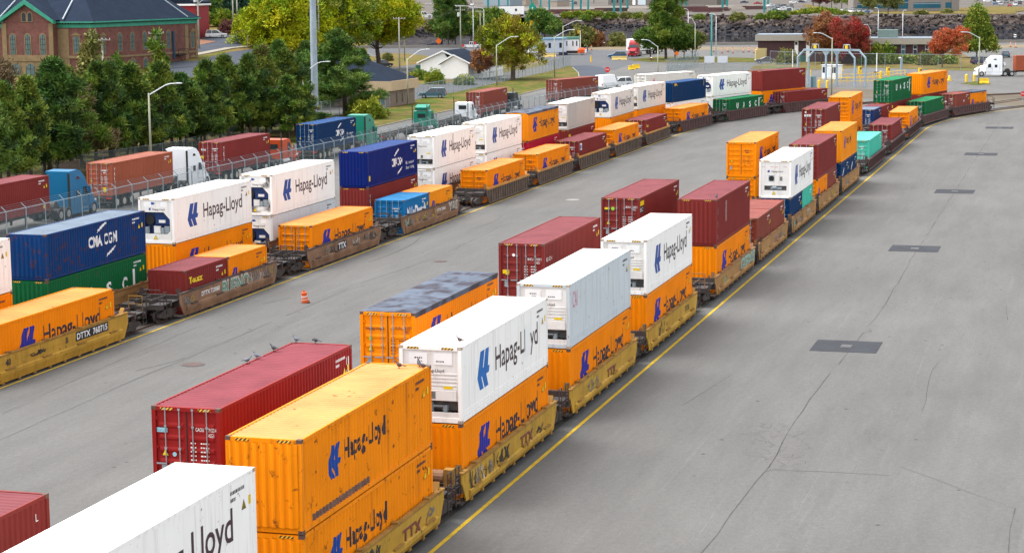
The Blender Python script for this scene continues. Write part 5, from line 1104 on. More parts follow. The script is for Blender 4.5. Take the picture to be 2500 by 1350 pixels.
def build_trucks():
    CB = 1.12
    def boxon(label, s, n, yaw=TH, colour='maroon', side=None, tlabel=None, **k):
        p = P(s, n); chassis(tlabel or "dark trailer under the " + label, p, yaw)
        return container("shipping_container", label, p.x, p.y, CB, yaw, colour=colour, side=side, group="containers on road trailers", **k)
    boxon("maroon container behind the bright blue truck cab", 88.0, -61.6, colour='maroon', end='front', tlabel="dark trailer pulled by the bright blue truck", side=[('rect', 5.1, .25, .3, .3, SIGNY)])
    tractor("bright blue sleeper truck by the fence", P(94.6, -61.6), TH, 'blue')
    boxon("brick-red container with vertical white lettering behind white truck", 111.2, -61.6, colour='triton', end='door', side=[('vert', 'TRITON', -5.6, 2.5, .31, INKW)], tlabel="dark trailer pulled by the white sleeper truck", near=True, brand=[plate(1.55, .35, .3, .4, SIGNY)])
    tractor("white sleeper truck ahead of the brick-red container", P(117.6, -61.6), TH, 'white')
    boxon("maroon container with white word behind the orange-red truck", 134.3, -61.6, colour='maroon', end='door', side=[('vert', 'TEX', -5.6, 2.5, .4, INKW)], tlabel="dark trailer pulled by the orange-red truck", brand=[wordmark_end('tex', .25, 2.05, .55, .22, INKW, .03), plate(.15, 1.35, .4, .18, SIGNY)])
    tractor("orange-red long-nose truck with tall exhaust stacks", P(140.4, -61.6), TH, 'orange', 'classic')
    boxon("blue white-lettered container behind the green sleeper truck", 159.4, -61.5, colour='aplblue', end='door', side=CMA(eco=True), tlabel="dark trailer pulled by the green sleeper truck")
    tractor("green sleeper truck pulling the blue container", P(165.8, -61.5), TH, 'green')
    t = tractor("green day-cab truck without a load, visor raised", P(189.0, -61.7), TH, 'green', 'day')
    put("roof_visor", MB().ext([(4.25, 2.95), (4.0, 3.35), (5.2, 3.7), (5.3, 3.05)], -.85, .85).mesh("roof_visor"), [TRKP['green']], t)
    chassis("empty trailer ahead of the green sleeper truck", P(181.8, -61.6), TH)
    chassis("empty trailer between the green and white day-cabs", P(202.8, -61.7), TH)
    tractor("white day-cab truck beside the red-brown container", P(206.5, -61.7), TH, 'white', 'day')
    boxon("red-brown container behind the black truck near the fence", 223.3, -62.0, colour='brown', end='door', tlabel="dark trailer pulled by the black truck", side=[('rect', -5.6, 2.3, .12, .25, INKW), ('rect', -5.6, 1.5, .12, .3, INKW), ('rect', -5.6, .8, .12, .3, INKW)])
    tractor("black truck ahead of the red-brown container", P(229.7, -62.0), TH, 'black', 'classic')
    boxon("red-brown container with white vertical lettering, beside white van", 258.2, -58.4, TH - .28, colour='brown', end='door', side=[('vert', 'TRITON', -5.6, 2.5, .31, INKW)], tlabel="dark trailer under the container beside the white van")
    car("white panel van beyond the red-brown container", G(1482, 217), TH - .3, 'van', 'white', "vans in the yard")
    car("white hatchback near the stop sign", G(1513, 212), TH - .9 + pi, 'suv', 'white')
    p = G(1632, 232); boxon("long off-white container with small red letter behind the trains", 276.6, -47.3, TH - .43, colour='cream', end='door', side=[('text', 'H', -5.0, 1.5, .5, .7, M("red_letter", (.55, .04, .05), .6, var=0), .04)], tlabel="trailer under the long off-white container", L=13.7)
    # the white truck at the far right, turned towards the left of the photograph
    q = G(2420, 187); yw = pi - .02
    tractor("gleaming white sleeper truck by yellow bollards", Vector((q.x + 5.0, q.y, 0)), yw, 'bright')
    p2 = Vector((q.x + 10.6, q.y, 0)); chassis("trailer behind the gleaming white truck", p2, yw)
    container("shipping_container", "rust-red container behind the gleaming white truck", p2.x, p2.y, CB, yw + pi, colour='triton', end='front', group="containers on road trailers")
    # red truck and white trailer waiting at the junction
    q = G(1548, 139); yw = radians(258)
    tractor("red sleeper truck facing the camera at the junction", Vector((q.x + 1.2, q.y + 7, 0)), yw, 'red')
    t = thing("box_trailer", "white box trailer behind the red truck", "trailer", Vector((q.x + 2.6, q.y + 14.5, 0)), yw - .35)
    b = MB().box(-8.2, 5.4, -1.3, 1.3, 1.15, 4.15); put("body", b.mesh("body"), [WHITE], t); put("frame", MB().box(-8, 5, -.5, .5, .9, 1.15).mesh("frame"), [DARK], t)
    for xx in (-6.9, -5.6):
        for sg in (-1, 1): wheel(t, xx, sg * .98, .5, .5)
    cars = [
        ("white patrol suv with gold door badge on the hill street", GH(528, 93), .05, 'suv', 'white'), ("blue car half behind the brick building's corner", GH(474, 90), 2.9, 'sedan', 'navy'),
        ("dark blue suv parked beside the small beige building", G(1057, 240), 3.0, 'suv', 'slate'), ("black suv on the side street by the pine", G(935, 165), .75, 'suv', 'black'),
        ("dark navy suv waiting behind the orange road sign", G(1062, 115), 2.95, 'suv', 'navy'), ("white pickup truck on the street beyond the white house", G(1152, 118), -.05, 'pickup', 'white'),
        ("white pickup up the bank beside the yellow tree", GD(1034, 44, 640), .1, 'pickup', 'white'),
        ("light blue hatchback passing the red truck", G(1507, 143), 3.05, 'suv', 'blue'), ("grey sedan parked by the cream generator", G(1868, 155), 3.1, 'sedan', 'grey'), ("red sedan behind the grey sedan", G(1893, 149), 3.1, 'sedan', 'maroon'),
        ("dark car driving behind the red maple", G(2352, 121), 0, 'sedan', 'black'), ("white suv behind the white truck cab", G(2428, 163), .3, 'suv', 'white'), ("navy suv behind the white truck cab", G(2395, 158), .3, 'suv', 'navy'), ("blue-grey sedan beyond the rust-red container", G(2455, 140), 1.4, 'sedan', 'slate')]
    for lab, loc, rz, k, c in cars: car(lab, loc, rz, k, c)
    rr = random.Random(3)
    lots = [(1893, 24, .6, 'navy'), (1906, 22, .5, 'silver'), (1912, 27, .3, 'white'), (1890, 30, .4, 'green'), (1904, 19, .5, 'black'), (1926, 31, 1.5, 'navy'), (1939, 31, 1.5, 'white'), (1955, 30, 1.5, 'black'), (1970, 30, 1.5, 'slate'), (1984, 29, 1.5, 'green'),
            (1955, 8, 0, 'navy'), (2062, 30, .9, 'silver'), (2072, 32, .9, 'black'), (2082, 32, .9, 'white'), (2094, 31, .9, 'slate'), (2104, 33, .9, 'silver'), (2113, 34, .9, 'blue'), (2412, 6, 0, 'white'), (2445, 14, 1.2, 'silver'), (2457, 9, 1.2, 'grey'), (2478, 15, 1.4, 'white'), (2484, 7, 1.4, 'silver'), (2496, 4, 1.3, 'white'), (2470, 4, 1.3, 'navy'),
            (1657, 11, .3, 'white'), (1817, 9, 0, 'navy'), (1884, 18, .4, 'white'), (1153, 15, 1.5, 'white'), (1142, 14, 1.5, 'red'), (1366, 13, 1.5, 'blue'), (1380, 14, 1.5, 'white'), (1393, 11, 1.5, 'silver'), (1900, 27, .4, 'silver'), (1915, 20, .3, 'slate'), (1921, 24, .3, 'white'), (1932, 20, 1.5, 'grey'), (1946, 31, 1.5, 'silver'), (1962, 31, 1.5, 'red'), (1977, 30, 1.5, 'white'), (1938, 9, 0, 'white'), (1975, 6, 0, 'silver'), (1850, 12, 0, 'red'), (2120, 33, .9, 'white'), (2088, 29, .9, 'grey'), (2430, 12, 1.2, 'blue'), (2438, 8, 1.2, 'white'), (2465, 17, 1.3, 'red'), (2490, 12, 1.3, 'black'), (2424, 5, 0, 'black'), (1405, 12, 1.5, 'black'), (1240, 39, .2, 'blue'), (1282, 38, .2, 'navy')]
    nm = dict(navy="navy blue", silver="silver", white="white", green="dark green", black="black", slate="slate blue", blue="mid blue", grey="dark grey", red="red")
    for u, v, a, c in lots: car(nm[c] + " car parked on the lots across the water", G(u, v, PZ), a, rr.choice(['suv', 'sedan']), c, nm[c] + " cars parked across the water", name="parked_car", far=True)

# ---------------------------------------------------------------- trees
BARK = M("bark", (.075, .058, .045), .95, var=.35, scale=2)
def leafm(n, a, c, sc_=.35): return M("leaf_" + n, a, .75, var=.28, scale=sc_ * 2.5, col2=c, c2=(.42, .60), c2scale=sc_, spec=.15)
LF = {'pine': leafm("pine", (.080, .150, .018), (.165, .205, .026)), 'pine2': leafm("pine_deep", (.056, .128, .022), (.110, .168, .026)), 'pine_shade': leafm("pine_shaded", (.022, .055, .016), (.035, .066, .018)), 'needle_brown': M("dead_needles", (.12, .085, .042), .9, var=.3),  # darkest pine tone is scattered through crowns as painted inner shade
      'yellow': leafm("yellow_green", (.19, .28, .008), (.35, .37, .006), .16), 'gold': leafm("gold", (.38, .36, .008), (.20, .26, .010), .2), 'autumn': leafm("autumn", (.22, .165, .018), (.11, .14, .014), .16),
      'orange': leafm("orange_brown", (.26, .12, .04), (.19, .075, .038), .3), 'red': leafm("red", (.31, .034, .030), (.22, .06, .035), .3), 'scarlet': leafm("scarlet", (.44, .10, .04), (.29, .10, .04), .3),
      'shrub': leafm("shrub", (.11, .18, .022), (.22, .23, .03), .4), 'olive': leafm("olive", (.19, .18, .05), (.13, .15, .04), .3), 'bluegreen': leafm("spruce", (.035, .09, .06), (.055, .12, .075), .4), 'plum': leafm("plum", (.14, .05, .055), (.18, .085, .07), .3), 'limey': leafm("lime_bush", (.13, .20, .014), (.22, .23, .02), .2)}
def crown_mesh(seed, shape, n, k, leaf, clump, thin=1., two=.0):
    """leaf tufts gathered in clumps; shape(rr) gives the clump centres in a unit tree"""
    def mk():
        rr = random.Random(seed); b = MB(); V = b.v; Fc = b.f; Mi = b.m
        for c in range(n):
            q = shape(rr); R = clump * rr.uniform(.65, 1.25); mi = 1 if rr.random() < two else 0
            for j in range(k):
                d = Vector((rr.gauss(0, 1), rr.gauss(0, 1), rr.gauss(0, .75))).normalized() * R * rr.random() ** .4
                p = q + d; o = (d * .8 + Vector((rr.gauss(0, .5), rr.gauss(0, .5), rr.gauss(0, .5) + .35)) * R).normalized()
                s = o.orthogonal().normalized(); s.rotate(Matrix.Rotation(rr.uniform(0, 6.28), 3, o))
                l = leaf * rr.uniform(.7, 1.3); w_ = l * thin * rr.uniform(.35, .6); i = len(V)
                V += [p - s * w_ * .5, p + s * w_ * .5, p + o * l + s * w_ * .3, p + o * l - s * w_ * .3]; Fc.append((i, i + 1, i + 2, i + 3)); Mi.append(mi)
        return b.mesh("crown", fix=False)
    return cached(('crown', seed), mk)
def trunk_mesh(seed, h, r, limbs, spread, lean=.03):
    def mk():
        rr = random.Random(seed); b = MB(); p = Vector((0, 0, -.2)); n = 6
        for i in range(n):
            q = p + Vector((rr.gauss(0, lean), rr.gauss(0, lean), 1)).normalized() * (h + .2) / n; ra = r * (1 - .8 * i / n); b.tube(p, q, ra, r * (1 - .8 * (i + 1) / n), n=8, caps=False)
            if i >= 1:
                for j in range(limbs):
                    a = rr.uniform(0, 6.28); l = spread * rr.uniform(.5, 1) * (1 - .1 * i); e = q + Vector((cos(a) * l, sin(a) * l, l * rr.uniform(.15, .7))); m = q.lerp(e, .5) + Vector((0, 0, -.08 * l))
                    b.tube(q, m, ra * .38, ra * .26, n=5, caps=False); b.tube(m, e, ra * .26, ra * .08, n=5, caps=False)
            p = q
        return b.mesh("trunk", smooth=True, fix=False)
    return cached(('trunk', seed), mk)
def sh_pine(h, r, z0):
    def f(rr):
        t = rr.random() ** 1.25; z = z0 + (h - z0) * t; rad = r * (1 - t ** 2.4 * .80) * (.3 + .7 * sqrt(rr.random())); a = rr.uniform(0, 6.28)
        return Vector((cos(a) * rad, sin(a) * rad, z))
    return f
def sh_whorl(h, r, z0, nb, seed):
    r0 = random.Random(seed); B_ = []
    for k in range(nb):
        t = (k + r0.random()) / nb; z = z0 + (h - z0 - .6) * t; l = r * (1 - t ** 1.7 * .88) * r0.uniform(.55, 1.1); a = k * 2.4 + r0.uniform(-.5, .5); B_.append((z, l, a, r0.uniform(.05, .55)))
    bend = (r0.gauss(0, .5), r0.gauss(0, .5))
    def f(rr):
        z, l, a, up = rr.choice(B_) if rr.random() < .94 else (h - .5, .3, rr.uniform(0, 6), .5)
        q = l * rr.uniform(.38, 1.0); a += rr.gauss(0, .16); b = z / h
        return Vector((cos(a) * q + bend[0] * b, sin(a) * q + bend[1] * b, z + q * up + rr.gauss(0, .12)))
    return f
def sh_round(h, r, z0, lob=5, seed=1):
    r0 = random.Random(seed); L_ = [(Vector((r0.gauss(0, .42) * r, r0.gauss(0, .42) * r, z0 + (h - z0) * r0.uniform(.25, .8))), r0.uniform(.38, .62)) for _ in range(lob)]
    def f(rr):
        c, s = rr.choice(L_); d = Vector((rr.gauss(0, 1), rr.gauss(0, 1), rr.gauss(0, 1) + .25)).normalized() * rr.uniform(.65, 1)
        return c + Vector((d.x * r * s, d.y * r * s, d.z * (h - z0) * .36 * s * 1.5))
    return f
def sh_cone(h, r, z0):
    def f(rr):
        t = 1 - sqrt(rr.random()); z = z0 + (h - z0) * t; rad = r * (1 - t) ** .8 * (.55 + .45 * rr.random()); a = rr.uniform(0, 6.28)
        return Vector((cos(a) * rad, sin(a) * rad, z))
    return f
def sh_bush(h, r):
    def f(rr):
        d = Vector((rr.gauss(0, 1), rr.gauss(0, 1), abs(rr.gauss(0, 1)))).normalized() * rr.uniform(.5, 1); return Vector((d.x * r, d.y * r, d.z * h * .85))
    return f
def tree(name, label, loc, crown, trunk, mats, s=1., rz=0., group=None, cat="tree"):
    t = thing(name, label, cat, loc, rz, group); t.scale = s if isinstance(s, tuple) else (s, s, s)
    if trunk: put("trunk", trunk, [BARK], t)
    put("crown", crown, mats, t); return t
def build_trees():
    rr = random.Random(11)
    pines = [crown_mesh(100 + i, sh_whorl(11.2, 4.4, 1.9, 26 + 2 * i, 60 + i), 300, 85, .42, .54, .42, .34) for i in range(5)]
    ptr = [trunk_mesh(200 + i, 10.5, .24, 3, 2.2, .05) for i in range(5)]
    spots = [(-40, 495), (25, 470), (75, 455), (120, 440), (175, 425), (235, 412), (280, 405), (330, 398), (400, 388), (455, 375), (500, 368), (560, 350), (610, 345), (655, 338), (690, 330), (20, 420), (95, 400), (160, 385), (215, 372), (290, 368), (350, 360), (420, 352), (480, 345), (535, 330), (590, 318), (650, 305), (-20, 385), (60, 365), (130, 352), (250, 345), (380, 335), (520, 312), (620, 296), (565, 300), (685, 300), (40, 440), (140, 410), (270, 385), (310, 378), (385, 368), (440, 365), (490, 358), (540, 345), (590, 338), (630, 325), (200, 398), (0, 450), (345, 385), (110, 432), (722, 322), (738, 330), (662, 320), (705, 345)]
    def top(u):
        K = [(-60, 185), (60, 172), (110, 130), (160, 122), (230, 135), (300, 138), (400, 132), (450, 150), (500, 130), (560, 112), (610, 105), (660, 85), (720, 140)]
        for (a, x), (b_, y) in zip(K, K[1:]):
            if a <= u <= b_: return x + (y - x) * (u - a) / (b_ - a)
        return 190
    for i, (u, v) in enumerate(spots):
        p = G(u, v); vt = top(u) + (rr.uniform(0, 22) if i < 15 else rr.uniform(40, 110)); hh = H - (vt + 40) * p.y / F; s = max(.5, hh / 11.9)
        tree("pine_tree", "dark green pine in the dense row beside the truck road", p, pines[i % 5], ptr[i % 5], [LF['pine'] if i % 3 else LF['pine2'], LF['needle_brown'] if i % 9 == 4 else LF['pine_shade']], (max(.85, s) * rr.uniform(.85, 1.2), max(.85, s) * rr.uniform(.85, 1.2), s), rr.uniform(0, 6), "pines beside the truck road")
    big = crown_mesh(120, sh_whorl(15, 6.6, 1.2, 60, 77), 560, 80, .42, .62, .45, .08)
    tree("pine_tree", "broad dark pine just right of the tall steel mast", G(842, 282), big, trunk_mesh(220, 13, .35, 3, 3.5), [LF['pine2'], LF['pine_shade']], (1.08, 1.08, .82), 1, "pines beside the truck road")
    tree("pine_tree", "bushy pine in front of the mast's foot", G(690, 305), pines[1], ptr[2], [LF['pine2'], LF['pine']], 1.0, 2, "pines beside the truck road")
    for u, v, s, lab in ((742, 268, .9, "dark pine just left of the steel mast behind the lamp"), (800, 262, .85, "dark pine directly behind the broad one by the mast"), (890, 235, .7, "small dark pine at the back corner of the beige building")):
        tree("pine_tree", lab, G(u, v), pines[3], ptr[3], [LF['pine2'], LF['pine_shade']], s, u, "pines beside the truck road")
    for u, v, s, m, lab in ((880, 283, .8, 'shrub', "green bush at the foot of the broad dark pine"), (860, 150, 1.1, 'olive', "olive bush below the yellow-green tree by the side street"), (945, 150, .6, 'olive', "low olive bush under the golden tree"), (835, 160, 1.1, 'shrub', "green bush under the yellow-green tree by the mast")):
        tree("shrub", lab, G(u, v), crown_mesh(144, sh_bush(5, 3.2), 80, 50, .5, .8, .9), None, [LF[m]], s * .8, u, "bushes near the beige building", "bush")
    lace = crown_mesh(121, sh_round(11, 4.5, 3.5, 7, 3), 170, 55, .55, .9, .9)
    tree("deciduous_tree", "olive tree reaching up before the brick building's corner", G(232, 330), crown_mesh(122, sh_cone(14, 3.2, 2.5), 150, 50, .5, .8, .9), trunk_mesh(222, 12, .22, 2, 2), [LF['olive']], .95, 0)
    tree("deciduous_tree", "slim young conifer in front of the long brick wall", G(290, 322), crown_mesh(123, sh_cone(11, 2.0, 1), 90, 45, .5, .7, .8), trunk_mesh(223, 9, .15, 2, 1), [LF['pine']], .95, 0)
    tree("deciduous_tree", "second slim conifer before the fire escape of the brick building", G(392, 318), crown_mesh(123, None, 0, 0, 0, 0), trunk_mesh(223, 0, 0, 0, 0), [LF['pine']], 1.22, 2)
    tree("deciduous_tree", "brown leafless bush tree at the left edge before the arcade", G(-8, 330), crown_mesh(124, sh_round(10, 3.5, 2, 5, 8), 120, 45, .5, .9, .6), trunk_mesh(224, 8, .2, 3, 2), [LF['needle_brown']], .95, 0)
    bigy = [crown_mesh(130 + i, sh_round(17, 8.5, 4.0, 13, 21 + i), 520, 80, .42, 1.05, 1.1, .45) for i in range(3)]
    btr = [trunk_mesh(230 + i, 13, .55, 4, 5, .06) for i in range(3)]
    for i, (u, v, s, lab, m) in enumerate(((700, 190, 1.12, "huge yellow-green tree behind the tall steel mast, nearer half", ('yellow', 'gold')), (815, 178, 1.2, "huge yellow-green tree just right of the mast top", ('yellow', 'shrub')), (925, 170, 1.12, "bright golden tree beside the street and wooden poles", ('gold', 'yellow')), (640, 185, .80, "smaller yellow-green tree by the street before the mast", ('yellow', 'shrub')))):
        tree("deciduous_tree", lab, G(u, v), bigy[i % 3], btr[i % 3], [LF[m[0]], LF[m[1]]], s, i * 1.3, "yellow-green autumn trees")
    tree("deciduous_tree", "large ochre and green tree behind the lamp near the white house", G(1252, 196), crown_mesh(134, sh_round(13.5, 7.2, 2.0, 12, 31), 460, 75, .36, .85, 1.1, .4), btr[1], [LF['autumn'], LF['gold']], .92, 2.2)
    tree("deciduous_tree", "small thin orange tree against the white house", G(1196, 193), crown_mesh(135, sh_round(5.5, 3.6, .8, 7, 33), 70, 40, .4, .6, .8), trunk_mesh(235, 4, .1, 3, 1.5), [LF['orange']], 1.05, 0)
    tree("deciduous_tree", "yellow brushy tree beside the dark broad pine's foot", G(905, 290), crown_mesh(136, sh_bush(3.2, 2.2), 40, 45, .4, .6, .9), None, [LF['limey']], 1.1, 0, cat="bush")
    tree("conifer_tree", "very tall dark conifer on the road island", G(1626, 146), crown_mesh(137, sh_whorl(25, 7.4, 3.5, 60, 78), 520, 75, .75, .95, .5, .25), trunk_mesh(237, 20, .4, 3, 3.5), [LF['pine'], LF['pine2']], .88, 0)
    for i, (u, v, s) in enumerate(((1588, 146, .72), (1648, 146, .78), (1670, 144, .62), (1690, 142, .60))):
        tree("conifer_tree", ("low tree at the left foot of the tall conifer", "low dark tree right beside the tall conifer", "second low tree right of the tall conifer", "olive low tree at the end of the road island")[i], G(u, v), crown_mesh(138, sh_round(11, 5.5, 3.5, 7, 41), 160, 55, .7, 1.0, .8), trunk_mesh(238, 8, .25, 3, 2.5), [LF['pine2'] if i < 3 else LF['olive']], s, i)
    for u, v, s, m, lab in ((2005, 157, .93, 'orange', "orange-brown tree beside the gantry, left of the red one"), (2088, 160, .90, 'red', "deep red maple between the two brown buildings"), (2300, 166, .78, 'scarlet', "scarlet tree before the brown building's end")):
        tree("maple_tree", lab, G(u, v), crown_mesh({'orange': 140, 'red': 141, 'scarlet': 142}[m], sh_round(11.5, 4.9, 2.2, 9, 51 + len(m)), 300, 70, .38, .8, .8), trunk_mesh(240, 8, .22, 4, 2.5, .08), [LF[m]], s, 1)
    tree("deciduous_tree", "green pyramid-shaped tree beyond the far right lamp", G(2384, 142), crown_mesh(143, sh_cone(14, 5.2, 2.4), 260, 60, .6, 1.1, 1., .3), trunk_mesh(243, 9, .22, 3, 2), [LF['shrub'], LF['pine']], .92, 0)
    for u, v, s, m, lab in ((2130, 157, 1.0, 'pine', "dark green shrub by the brown building's corner"), (2155, 157, 1.1, 'pine', "second dark green shrub before the brown building's windows"), (2262, 160, .7, 'olive', "olive shrub behind the scarlet tree"), (1920, 158, .8, 'olive', "olive shrub beside the cream generator")):
        tree("shrub", lab, G(u, v), crown_mesh(144, sh_bush(5, 3.2), 80, 50, .5, .8, .9), None, [LF[m]], s, u, "shrubs near the brown building", "bush")
    for u, v, s, m, lab in ((1061, 206, 1.0, 'limey', "round lime-green clipped bush before the white house"), (1023, 196, .75, 'shrub', "low dark green bush left of the lime bush"), (1133, 208, .68, 'shrub', "clipped green bush at the white house's corner")):
        tree("shrub", lab, G(u, v), crown_mesh(145, sh_bush(3.4, 1.9), 90, 50, .28, .45, .9), None, [LF[m]], s if u == 1061 else (s * 1.5, s * 1.5, s), u, "bushes before the white house", "bush")
    b = MB(); rr2 = random.Random(5); q0, q1 = G(2105, 156), G(2338, 158)
    for k in range(2600):
        p = q0.lerp(q1, rr2.random()) + Vector((0, rr2.uniform(-.8, .8), rr2.uniform(.1, 1.9))); l = .4; o = Vector((rr2.gauss(0, 1), rr2.gauss(0, 1), rr2.gauss(.5, 1))).normalized(); s = o.orthogonal() * .2; b.face([p - s, p + s, p + s * .6 + o * l, p - s * .6 + o * l])
    tag(put("hedge", b.mesh("hedge", fix=False), [LF['shrub']]), "long low clipped hedge in front of the brown building", "hedge")
    # beyond: spruces and shrubs on the rising street, trees at the junction, bank-top scrub across the water
    for i, (u, v, y, s, m) in enumerate(((500, 62, 480, .9, 'pine2'), (535, 58, 500, 1.0, 'bluegreen'), (572, 60, 500, 1.05, 'bluegreen'), (600, 60, 505, .95, 'bluegreen'), (478, 62, 490, .8, 'pine2'), (630, 55, 520, 1, 'pine2'))):
        tree("spruce_tree", "blue-green spruce on the slope above the hill street", GD(u, v, y), crown_mesh(150, sh_whorl(15, 4.8, .5, 36, 79), 200, 55, .7, 1., .8), trunk_mesh(250, 13, .25, 2, 1.5), [LF[m]], s, i, "spruces above the hill street")
    for u, v, y, s, m, lab in ((557, 85, 452, 1., 'plum', "dark plum bush behind the white patrol suv"), (545, 60, 470, 1.1, 'limey', "lime bushes on the slope below the spruces"), (505, 58, 470, .8, 'shrub', "round green bush on the slope by the pole")):
        tree("shrub", lab, GD(u, v, y), crown_mesh(144, None, 0, 0, 0, 0), None, [LF[m]], s * .75, u, "bushes along the hill street", "bush")
    for i, (u, v, y, s, m) in enumerate(((1095, 118, 600, 1.35, 'pine2'), (1112, 118, 606, 1.2, 'pine2'), (1150, 108, 640, 1.0, 'shrub'), (1185, 108, 640, 1.05, 'pine2'), (1215, 108, 640, 1.1, 'pine'), (1330, 108, 560, .95, 'pine2'), (1080, 118, 610, .9, 'olive'))):
        tree("conifer_tree", ("tall dark conifer at the junction behind the wooden pole", "dark conifer crowding the tall one at the junction", "green tree behind the white pickup", "dark tree between arched street lamps", "green tree before the office trailers", "round dark tree behind the blue trailer", "olive tree at the foot of the dark conifers")[i], GD(u, v, y), crown_mesh(137 if i < 2 else 138, None, 0, 0, 0, 0), trunk_mesh(238, 0, 0, 0, 0), [LF[m], LF['pine2']], s * (.7 if i < 2 else .92), i)
    for u, v, y, s, m, lab in ((1418, 113, 590, 1.4, 'olive', "olive bush by the traffic light near the water"), (1450, 113, 592, 1.1, 'orange', "orange bush right of the traffic light"), (1505, 112, 592, .9, 'olive', "thin bush at the water before the rocks")):
        tree("shrub", lab, GD(u, v, y), crown_mesh(144, None, 0, 0, 0, 0), None, [LF[m]], s, u, "bushes at the water's edge", "bush")
    bank = [(1385, 44, 'limey', 1.2), (1410, 43, 'limey', 1.3), (1435, 42, 'limey', 1.3), (1460, 42, 'shrub', 1.2), (1490, 46, 'pine', 1.3), (1430, 50, 'pine', 1.1), (1530, 45, 'olive', 1.2), (1560, 46, 'shrub', 1.2), (1585, 47, 'olive', 1.2), (1707, 48, 'pine', 1.), (1800, 50, 'olive', 1.4), (1858, 47, 'pine', 1.), (1890, 46, 'pine', 1.4), (1910, 44, 'pine', 1.3), (1935, 42, 'limey', 1.2), (1960, 40, 'limey', 1.4), (1985, 38, 'limey', 1.5), (2010, 38, 'limey', 1.6), (2035, 40, 'limey', 1.5), (2055, 42, 'shrub', 1.3), (2250, 42, 'olive', 1.3), (2310, 38, 'olive', 1.2), (2095, 44, 'olive', 1.2)]
    for i, (u, v, m, s) in enumerate(bank):
        tree("bank_shrub", {'limey': "lime-yellow shrub", 'shrub': "mid-green shrub", 'pine': "dark green shrub", 'olive': "olive-brown shrub"}[m] + " along the top of the rocky bank", G(u, v, 4.2), crown_mesh(144, None, 0, 0, 0, 0), None, [LF[m]], (s * .75, s * .75, s * .48), i, m.replace('pine', 'dark').replace('shrub', 'green') + " shrubs on the far bank", "bush")
    far = [(1985, 14, 'bluegreen', 1.0, "round blue-green tree"), (2000, 20, 'plum', .7, "plum-coloured low tree"), (2030, 20, 'plum', .75, "dark plum tree"), (2055, 22, 'olive', .8, "olive tree"), (2075, 24, 'shrub', .8, "green tree"), (2120, 33, 'olive', .65, "thin olive tree"), (2168, 38, 'olive', .8, "thin pale tree"), (2385, 12, 'bluegreen', .9, "blue-green round tree"), (1340, 6, 'shrub', 1, "far green tree"), (1300, 8, 'pine', 1, "far dark tree"), (1420, 8, 'bluegreen', 1, "far blue-green tree"), (1450, 8, 'pine', .9, "far pine tree"), (1060, 12, 'pine', 1, "far dark tree behind the posts"), (1150, 8, 'bluegreen', 1.1, "far tree behind the pink pole"), (1200, 6, 'olive', 1., "far olive tree")]
    for i, (u, v, m, s, lab) in enumerate(far):
        tree("far_tree", lab + " standing by the lots across the water" if 'far' not in lab else lab + " beyond the teal posts", G(u, v, PZ), crown_mesh(138, None, 0, 0, 0, 0), trunk_mesh(238, 0, 0, 0, 0), [LF[m]], s, i, "trees across the water")

# ---------------------------------------------------------------- buildings
BRICK = M("brick", (.165, .072, .06), .9, var=.22, scale=.7, col2=(.125, .064, .056), c2=(.45, .6), c2scale=2.5)
STONE = M("sandstone", (.21, .15, .085), .9, var=.2, scale=1)
SLATE = M("roof_slate", (.017, .025, .042), .9, var=.15, scale=.6)
COPPER = M("green_copper", (.03, .24, .165), .6, var=.2, scale=1, streak=.4, scol=(.16, .42, .30))
PANE = M("old_pane", (.075, .12, .12), .2, spec=.5, var=.3, scale=1.5)
BEIGE = M("beige_stucco", (.44, .33, .21), .85, var=.07)
TAN = M("tan_block", (.19, .145, .115), .9, var=.12)
SHING = M("dark_shingle", (.017, .024, .038), .95, var=.15, scale=.8)
def arched(b, a0, a1, z0, z1, put_at, m=0):
    r = (a1 - a0) / 2; c = (a0 + a1) / 2; pts = [(a0, z0), (a1, z0), (a1, z1 - r)] + [(c + r * cos(pi * k / 8), z1 - r + r * sin(pi * k / 8)) for k in range(1, 8)] + [(a0, z1 - r)]
    return pts
def win(t, M0, a0, a1, z0, z1, arch=True, out=.0, trim=STONE, frame_only=False, bars=2, glass=PANE):
    """window with stone surround on a wall plane: M0 maps (along, out, up)"""
    shp = arched(None, a0, a1, z0, z1, None) if arch else [(a0, z0), (a1, z0), (a1, z1), (a0, z1)]
    d = .22; shp2 = arched(None, a0 - d, a1 + d, z0 - .1, z1 + d, None) if arch else [(a0 - d, z0 - .2), (a1 + d, z0 - .2), (a1 + d, z1 + d), (a0 - d, z1 + d)]
    b = MB(); b.X = M0; b.ext(shp2, -.02, .07); w_ = put("window", b.mesh("window"), [trim], t)
    b = MB(); b.X = M0; b.ext(shp, .05, .085); put("pane", b.mesh("pane"), [glass], w_)
    if bars:
        b = MB(); b.X = M0
        b.box((a0 + a1) / 2 - .035, (a0 + a1) / 2 + .035, .08, .10, z0, z1 - .05)
        n = 4
        for k in range(1, n): z = z0 + (z1 - z0) * k / n; b.box(a0, a1, .08, .10, z - .03, z + .03)
        b.box(a0 - .0, a0 + .07, .08, .10, z0, z1 - .5); b.box(a1 - .07, a1, .08, .10, z0, z1 - .5)
        put("glazing_bars", b.mesh("glazing_bars"), [SEAL], w_)
    if not arch:
        b = MB(); b.X = M0; c = (a0 + a1) / 2; b.ext([(a0 - .45, z1 + .3), (a1 + .45, z1 + .3), (c, z1 + .85)], 0, .28); b.box(a0 - .4, a1 + .4, 0, .2, z1 + .16, z1 + .3); put("pediment", b.mesh("pediment"), [STONE], w_)
    return w_
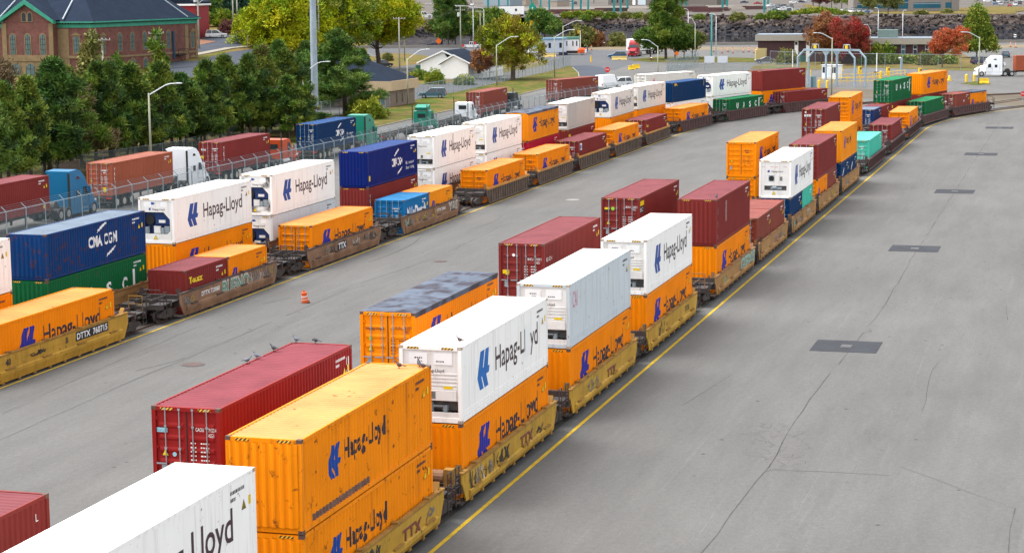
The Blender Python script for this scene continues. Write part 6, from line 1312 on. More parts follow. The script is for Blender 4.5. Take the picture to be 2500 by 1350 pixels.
def build_buildings():
    # the old brick hall: corner C0, long wall along D to the far right, gabled front along E to the left
    C0 = GD(226, 55, 370); ez = C0.z; D = Vector((.388, .9217, 0)); E = Vector((-.9217, .388, 0)); Z = Vector((0, 0, 1))
    def fr(o, ax, outv): return Matrix(((ax.x, outv.x, 0, o.x), (ax.y, outv.y, 0, o.y), (0, 0, 1, 0), (0, 0, 0, 1)))
    base = Vector((C0.x, C0.y, 0))
    t = thing("brick_hall", "old red brick hall with slate roof and green copper eaves", "building", base, 0)
    o0 = Vector((0, 0, 0)); ML = fr(o0, D, -E); MF = fr(o0, E, -D); LL, LF_, dep = 35.5, 34., 15.
    b = MB(); b.X = fr(o0, D, E)
    b.box(0, LL, 0, 14, -1, ez); b.box(.0, 14, 14, LF_, -1, ez); b.box(-1.6, 2, 7.6, 18.6, -1, ez)
    put("walls", b.mesh("walls"), [BRICK], t)
    b = MB(); b.X = fr(o0, D, E)
    for a, c in ((-.05, .9), (31.0, 32.2), (LL - .7, LL + .05)): b.box(a, c, -.12, .0, -1, ez - 1.2)
    b.box(-.06, LL + .06, -.10, 0, 5.9, 6.25); b.box(-.2, 0, -.1, 7.6, 6.0, 6.5); b.box(-1.9, -1.6, 7.4, 18.8, 5.5, 6.6); b.box(-1.75, -1.6, 7.4, 18.8, -1, 5.5); b.box(-.14, 0, 5.2, 7.6, -1, ez - 1.2); b.box(-1.72, -1.6, 7.5, 8.4, 6, ez - .2); b.box(-1.72, -1.6, 17.7, 18.7, 6, ez - .2)
    for z in (.5, 1.7, 2.9, 4.1, 5.3, 7.5, 8.7, 9.9): b.box(-.17, -.05, 5.4, 6.2, z, z + .5); b.box(-.1, -.02, .0, .9, z, z + .5)
    put("stone_trim", b.mesh("stone_trim"), [STONE], t)
    # copper eaves with their row of brackets
    b = MB(); b.X = fr(o0, D, E)
    b.box(-.1, LL + .1, -.16, 0, ez - 1.0, ez - .35); b.box(-.5, LL + .5, -.75, 0, ez - .12, ez + .12); b.box(-.16, 0, 0, 7.6, ez - 1.0, ez - .35); b.box(-.75, 0, -.7, 7.6, ez - .12, ez + .12); b.box(-.16, 0, 18.6, 34, ez - 1.0, ez - .35); b.box(-.75, 0, 18.6, 34, ez - .12, ez + .12)
    put("copper_eaves", b.mesh("copper_eaves"), [COPPER], t)
    b = MB(); b.X = fr(o0, D, E)
    for k in range(58): a = .1 + k * .61; b.box(a, a + .22, -.6, 0, ez - .36, ez - .13)
    for k in range(12): a = .2 + k * .61; b.box(-.6, 0, a, a + .22, ez - .36, ez - .13)
    put("brackets", b.mesh("brackets"), [M("dark_copper", (.03, .10, .08), .7, var=.2)], t)
    # gable with pediment
    b = MB(); b.X = fr(o0, D, E); ap = ez + 3.6; c = 13.1
    b.ext([(7.6, ez - .05), (18.6, ez - .05), (c, ap - .25)], -1.6, 1.5, 'x'); put("gable", b.mesh("gable"), [BRICK], t)
    b = MB(); b.X = fr(o0, D, E)
    for q in ([(6.9, ez - .25), (6.9, ez + .35), (c, ap + .55), (c, ap - .35)], [(19.3, ez - .25), (19.3, ez + .35), (c, ap + .55), (c, ap - .35)]): b.ext(q, -2.3, -1.55, 'x')
    put("gable_cornice", b.mesh("gable_cornice"), [COPPER], t)
    b = MB(); b.X = fr(o0, D, E)
    b.face([(-2.2, 6.8, ez + .37), (-2.2, c, ap + .57), (9, c, ap + .57), (9, 6.8, ez + .37)]); b.face([(-2.2, 19.4, ez + .37), (-2.2, c, ap + .57), (9, c, ap + .57), (9, 19.4, ez + .37)])
    rz_, ex = ez + 6.2, .55
    # main hipped roofs
    b.face([(-ex, -ex, ez + .14), (LL + ex, -ex, ez + .14), (LL - 7, 7, rz_), (7, 7, rz_)]); b.face([(LL + ex, -ex, ez + .14), (LL + ex, 14 + ex, ez + .14), (LL - 7, 7, rz_)]); b.face([(LL + ex, 14 + ex, ez + .14), (14, 14 + ex, ez + .14), (7, 7, rz_), (LL - 7, 7, rz_)])
    b.face([(-ex, -ex, ez + .14), (7, 7, rz_), (7, 34, rz_), (-ex, 34, ez + .14)]); b.face([(7, 7, rz_), (14 + ex, 14 + ex, ez + .14), (14 + ex, 34, ez + .14), (7, 34, rz_)])
    # the pavilion at the far end of the long wall
    b.face([(31, -ex - .02, ez + .2), (LL + ex, -ex - .02, ez + .2), (LL - 2.5, 3, ez + 2.3)])
    put("roof", b.mesh("roof"), [SLATE], t)
    b = MB(); b.X = fr(o0, D, E)
    b.tube((LL - 3.8, -.4, ez + .3), (LL - 7, 7, rz_ + .1), .16, n=6); b.tube((-.6, 6.0, ez + .5), (4, 6.9, ez + 3.9), .16, n=6); b.tube((-.6, 20.3, ez + .5), (4, 19.6, ez + 3.9), .16, n=6)
    put("roof_flashing", b.mesh("roof_flashing"), [GALV], t)
    for a in (8.5, 12.6, 16.8, 20.9, 25.1): win(t, ML, a - .56, a + .56, 7.05, 10.35, True); 
    for a in (12.6, 16.8, 20.9): win(t, ML, a - .6, a + .6, 2.6, 5.5, True)
    win(t, ML, 2.4, 3.5, 6.9, 9.8, False); win(t, ML, 33.2, 34.2, 6.9, 9.8, False, bars=0); win(t, ML, 33.2, 34.2, 1.9, 4.7, False, bars=0); win(t, MF, 3.0, 4.2, 6.9, 9.9, False)
    MG = fr(Vector((-1.6 * D.x, -1.6 * D.y, 0)), E, -D)
    for a in (9.8, 13.1, 16.4): win(t, MG, a - .54, a + .54, 6.7, 10.4, True, bars=1); 
    for a in (12.45, 13.75): win(t, MG, a - .42, a + .42, ez + .15, ez + 1.75, True, bars=0, glass=GLASS)
    MG2 = fr(Vector((-1.77 * D.x, -1.77 * D.y, 0)), E, -D)
    for a in (9.6, 12.6, 15.8): win(t, MG2, a - .95, a + .95, 1.2, 5.1, True, bars=1 if a > 12 else 0)
    b = MB(); b.X = ML; b.box(27.0, 30.5, 0, 1.0, 5.6, 5.75); b.path([(27, 1, 5.7), (27, 1, 6.8), (30.5, 1, 6.8), (30.5, 1, 5.7)], .05)
    for k in range(7): b.tube((27 + k * .58, 1, 5.7), (27 + k * .58, 1, 6.8), .025, n=4)
    b.tube((27.2, .9, 5.6), (30.8, .9, 2.6), .07); put("fire_escape", b.mesh("fire_escape"), [SEAL], t)
    b = MB(); b.X = ML; b.box(26.4, 27.0, .02, .3, 5, 10.2); put("drainpipe", b.mesh("drainpipe"), [M("door_blue", (.02, .05, .09), .6)], t)
    # red house behind
    q = GD(395, 12, 440); t = thing("red_house", "red building with white trim behind the slate roof", "building", (q.x, q.y, 0), radians(-12))
    put("walls", MB().box(-4, 7.3, 0, 9, 0, q.z - .3).mesh("walls"), [M("red_siding", (.27, .016, .022), .7, var=.06)], t); put("eaves", MB().box(-4.4, 7.7, -.4, 9.4, q.z - .3, q.z + .1).mesh("eaves"), [WHITE], t); put("roof", MB().ext([(-4.4, q.z + .1), (7.7, q.z + .1), (7.7, q.z + .5), (1.6, q.z + 2.8), (-4.4, q.z + .5)], -.4, 9.4).mesh("roof"), [SHING], t)
    put("window", MB().box(5.0, 6.3, -.04, .0, q.z - 3.6, q.z - 2.4).mesh("window"), [WHITE], t)
    q = GD(20, -5, 470); t = thing("brick_wing", "pinkish brick block rising behind the slate roof", "building", (q.x - 8, q.y, 0), 0); put("walls", MB().box(-8, 14, 0, 8, 0, q.z).mesh("walls"), [M("pink_brick", (.34, .15, .11), .9, var=.1)], t); put("parapet", MB().box(-8.2, 14.2, -.2, 8.2, q.z, q.z + .6).mesh("parapet"), [M("pink_brick", 0)], t)
    # beige hut with dark hipped roof, half behind the broad pine
    q = G(952, 262); t = thing("beige_office", "low beige-banded building with dark hipped roof behind the broad pine", "building", q, radians(-18))
    w_, d_ = 17, 11
    put("walls", MB().box(-w_, 0, 0, d_, 0, 2.5).mesh("walls"), [TAN], t); put("fascia", MB().box(-w_ - .5, .5, -.5, d_ + .5, 2.5, 4.0).mesh("fascia"), [BEIGE], t)
    b = MB(); z0, z1 = 4.02, 7.2; A = [(-w_ - .3, -.3, z0), (.3, -.3, z0), (.3, d_ + .3, z0), (-w_ - .3, d_ + .3, z0)]; r1, r2 = (-w_ + 6, d_ / 2, z1), (-6, d_ / 2, z1)
    b.face([A[0], A[1], r2, r1]); b.face([A[1], A[2], r2]); b.face([A[2], A[3], r1, r2]); b.face([A[3], A[0], r1]); put("roof", b.mesh("roof"), [SHING], t)
    for x in (-1.2, -3.2, -14): put("window", MB().box(x - .25, x + .25, -.04, .02, .5, 2.2).mesh("window"), [M("teal_glass", (.05, .12, .14), .15, var=0)], t)
    for y in (3, 5.5): put("window", MB().box(-.02, .04, y - .25, y + .25, .5, 2.2).mesh("window"), [GLASS], t)
    # white house, two gables towards the yard
    q = G(1082, 193); t = thing("white_house", "single-storey white house with dark roof and two gables", "house", q, radians(-20)); 
    put("walls", MB().box(-6.5, 0, 4, 15, 0, 3.0).box(-.5, 5.4, 0, 15, 0, 2.9).box(5.4, 7.2, 3, 15, 0, 2.6).mesh("walls"), [WHITE], t)
    b = MB(); b.ext([(-6.5, 3.0), (0, 3.0), (-1.5, 5.2)], 4, 4.3); put("gable", b.mesh("gable"), [WHITE], t)
    b = MB(); b.ext([(-.5, 2.9), (5.4, 2.9), (2.4, 4.6)], 0, .3); put("gable", b.mesh("gable"), [WHITE], t)
    b = MB(); b.ext([(-7.2, 2.85), (-7.2, 3.05), (-1.5, 5.5), (5.2, 2.9), (5.2, 2.7), (-1.5, 5.25)], 3.6, 15.5); b.ext([(-1.1, 2.75), (-1.1, 2.95), (2.4, 4.85), (7.6, 2.5), (7.6, 2.3), (2.4, 4.62)], -.4, 15.4); put("roof", b.mesh("roof"), [SHING], t)
    b = MB(); b.ext([(-7.2, 2.8), (-7.2, 3.07), (-1.5, 5.52), (1.2, 4.4), (1.0, 4.2), (-1.5, 5.2)], 3.52, 3.6); b.ext([(-1.1, 2.7), (-1.1, 2.97), (2.4, 4.87), (6.0, 3.2), (5.9, 2.95), (2.4, 4.6)], -.48, -.4); put("bargeboard", b.mesh("bargeboard"), [WHITE], t)
    put("window", MB().box(6.2, 6.9, 2.94, 3.0, .9, 2.0).mesh("window"), [GLASS], t)
    q = G(1022, 178); t = thing("notice_board", "small dark green notice board on the lawn by the white house", "sign", q, 0); put("panel", MB().box(-.65, .65, -.05, .05, .5, 1.6).mesh("panel"), [CARPT['green']], t); put("post", MB().box(-.6, -.5, .05, .12, 0, 1.5).box(.5, .6, .05, .12, 0, 1.5).mesh("post"), [DARK], t)
    # site trailers
    q = G(1352, 136); t = thing("site_trailer", "long pale blue site trailer with blue roof edge", "trailer", q, radians(24)); put("body", MB().box(-6, 3.6, 0, 3, .8, 4.0).mesh("body"), [M("pale_blue_siding", (.52, .58, .66), .6, var=.05)], t); put("roof", MB().box(-6.2, 3.8, -.2, 3.2, 4.0, 4.45).mesh("roof"), [M("roof_blue", (.16, .30, .42), .6)], t)
    for x in (1.6, -1.5, -3.6): put("window", MB().box(x, x + .7, -.05, 0, 1.9, 3.2).mesh("window"), [GLASS], t)
    put("steps", MB().box(1.5, 3.4, -1.2, -.02, 0, .8).mesh("steps"), [CARPT['navy']], t)
    q = G(1388, 134); t = thing("site_trailer", "short white site trailer with green roof band", "trailer", q, 0); put("body", MB().box(-2.8, 2.8, 0, 3, 1.0, 3.9).mesh("body"), [WHITE], t); put("roof", MB().box(-2.9, 2.9, -.1, 3.1, 3.9, 4.5).mesh("roof"), [M("roof_green", (.08, .22, .16), .6)], t)
    for x in (-.6, 1.0, 2.0): put("window", MB().box(x, x + .3, -.05, 0, 2.2, 3.5).mesh("window"), [SEAL], t)
    put("underframe", MB().box(-2.6, 2.6, .2, 2.8, .3, 1.0).mesh("underframe"), [DARK], t)
    q = G(1371, 134); t = thing("portable_toilet", "narrow dark blue portable toilet between the site trailers", "cabin", q, 0); put("body", MB().box(-.5, .5, -.5, .5, .02, 2.2).mesh("body"), [CARPT['navy']], t); put("roof", MB().box(-.55, .55, -.55, .55, 2.2, 2.4).mesh("roof"), [CARPT['blue']], t)
    # brown low offices on the right
    BR = M("brown_brick", (.075, .042, .045), .9, var=.12); CB_ = M("pale_fascia", (.32, .29, .245), .85, var=.06)
    for nm, u0, u1, v, lab in (("office", 1850, 2062, 152, "brown low office with white door panels, left of red trees"), ("office", 2052, 2300, 156, "brown low office with tall narrow windows behind the hedge")):
        a, c = G(u0, v), G(u1, v); L = (c - a).length; yw = atan2(c.y - a.y, c.x - a.x); t = thing("office_building", lab, "building", a, yw)
        hh = 6.2 if u0 < 2000 else 5.6
        put("walls", MB().box(0, L, 0, 9, 0, hh - 1.3).mesh("walls"), [BR], t); put("fascia", MB().box(-.6, L + .6, -.6, 9.6, hh - 1.3, hh).mesh("fascia"), [CB_], t); put("roof", MB().box(-.5, L + .5, -.5, 9.5, hh, hh + .15).mesh("roof"), [M("roof_membrane", (.20, .23, .27), .8)], t)
        k = L / (u1 - u0)
        if u0 < 2000:
            for x in (1940, 1968): put("door_panel", MB().box((x - u0) * k, (x + 9 - u0) * k, -.06, .02, 0, hh - 1.35).mesh("door_panel"), [WHITE], t); put("window", MB().box((x + 1 - u0) * k, (x + 7 - u0) * k, -.08, -.06, hh - 2.3, hh - 1.6).mesh("window"), [SEAL], t)
            put("window", MB().box((1953 - u0) * k, (1966 - u0) * k, -.06, .02, 0, 1.5).mesh("window"), [M("green_glass", (.03, .12, .10), .2)], t)
        else:
            for i, x in enumerate((2168, 2200, 2229, 2258)):
                w_ = put("window", MB().box((x - u0) * k, (x + 10 - u0) * k, -.06, .02, .2, hh - 1.35).mesh("window"), [M("pale_frame", (.50, .52, .55), .6)], t)
                put("pane", MB().box((x + .8 - u0) * k, (x + 9.2 - u0) * k, -.08, -.06, .9, hh - 2.5).box((x + .8 - u0) * k, (x + 9.2 - u0) * k, -.08, -.06, hh - 2.3, hh - 1.5).mesh("pane"), [M("teal_glass", 0) if i < 2 else GLASS], w_)
            x = (2168 - u0) * k; put("roof_unit", MB().box(x - 2.4, x + 2, 2, 5, hh + .15, hh + 1.9).mesh("roof_unit"), [M("grey_green", (.15, .21, .19), .7)], t)
    q = G(1872, 152); t = thing("generator", "cream generator housing with rusty exhaust before the brown office", "generator", q, -.05); put("housing", MB().box(-2.2, 2.8, 0, 2.5, .2, 3.2).box(-2.6, -.2, -.2, 2.5, .2, 2.8).mesh("housing"), [M("cream_paint", (.46, .37, .17), .7, var=.06)], t); put("exhaust", MB().box(-.4, 2.0, .8, 1.4, 3.2, 4.0).mesh("exhaust"), [M("rust_metal", (.20, .06, .03), .9, var=.3)], t)
    # across the water
    a = G(2083, 29, PZ); c = G(2341, 27, PZ); L = (c - a).length; t = thing("glass_office", "pale office block with blue glass bands across the water", "building", a, atan2(c.y - a.y, c.x - a.x)); k = L / 258.
    put("walls", MB().box(0, L - 3, 0, 25, 0, 9).box(L - 3, L, -.6, 25, 0, 9).mesh("walls"), [M("pale_panel", (.21, .19, .178), .8, var=.08, scale=.05)], t); BG = M("blue_band_glass", (.015, .09, .14), .15, var=.3, scale=.1)
    for x0, x1, z0, z1 in ((10, 80, 1.2, 3.2), (84, 134, 1.0, 4.6), (84, 134, 5.2, 8.8), (147, 213, 1.2, 3.4), (225, 243, 1.2, 3.4), (10, 80, 6.5, 8.6), (147, 240, 6.9, 8.8)): put("window", MB().box(x0 * k, x1 * k, -.1, .02, z0, z1).mesh("window"), [BG], t)
    b = MB()
    for x0, x1, z in ((10, 80, 2.6), (84, 134, 3.4), (147, 213, 2.8), (84, 134, 4.8)): b.box(x0 * k, x1 * k, -.16, -.1, z, z + .25)
    put("mullion", b.mesh("mullion"), [GALV], t)
    for u0, u1, v, hh, m, lab in ((1485, 1750, 13, 10, (.14, .12, .108), "long drab warehouse behind the teal posts"), (1180, 1245, 15, 8, (.22, .27, .31), "pale blue shed behind the lattice posts"), (1254, 1284, 13, 3.2, (.34, .28, .21), "small beige shed beside the pale blue one"), (1344, 1360, 17, 3.0, (.33, .27, .22), "beige storage box by the parked van")):
        a, c = G(u0, v, PZ), G(u1, v, PZ); L = (c - a).length; t = thing("warehouse", lab, "building", a, atan2(c.y - a.y, c.x - a.x)); mm = M("shed%d" % u0, m, .8, var=.06, scale=.05)
        put("walls", MB().box(0, L, 0, 12, 0, hh).mesh("walls"), [mm], t); put("roof", MB().box(-.3, L + .3, -.3, 12.3, hh, hh + .4).mesh("roof"), [GALV], t)
        if L > 30:
            for x in (.03, .08, .13): put("window", MB().box(L * x, L * x + 1.0, -.05, 0, 1.2, 3).mesh("window"), [GLASS], t)
            put("door", MB().box(L * .23, L * .235 + 1.5, -.05, 0, 0, 2.6).mesh("door"), [WHITE], t); put("roller_door", MB().box(L * .28, L * .28 + 5, -.05, 0, 0, 5).mesh("roller_door"), [M("pale_shutter", (.45, .52, .56), .7)], t)
    a = G(1218, 40, PZ); t = thing("site_trailer", "white office trailer across the water beside parked cars", "trailer", a, 0); put("body", MB().box(0, 10, 0, 3, .6, 3.6).mesh("body"), [WHITE], t); put("window", MB().box(1.4, 2.2, -.05, 0, 1.8, 2.8).mesh("window"), [SEAL], t); put("window", MB().box(6.4, 7.2, -.05, 0, 1.8, 2.8).mesh("window"), [SEAL], t)
    TEAL = M("teal_steel", (.02, .22, .22), .6, var=.12)
    for i, (u, v) in enumerate(((1084, 12), (1298, 22), (1320, 20), (1341, 27), (1398, 31), (1418, 30), (1436, 28), (1499, 32), (1515, 32), (1532, 27), (1599, 20), (1662, 32), (1675, 21), (1764, 28), (1775, 18), (1866, 32), (1875, 16), (1192, 36), (1218, 18), (1240, 18))):
        p = G(u, v, PZ); t = thing("steel_post", "tall teal steel post of the row in the yard across the water", "post", p, 0, "teal posts across the water"); put("shaft", cached('tpost', lambda: MB().box(-.42, .42, -.25, .25, 0, 14).mesh("shaft")), [TEAL], t); put("base_plate", cached('tbase', lambda: MB().box(-.8, .8, -.6, .6, 0, .3).mesh("base_plate")), [CONC], t)
    rr = random.Random(8)
    for i, (u, v, l, m) in enumerate(((1340, 35, 9, 0), (1365, 33, 8, 0), (1420, 33, 9, 0), (1490, 29, 14, 0), (1510, 29, 10, 1), (1555, 30, 7, 2), (1640, 21, 12, 3), (1672, 19, 20, 3), (1680, 26, 18, 0), (1700, 29, 22, 0), (1725, 30, 12, 0), (1750, 28, 11, 0), (1790, 25, 9, 2), (1805, 24, 6, 1), (1835, 24, 12, 0), (1700, 10, 20, 4), (1185, 30, 14, 1))):
        p = G(u, v, PZ); t = thing("steel_stack", "%s of steel lying in the storage yard across the water" % ("low rusty pile", "dark pile", "tilted pale slab", "grey stack", "pale stack")[m], "steel pile", p, rr.uniform(-.3, .3), "steel piles across the water")
        b = MB()
        for k in range(7): zz = (k % 3) * .55; b.box(-l / 2 + rr.uniform(-1, 1), l / 2 + rr.uniform(-1, 1), k * .4 - 1.2, k * .4 - .9, zz, zz + .5)
        put("beams", b.mesh("beams"), [(M("rusty_steel", (.10, .045, .045), .9, var=.3), DARK, M("pale_slab", (.42, .38, .33), .9), M("grey_beam", (.22, .19, .17), .9), M("pale_beam", (.40, .45, .47), .8))[m]], t)

# ---------------------------------------------------------------- poles, lamps, fences, gate
POLE = M("weathered_pole", (.30, .30, .22), .8, var=.15, scale=.8); WOOD = M("grey_wood_pole", (.33, .32, .27), .9, var=.2, scale=1.5)
LIGHTM = M("lamp_grey", (.55, .58, .60), .5, var=.05)
def lamp(label, base, h, dx, arm, rise=1.2, r=.11, curved=False, pole=POLE, group="street lamps"):
    t = thing("street_lamp", label, "street lamp", base, 0, group)
    put("pole", MB().tube((0, 0, 0), (0, 0, h), r * 1.25, r * .8, n=8).mesh("pole", smooth=True), [pole], t)
    e = Vector((dx * arm, 0, h + rise))
    if curved: pts = [Vector((dx * arm * (1 - cos(a)), 0, h + rise * sin(a))) for a in [pi / 2 * k / 6 for k in range(7)]]
    else: pts = [Vector((0, 0, h - .2)), Vector((dx * arm * .62, 0, h + rise * .82)), Vector((dx * arm * .8, 0, h + rise * .97)), e]
    put("arm", MB().path(pts, .06, n=6).mesh("arm"), [LIGHTM], t)
    b = MB(); b.loft([[(e.x + dx * q * .75, y * s, e.z + z * s) for y, z in ((-.14, 0), (-.1, .09), (.1, .09), (.14, 0), (.08, -.06), (-.08, -.06))] for q, s in ((-.15, .5), (.2, 1), (.6, 1), (.9, .5))])
    put("lamp_head", b.mesh("lamp_head"), [LIGHTM], t)
def utility_pole(label, base, h, arms=1, rz=.3, trans=0, r=.16, light=False):
    t = thing("utility_pole", label, "pole", base, rz, "utility poles")
    put("pole", MB().tube((0, 0, 0), (0, 0, h), r * 1.2, r * .8, n=8).mesh("pole", smooth=True), [WOOD], t)
    for k in range(arms):
        b = MB(); z = h - .3 - k * 1.0; b.box(-1.3, 1.3, -.2, -.08, z - .07, z + .07); ca = put("crossarm", b.mesh("crossarm"), [WOOD], t)
        b = MB()
        for x in (-1.2, -.6, .6, 1.2): b.tube((x, -.14, z + .07), (x, -.14, z + .28), .06, n=6)
        put("insulators", b.mesh("insulators"), [LIGHTM], ca)
    for k in range(trans):
        x = (-.55, .55, 0)[k]; put("transformer", MB().tube((x, -.1, h - 3.0), (x, -.1, h - 1.9), .32, n=12).mesh("transformer"), [LIGHTM], t)
    if light: put("arm", MB().path([(0, 0, h - 3.5), (.9, 0, h - 2.6), (2.0, 0, h - 2.4)], .05).mesh("arm"), [LIGHTM], t); put("lamp_head", MB().cbox((2.2, 0, h - 2.42), .6, .25, .12).mesh("lamp_head"), [LIGHTM], t)
def hgt(u, v, base): return GD(u, v, base.y).z - base.z
def build_furniture():
    for lab, bu, bv, tu, tv, hu, hv, kw in (
        ("street lamp before the pines above the brick-red truck container", 370, 429, 370, 228, 436, 205, {}), ("street lamp just left of the tall steel mast", 742, 300, 738, 177, 794, 152, {}), ("street lamp by the corner of the low beige building", 996, 258, 995, 143, 1040, 122, {}),
        ("street lamp in front of the ochre tree", 1213, 210, 1206, 110, 1251, 91, {}), ("street lamp before the site trailers, shorter one", 1354, 189, 1354, 90, 1396, 74, {}), ("street lamp before the site trailers, taller one behind", 1375, 160, 1374, 64, 1413, 52, {}),
        ("street lamp with arm to the left above the plain blue container", 1606, 205, 1600, 113, 1568, 98, {}), ("street lamp overlapping the grey gantry", 2030, 233, 2027, 93, 1990, 81, {}), ("street lamp on the island near the gleaming white truck", 2389, 207, 2386, 91, 2349, 79, {}),
        ("street lamp between red maple and brown office", 2124, 158, 2124, 72, 2114, 61, {}), ("street lamp with pale head behind the low trees", 1697, 152, 1695, 58, 1684, 45, {})):
        p = G(bu, bv); h = hgt(tu, tv, p); k = p.y / F; lamp(lab, p, h, 1 if hu > tu else -1, abs(hu - tu) * k, max(.3, (tv - hv) * k), **kw)
    for lab, bu, bv, y, tv, dx, arm in (("white arched lamp beside the white pickup", 1156, 124, 560, 14, -1, 38), ("white arched lamp behind the dark junction tree", 1182, 112, 600, 18, -1, 25), ("tall pale lamp right of the tall conifer", 1680, 112, 590, 22, -1, 8), ("pale lamp beside the teal pole", 1748, 142, 520, 34, -1, 12), ("pale lamp standing behind the brown office roof", 2143, 120, 560, 20, -1, 4), ("second pale lamp behind the brown office roof", 2203, 118, 560, 26, 1, 3), ("arched lamp in front of the hill street", 607, 140, 440, 98, -1, 22), ("arched lamp beyond the yellow tree", 1085, 60, 700, 9, -1, 42)):
        p = GD(bu, bv, y); z0 = 0 if y < 700 else PZ; p = Vector((p.x, p.y, hillz(p.x, p.y) if bu < 700 else z0)); h = GD(bu, tv, y).z - p.z; lamp(lab, p, h - .8, dx, arm * y / F, .8, .10, True, LIGHTM)
    p = G(770, 293); t = thing("steel_mast", "thick tall galvanised steel mast rising out of view among trees", "mast", p, 0)
    put("shaft", MB().tube((0, 0, 0), (0, 0, 34), .52, .36, n=12).mesh("shaft"), [M("mast_steel", (.30, .36, .42), .55, .3, var=.18, scale=1.2, streak=.3, scol=(.2, .25, .3))], t); put("base_flange", MB().tube((0, 0, 0), (0, 0, .35), .75, n=12).mesh("base_flange"), [CONC], t)
    for lab, bu, bv, y, tu, tv, kw in (("wooden utility pole with crossarm before the brick hall's corner", 257, 300, 335, 250, 94, dict(arms=1)), ("utility pole with two transformers before the arched windows", 388, 290, 350, 388, 78, dict(arms=1, trans=2)), ("utility pole with crossarm beside the hill street", 607, 150, 420, 605, 73, dict(arms=1)), ("pole with grey box and lamp at the brick hall's corner", 486, 110, 420, 489, -30, dict(arms=0, trans=1, light=True)),
        ("pale utility pole above the patrol suv", 570, 70, 465, 569, -30, dict(arms=0)), ("second pale pole beside the spruces", 580, 62, 470, 579, -30, dict(arms=0)), ("pale wooden pole on the island by the side street", 976, 178, 430, 969, 43, dict(arms=1)), ("darker wooden pole behind the pale one on the grass island", 988, 145, 500, 988, 10, dict(arms=0)), ("wooden pole with street-light bracket beside the dark junction trees", 1125, 126, 560, 1122, 14, dict(arms=2, trans=1)), ("grey pole among dark trees near the arched lamps", 1173, 112, 600, 1170, 27, dict(arms=1, rz=.1)), ("pale tapering pole hidden by the mast", 779, 120, 420, 772, 0, dict(arms=0))):
        p = GD(bu, bv, y); p = Vector((p.x, p.y, hillz(p.x, p.y) if bu < 640 and y > 400 else 0)); h = GD(tu, tv, y).z - p.z; utility_pole(lab, p, h, **kw)
    p = G(1737, 141); t = thing("navigation_pole", "mottled turquoise pole between two pale lamps", "pole", p, 0); put("pole", MB().tube((0, 0, 0), (0, 0, hgt(1737, 34, p)), .22, .17, n=8).mesh("pole"), [M("turquoise_mottled", (.12, .42, .42), .6, var=.3, scale=1.5)], t); put("collar", MB().tube((0, 0, 3), (0, 0, 3.3), .3, n=8).mesh("collar"), [GALV], t)
    p = GD(1141, 60, 760); t = thing("flag_pole", "pale pink pole among the teal posts", "pole", Vector((p.x, p.y, PZ)), 0); put("pole", MB().tube((0, 0, 0), (0, 0, 14), .2, .14, n=8).mesh("pole"), [M("pale_pink", (.5, .36, .38), .6)], t)
    # wires
    for i, (a, c, lab) in enumerate(((GD(250, 94, 335), GD(388, 80, 350), "sagging wires before the brick hall"), (GD(388, 80, 350), GD(605, 73, 420), "wires from the transformers to the hill street"), (GD(605, 73, 420), GD(969, 45, 430), "wires crossing the yellow trees"), (GD(969, 45, 430), GD(1122, 20, 560), "wires to the junction pole"), (GD(250, 150, 335), GD(520, 152, 350), "low cable crossing the brick wall"))):
        b = MB()
        for off in (-.9, 0, .9):
            pts = [a.lerp(c, k / 10) + Vector((off, 0, -1.2 * (1 - (2 * k / 10 - 1) ** 2))) for k in range(11)]; b.path(pts, .018, n=4)
        tag(put("overhead_wire", b.mesh("overhead_wire"), [SEAL]), lab, "wires", "overhead wires")
    # fences
    WIRE = veil_mat("chain_link", (.18, .25, .27), .22); RAILM = M("fence_rail", (.22, .28, .31), .5, .2, var=.1)
    def fence(label, pts, h=2.4, step=3.05, arms=True, wire=WIRE, group="chain-link fences"):
        t = thing("chain_link_fence", label, "fence", (0, 0, 0), 0, group); posts = []
        b = MB(); r = MB()
        for a, c in zip(pts, pts[1:]):
            n = max(1, round((c - a).length / step))
            for k in range(n): posts.append((a.lerp(c, k / n), c - a))
            b.face([a, c, c + Vector((0, 0, h)), a + Vector((0, 0, h))]); r.tube(a + Vector((0, 0, h)), c + Vector((0, 0, h)), .03, n=5)
        posts.append((pts[-1], pts[-1] - pts[-2]))
        put("wire_mesh", b.mesh("wire_mesh", fix=False), [wire], t); put("top_rail", r.mesh("top_rail"), [RAILM], t)
        pm = cached(('fp', h, arms), lambda: (MB().tube((0, 0, 0), (0, 0, h + .03), .045, n=6).tube((0, 0, h), (0, .42, h + .38), .03, n=5) if arms else MB().tube((0, 0, 0), (0, 0, h + .05), .045, n=6)).mesh("post"))
        for p, d in posts: put("post", pm, [RAILM], t, p, atan2(d.y, d.x))
        if arms:
            b = MB()
            for f in (.3, .65, 1.):
                for (p, d), (q, e) in zip(posts, posts[1:]):
                    n = Vector((-d.y, d.x, 0)).normalized() * .42 * f; b.tube(p + n + Vector((0, 0, h + .38 * f)), q + n + Vector((0, 0, h + .38 * f)), .012, n=3, caps=False)
            put("barbed_wire", b.mesh("barbed_wire"), [RAILM], t)
    fence("long chain-link fence with barbed wire between trains and truck road", [P(s, -57.4) for s in range(28, 245, 24)] + [P(244, -57.0), P(262, -55.2), P(280, -51)])
    fence("chain-link fence behind the verge, right of the tall mast", [G(*p) for p in ((700, 312), (785, 290), (930, 268), (1020, 243), (1130, 222), (1240, 197), (1340, 176), (1392, 162))], arms=False)
    fence("chain-link fence segment left of the tall mast", [G(*p) for p in ((560, 350), (620, 336), (700, 312))], 2.0, arms=False)
    fence("old wire fence under the pines behind the parked trucks", [G(*p) for p in ((-40, 470), (170, 425), (330, 400), (430, 385), (560, 350))], 1.8, arms=False)
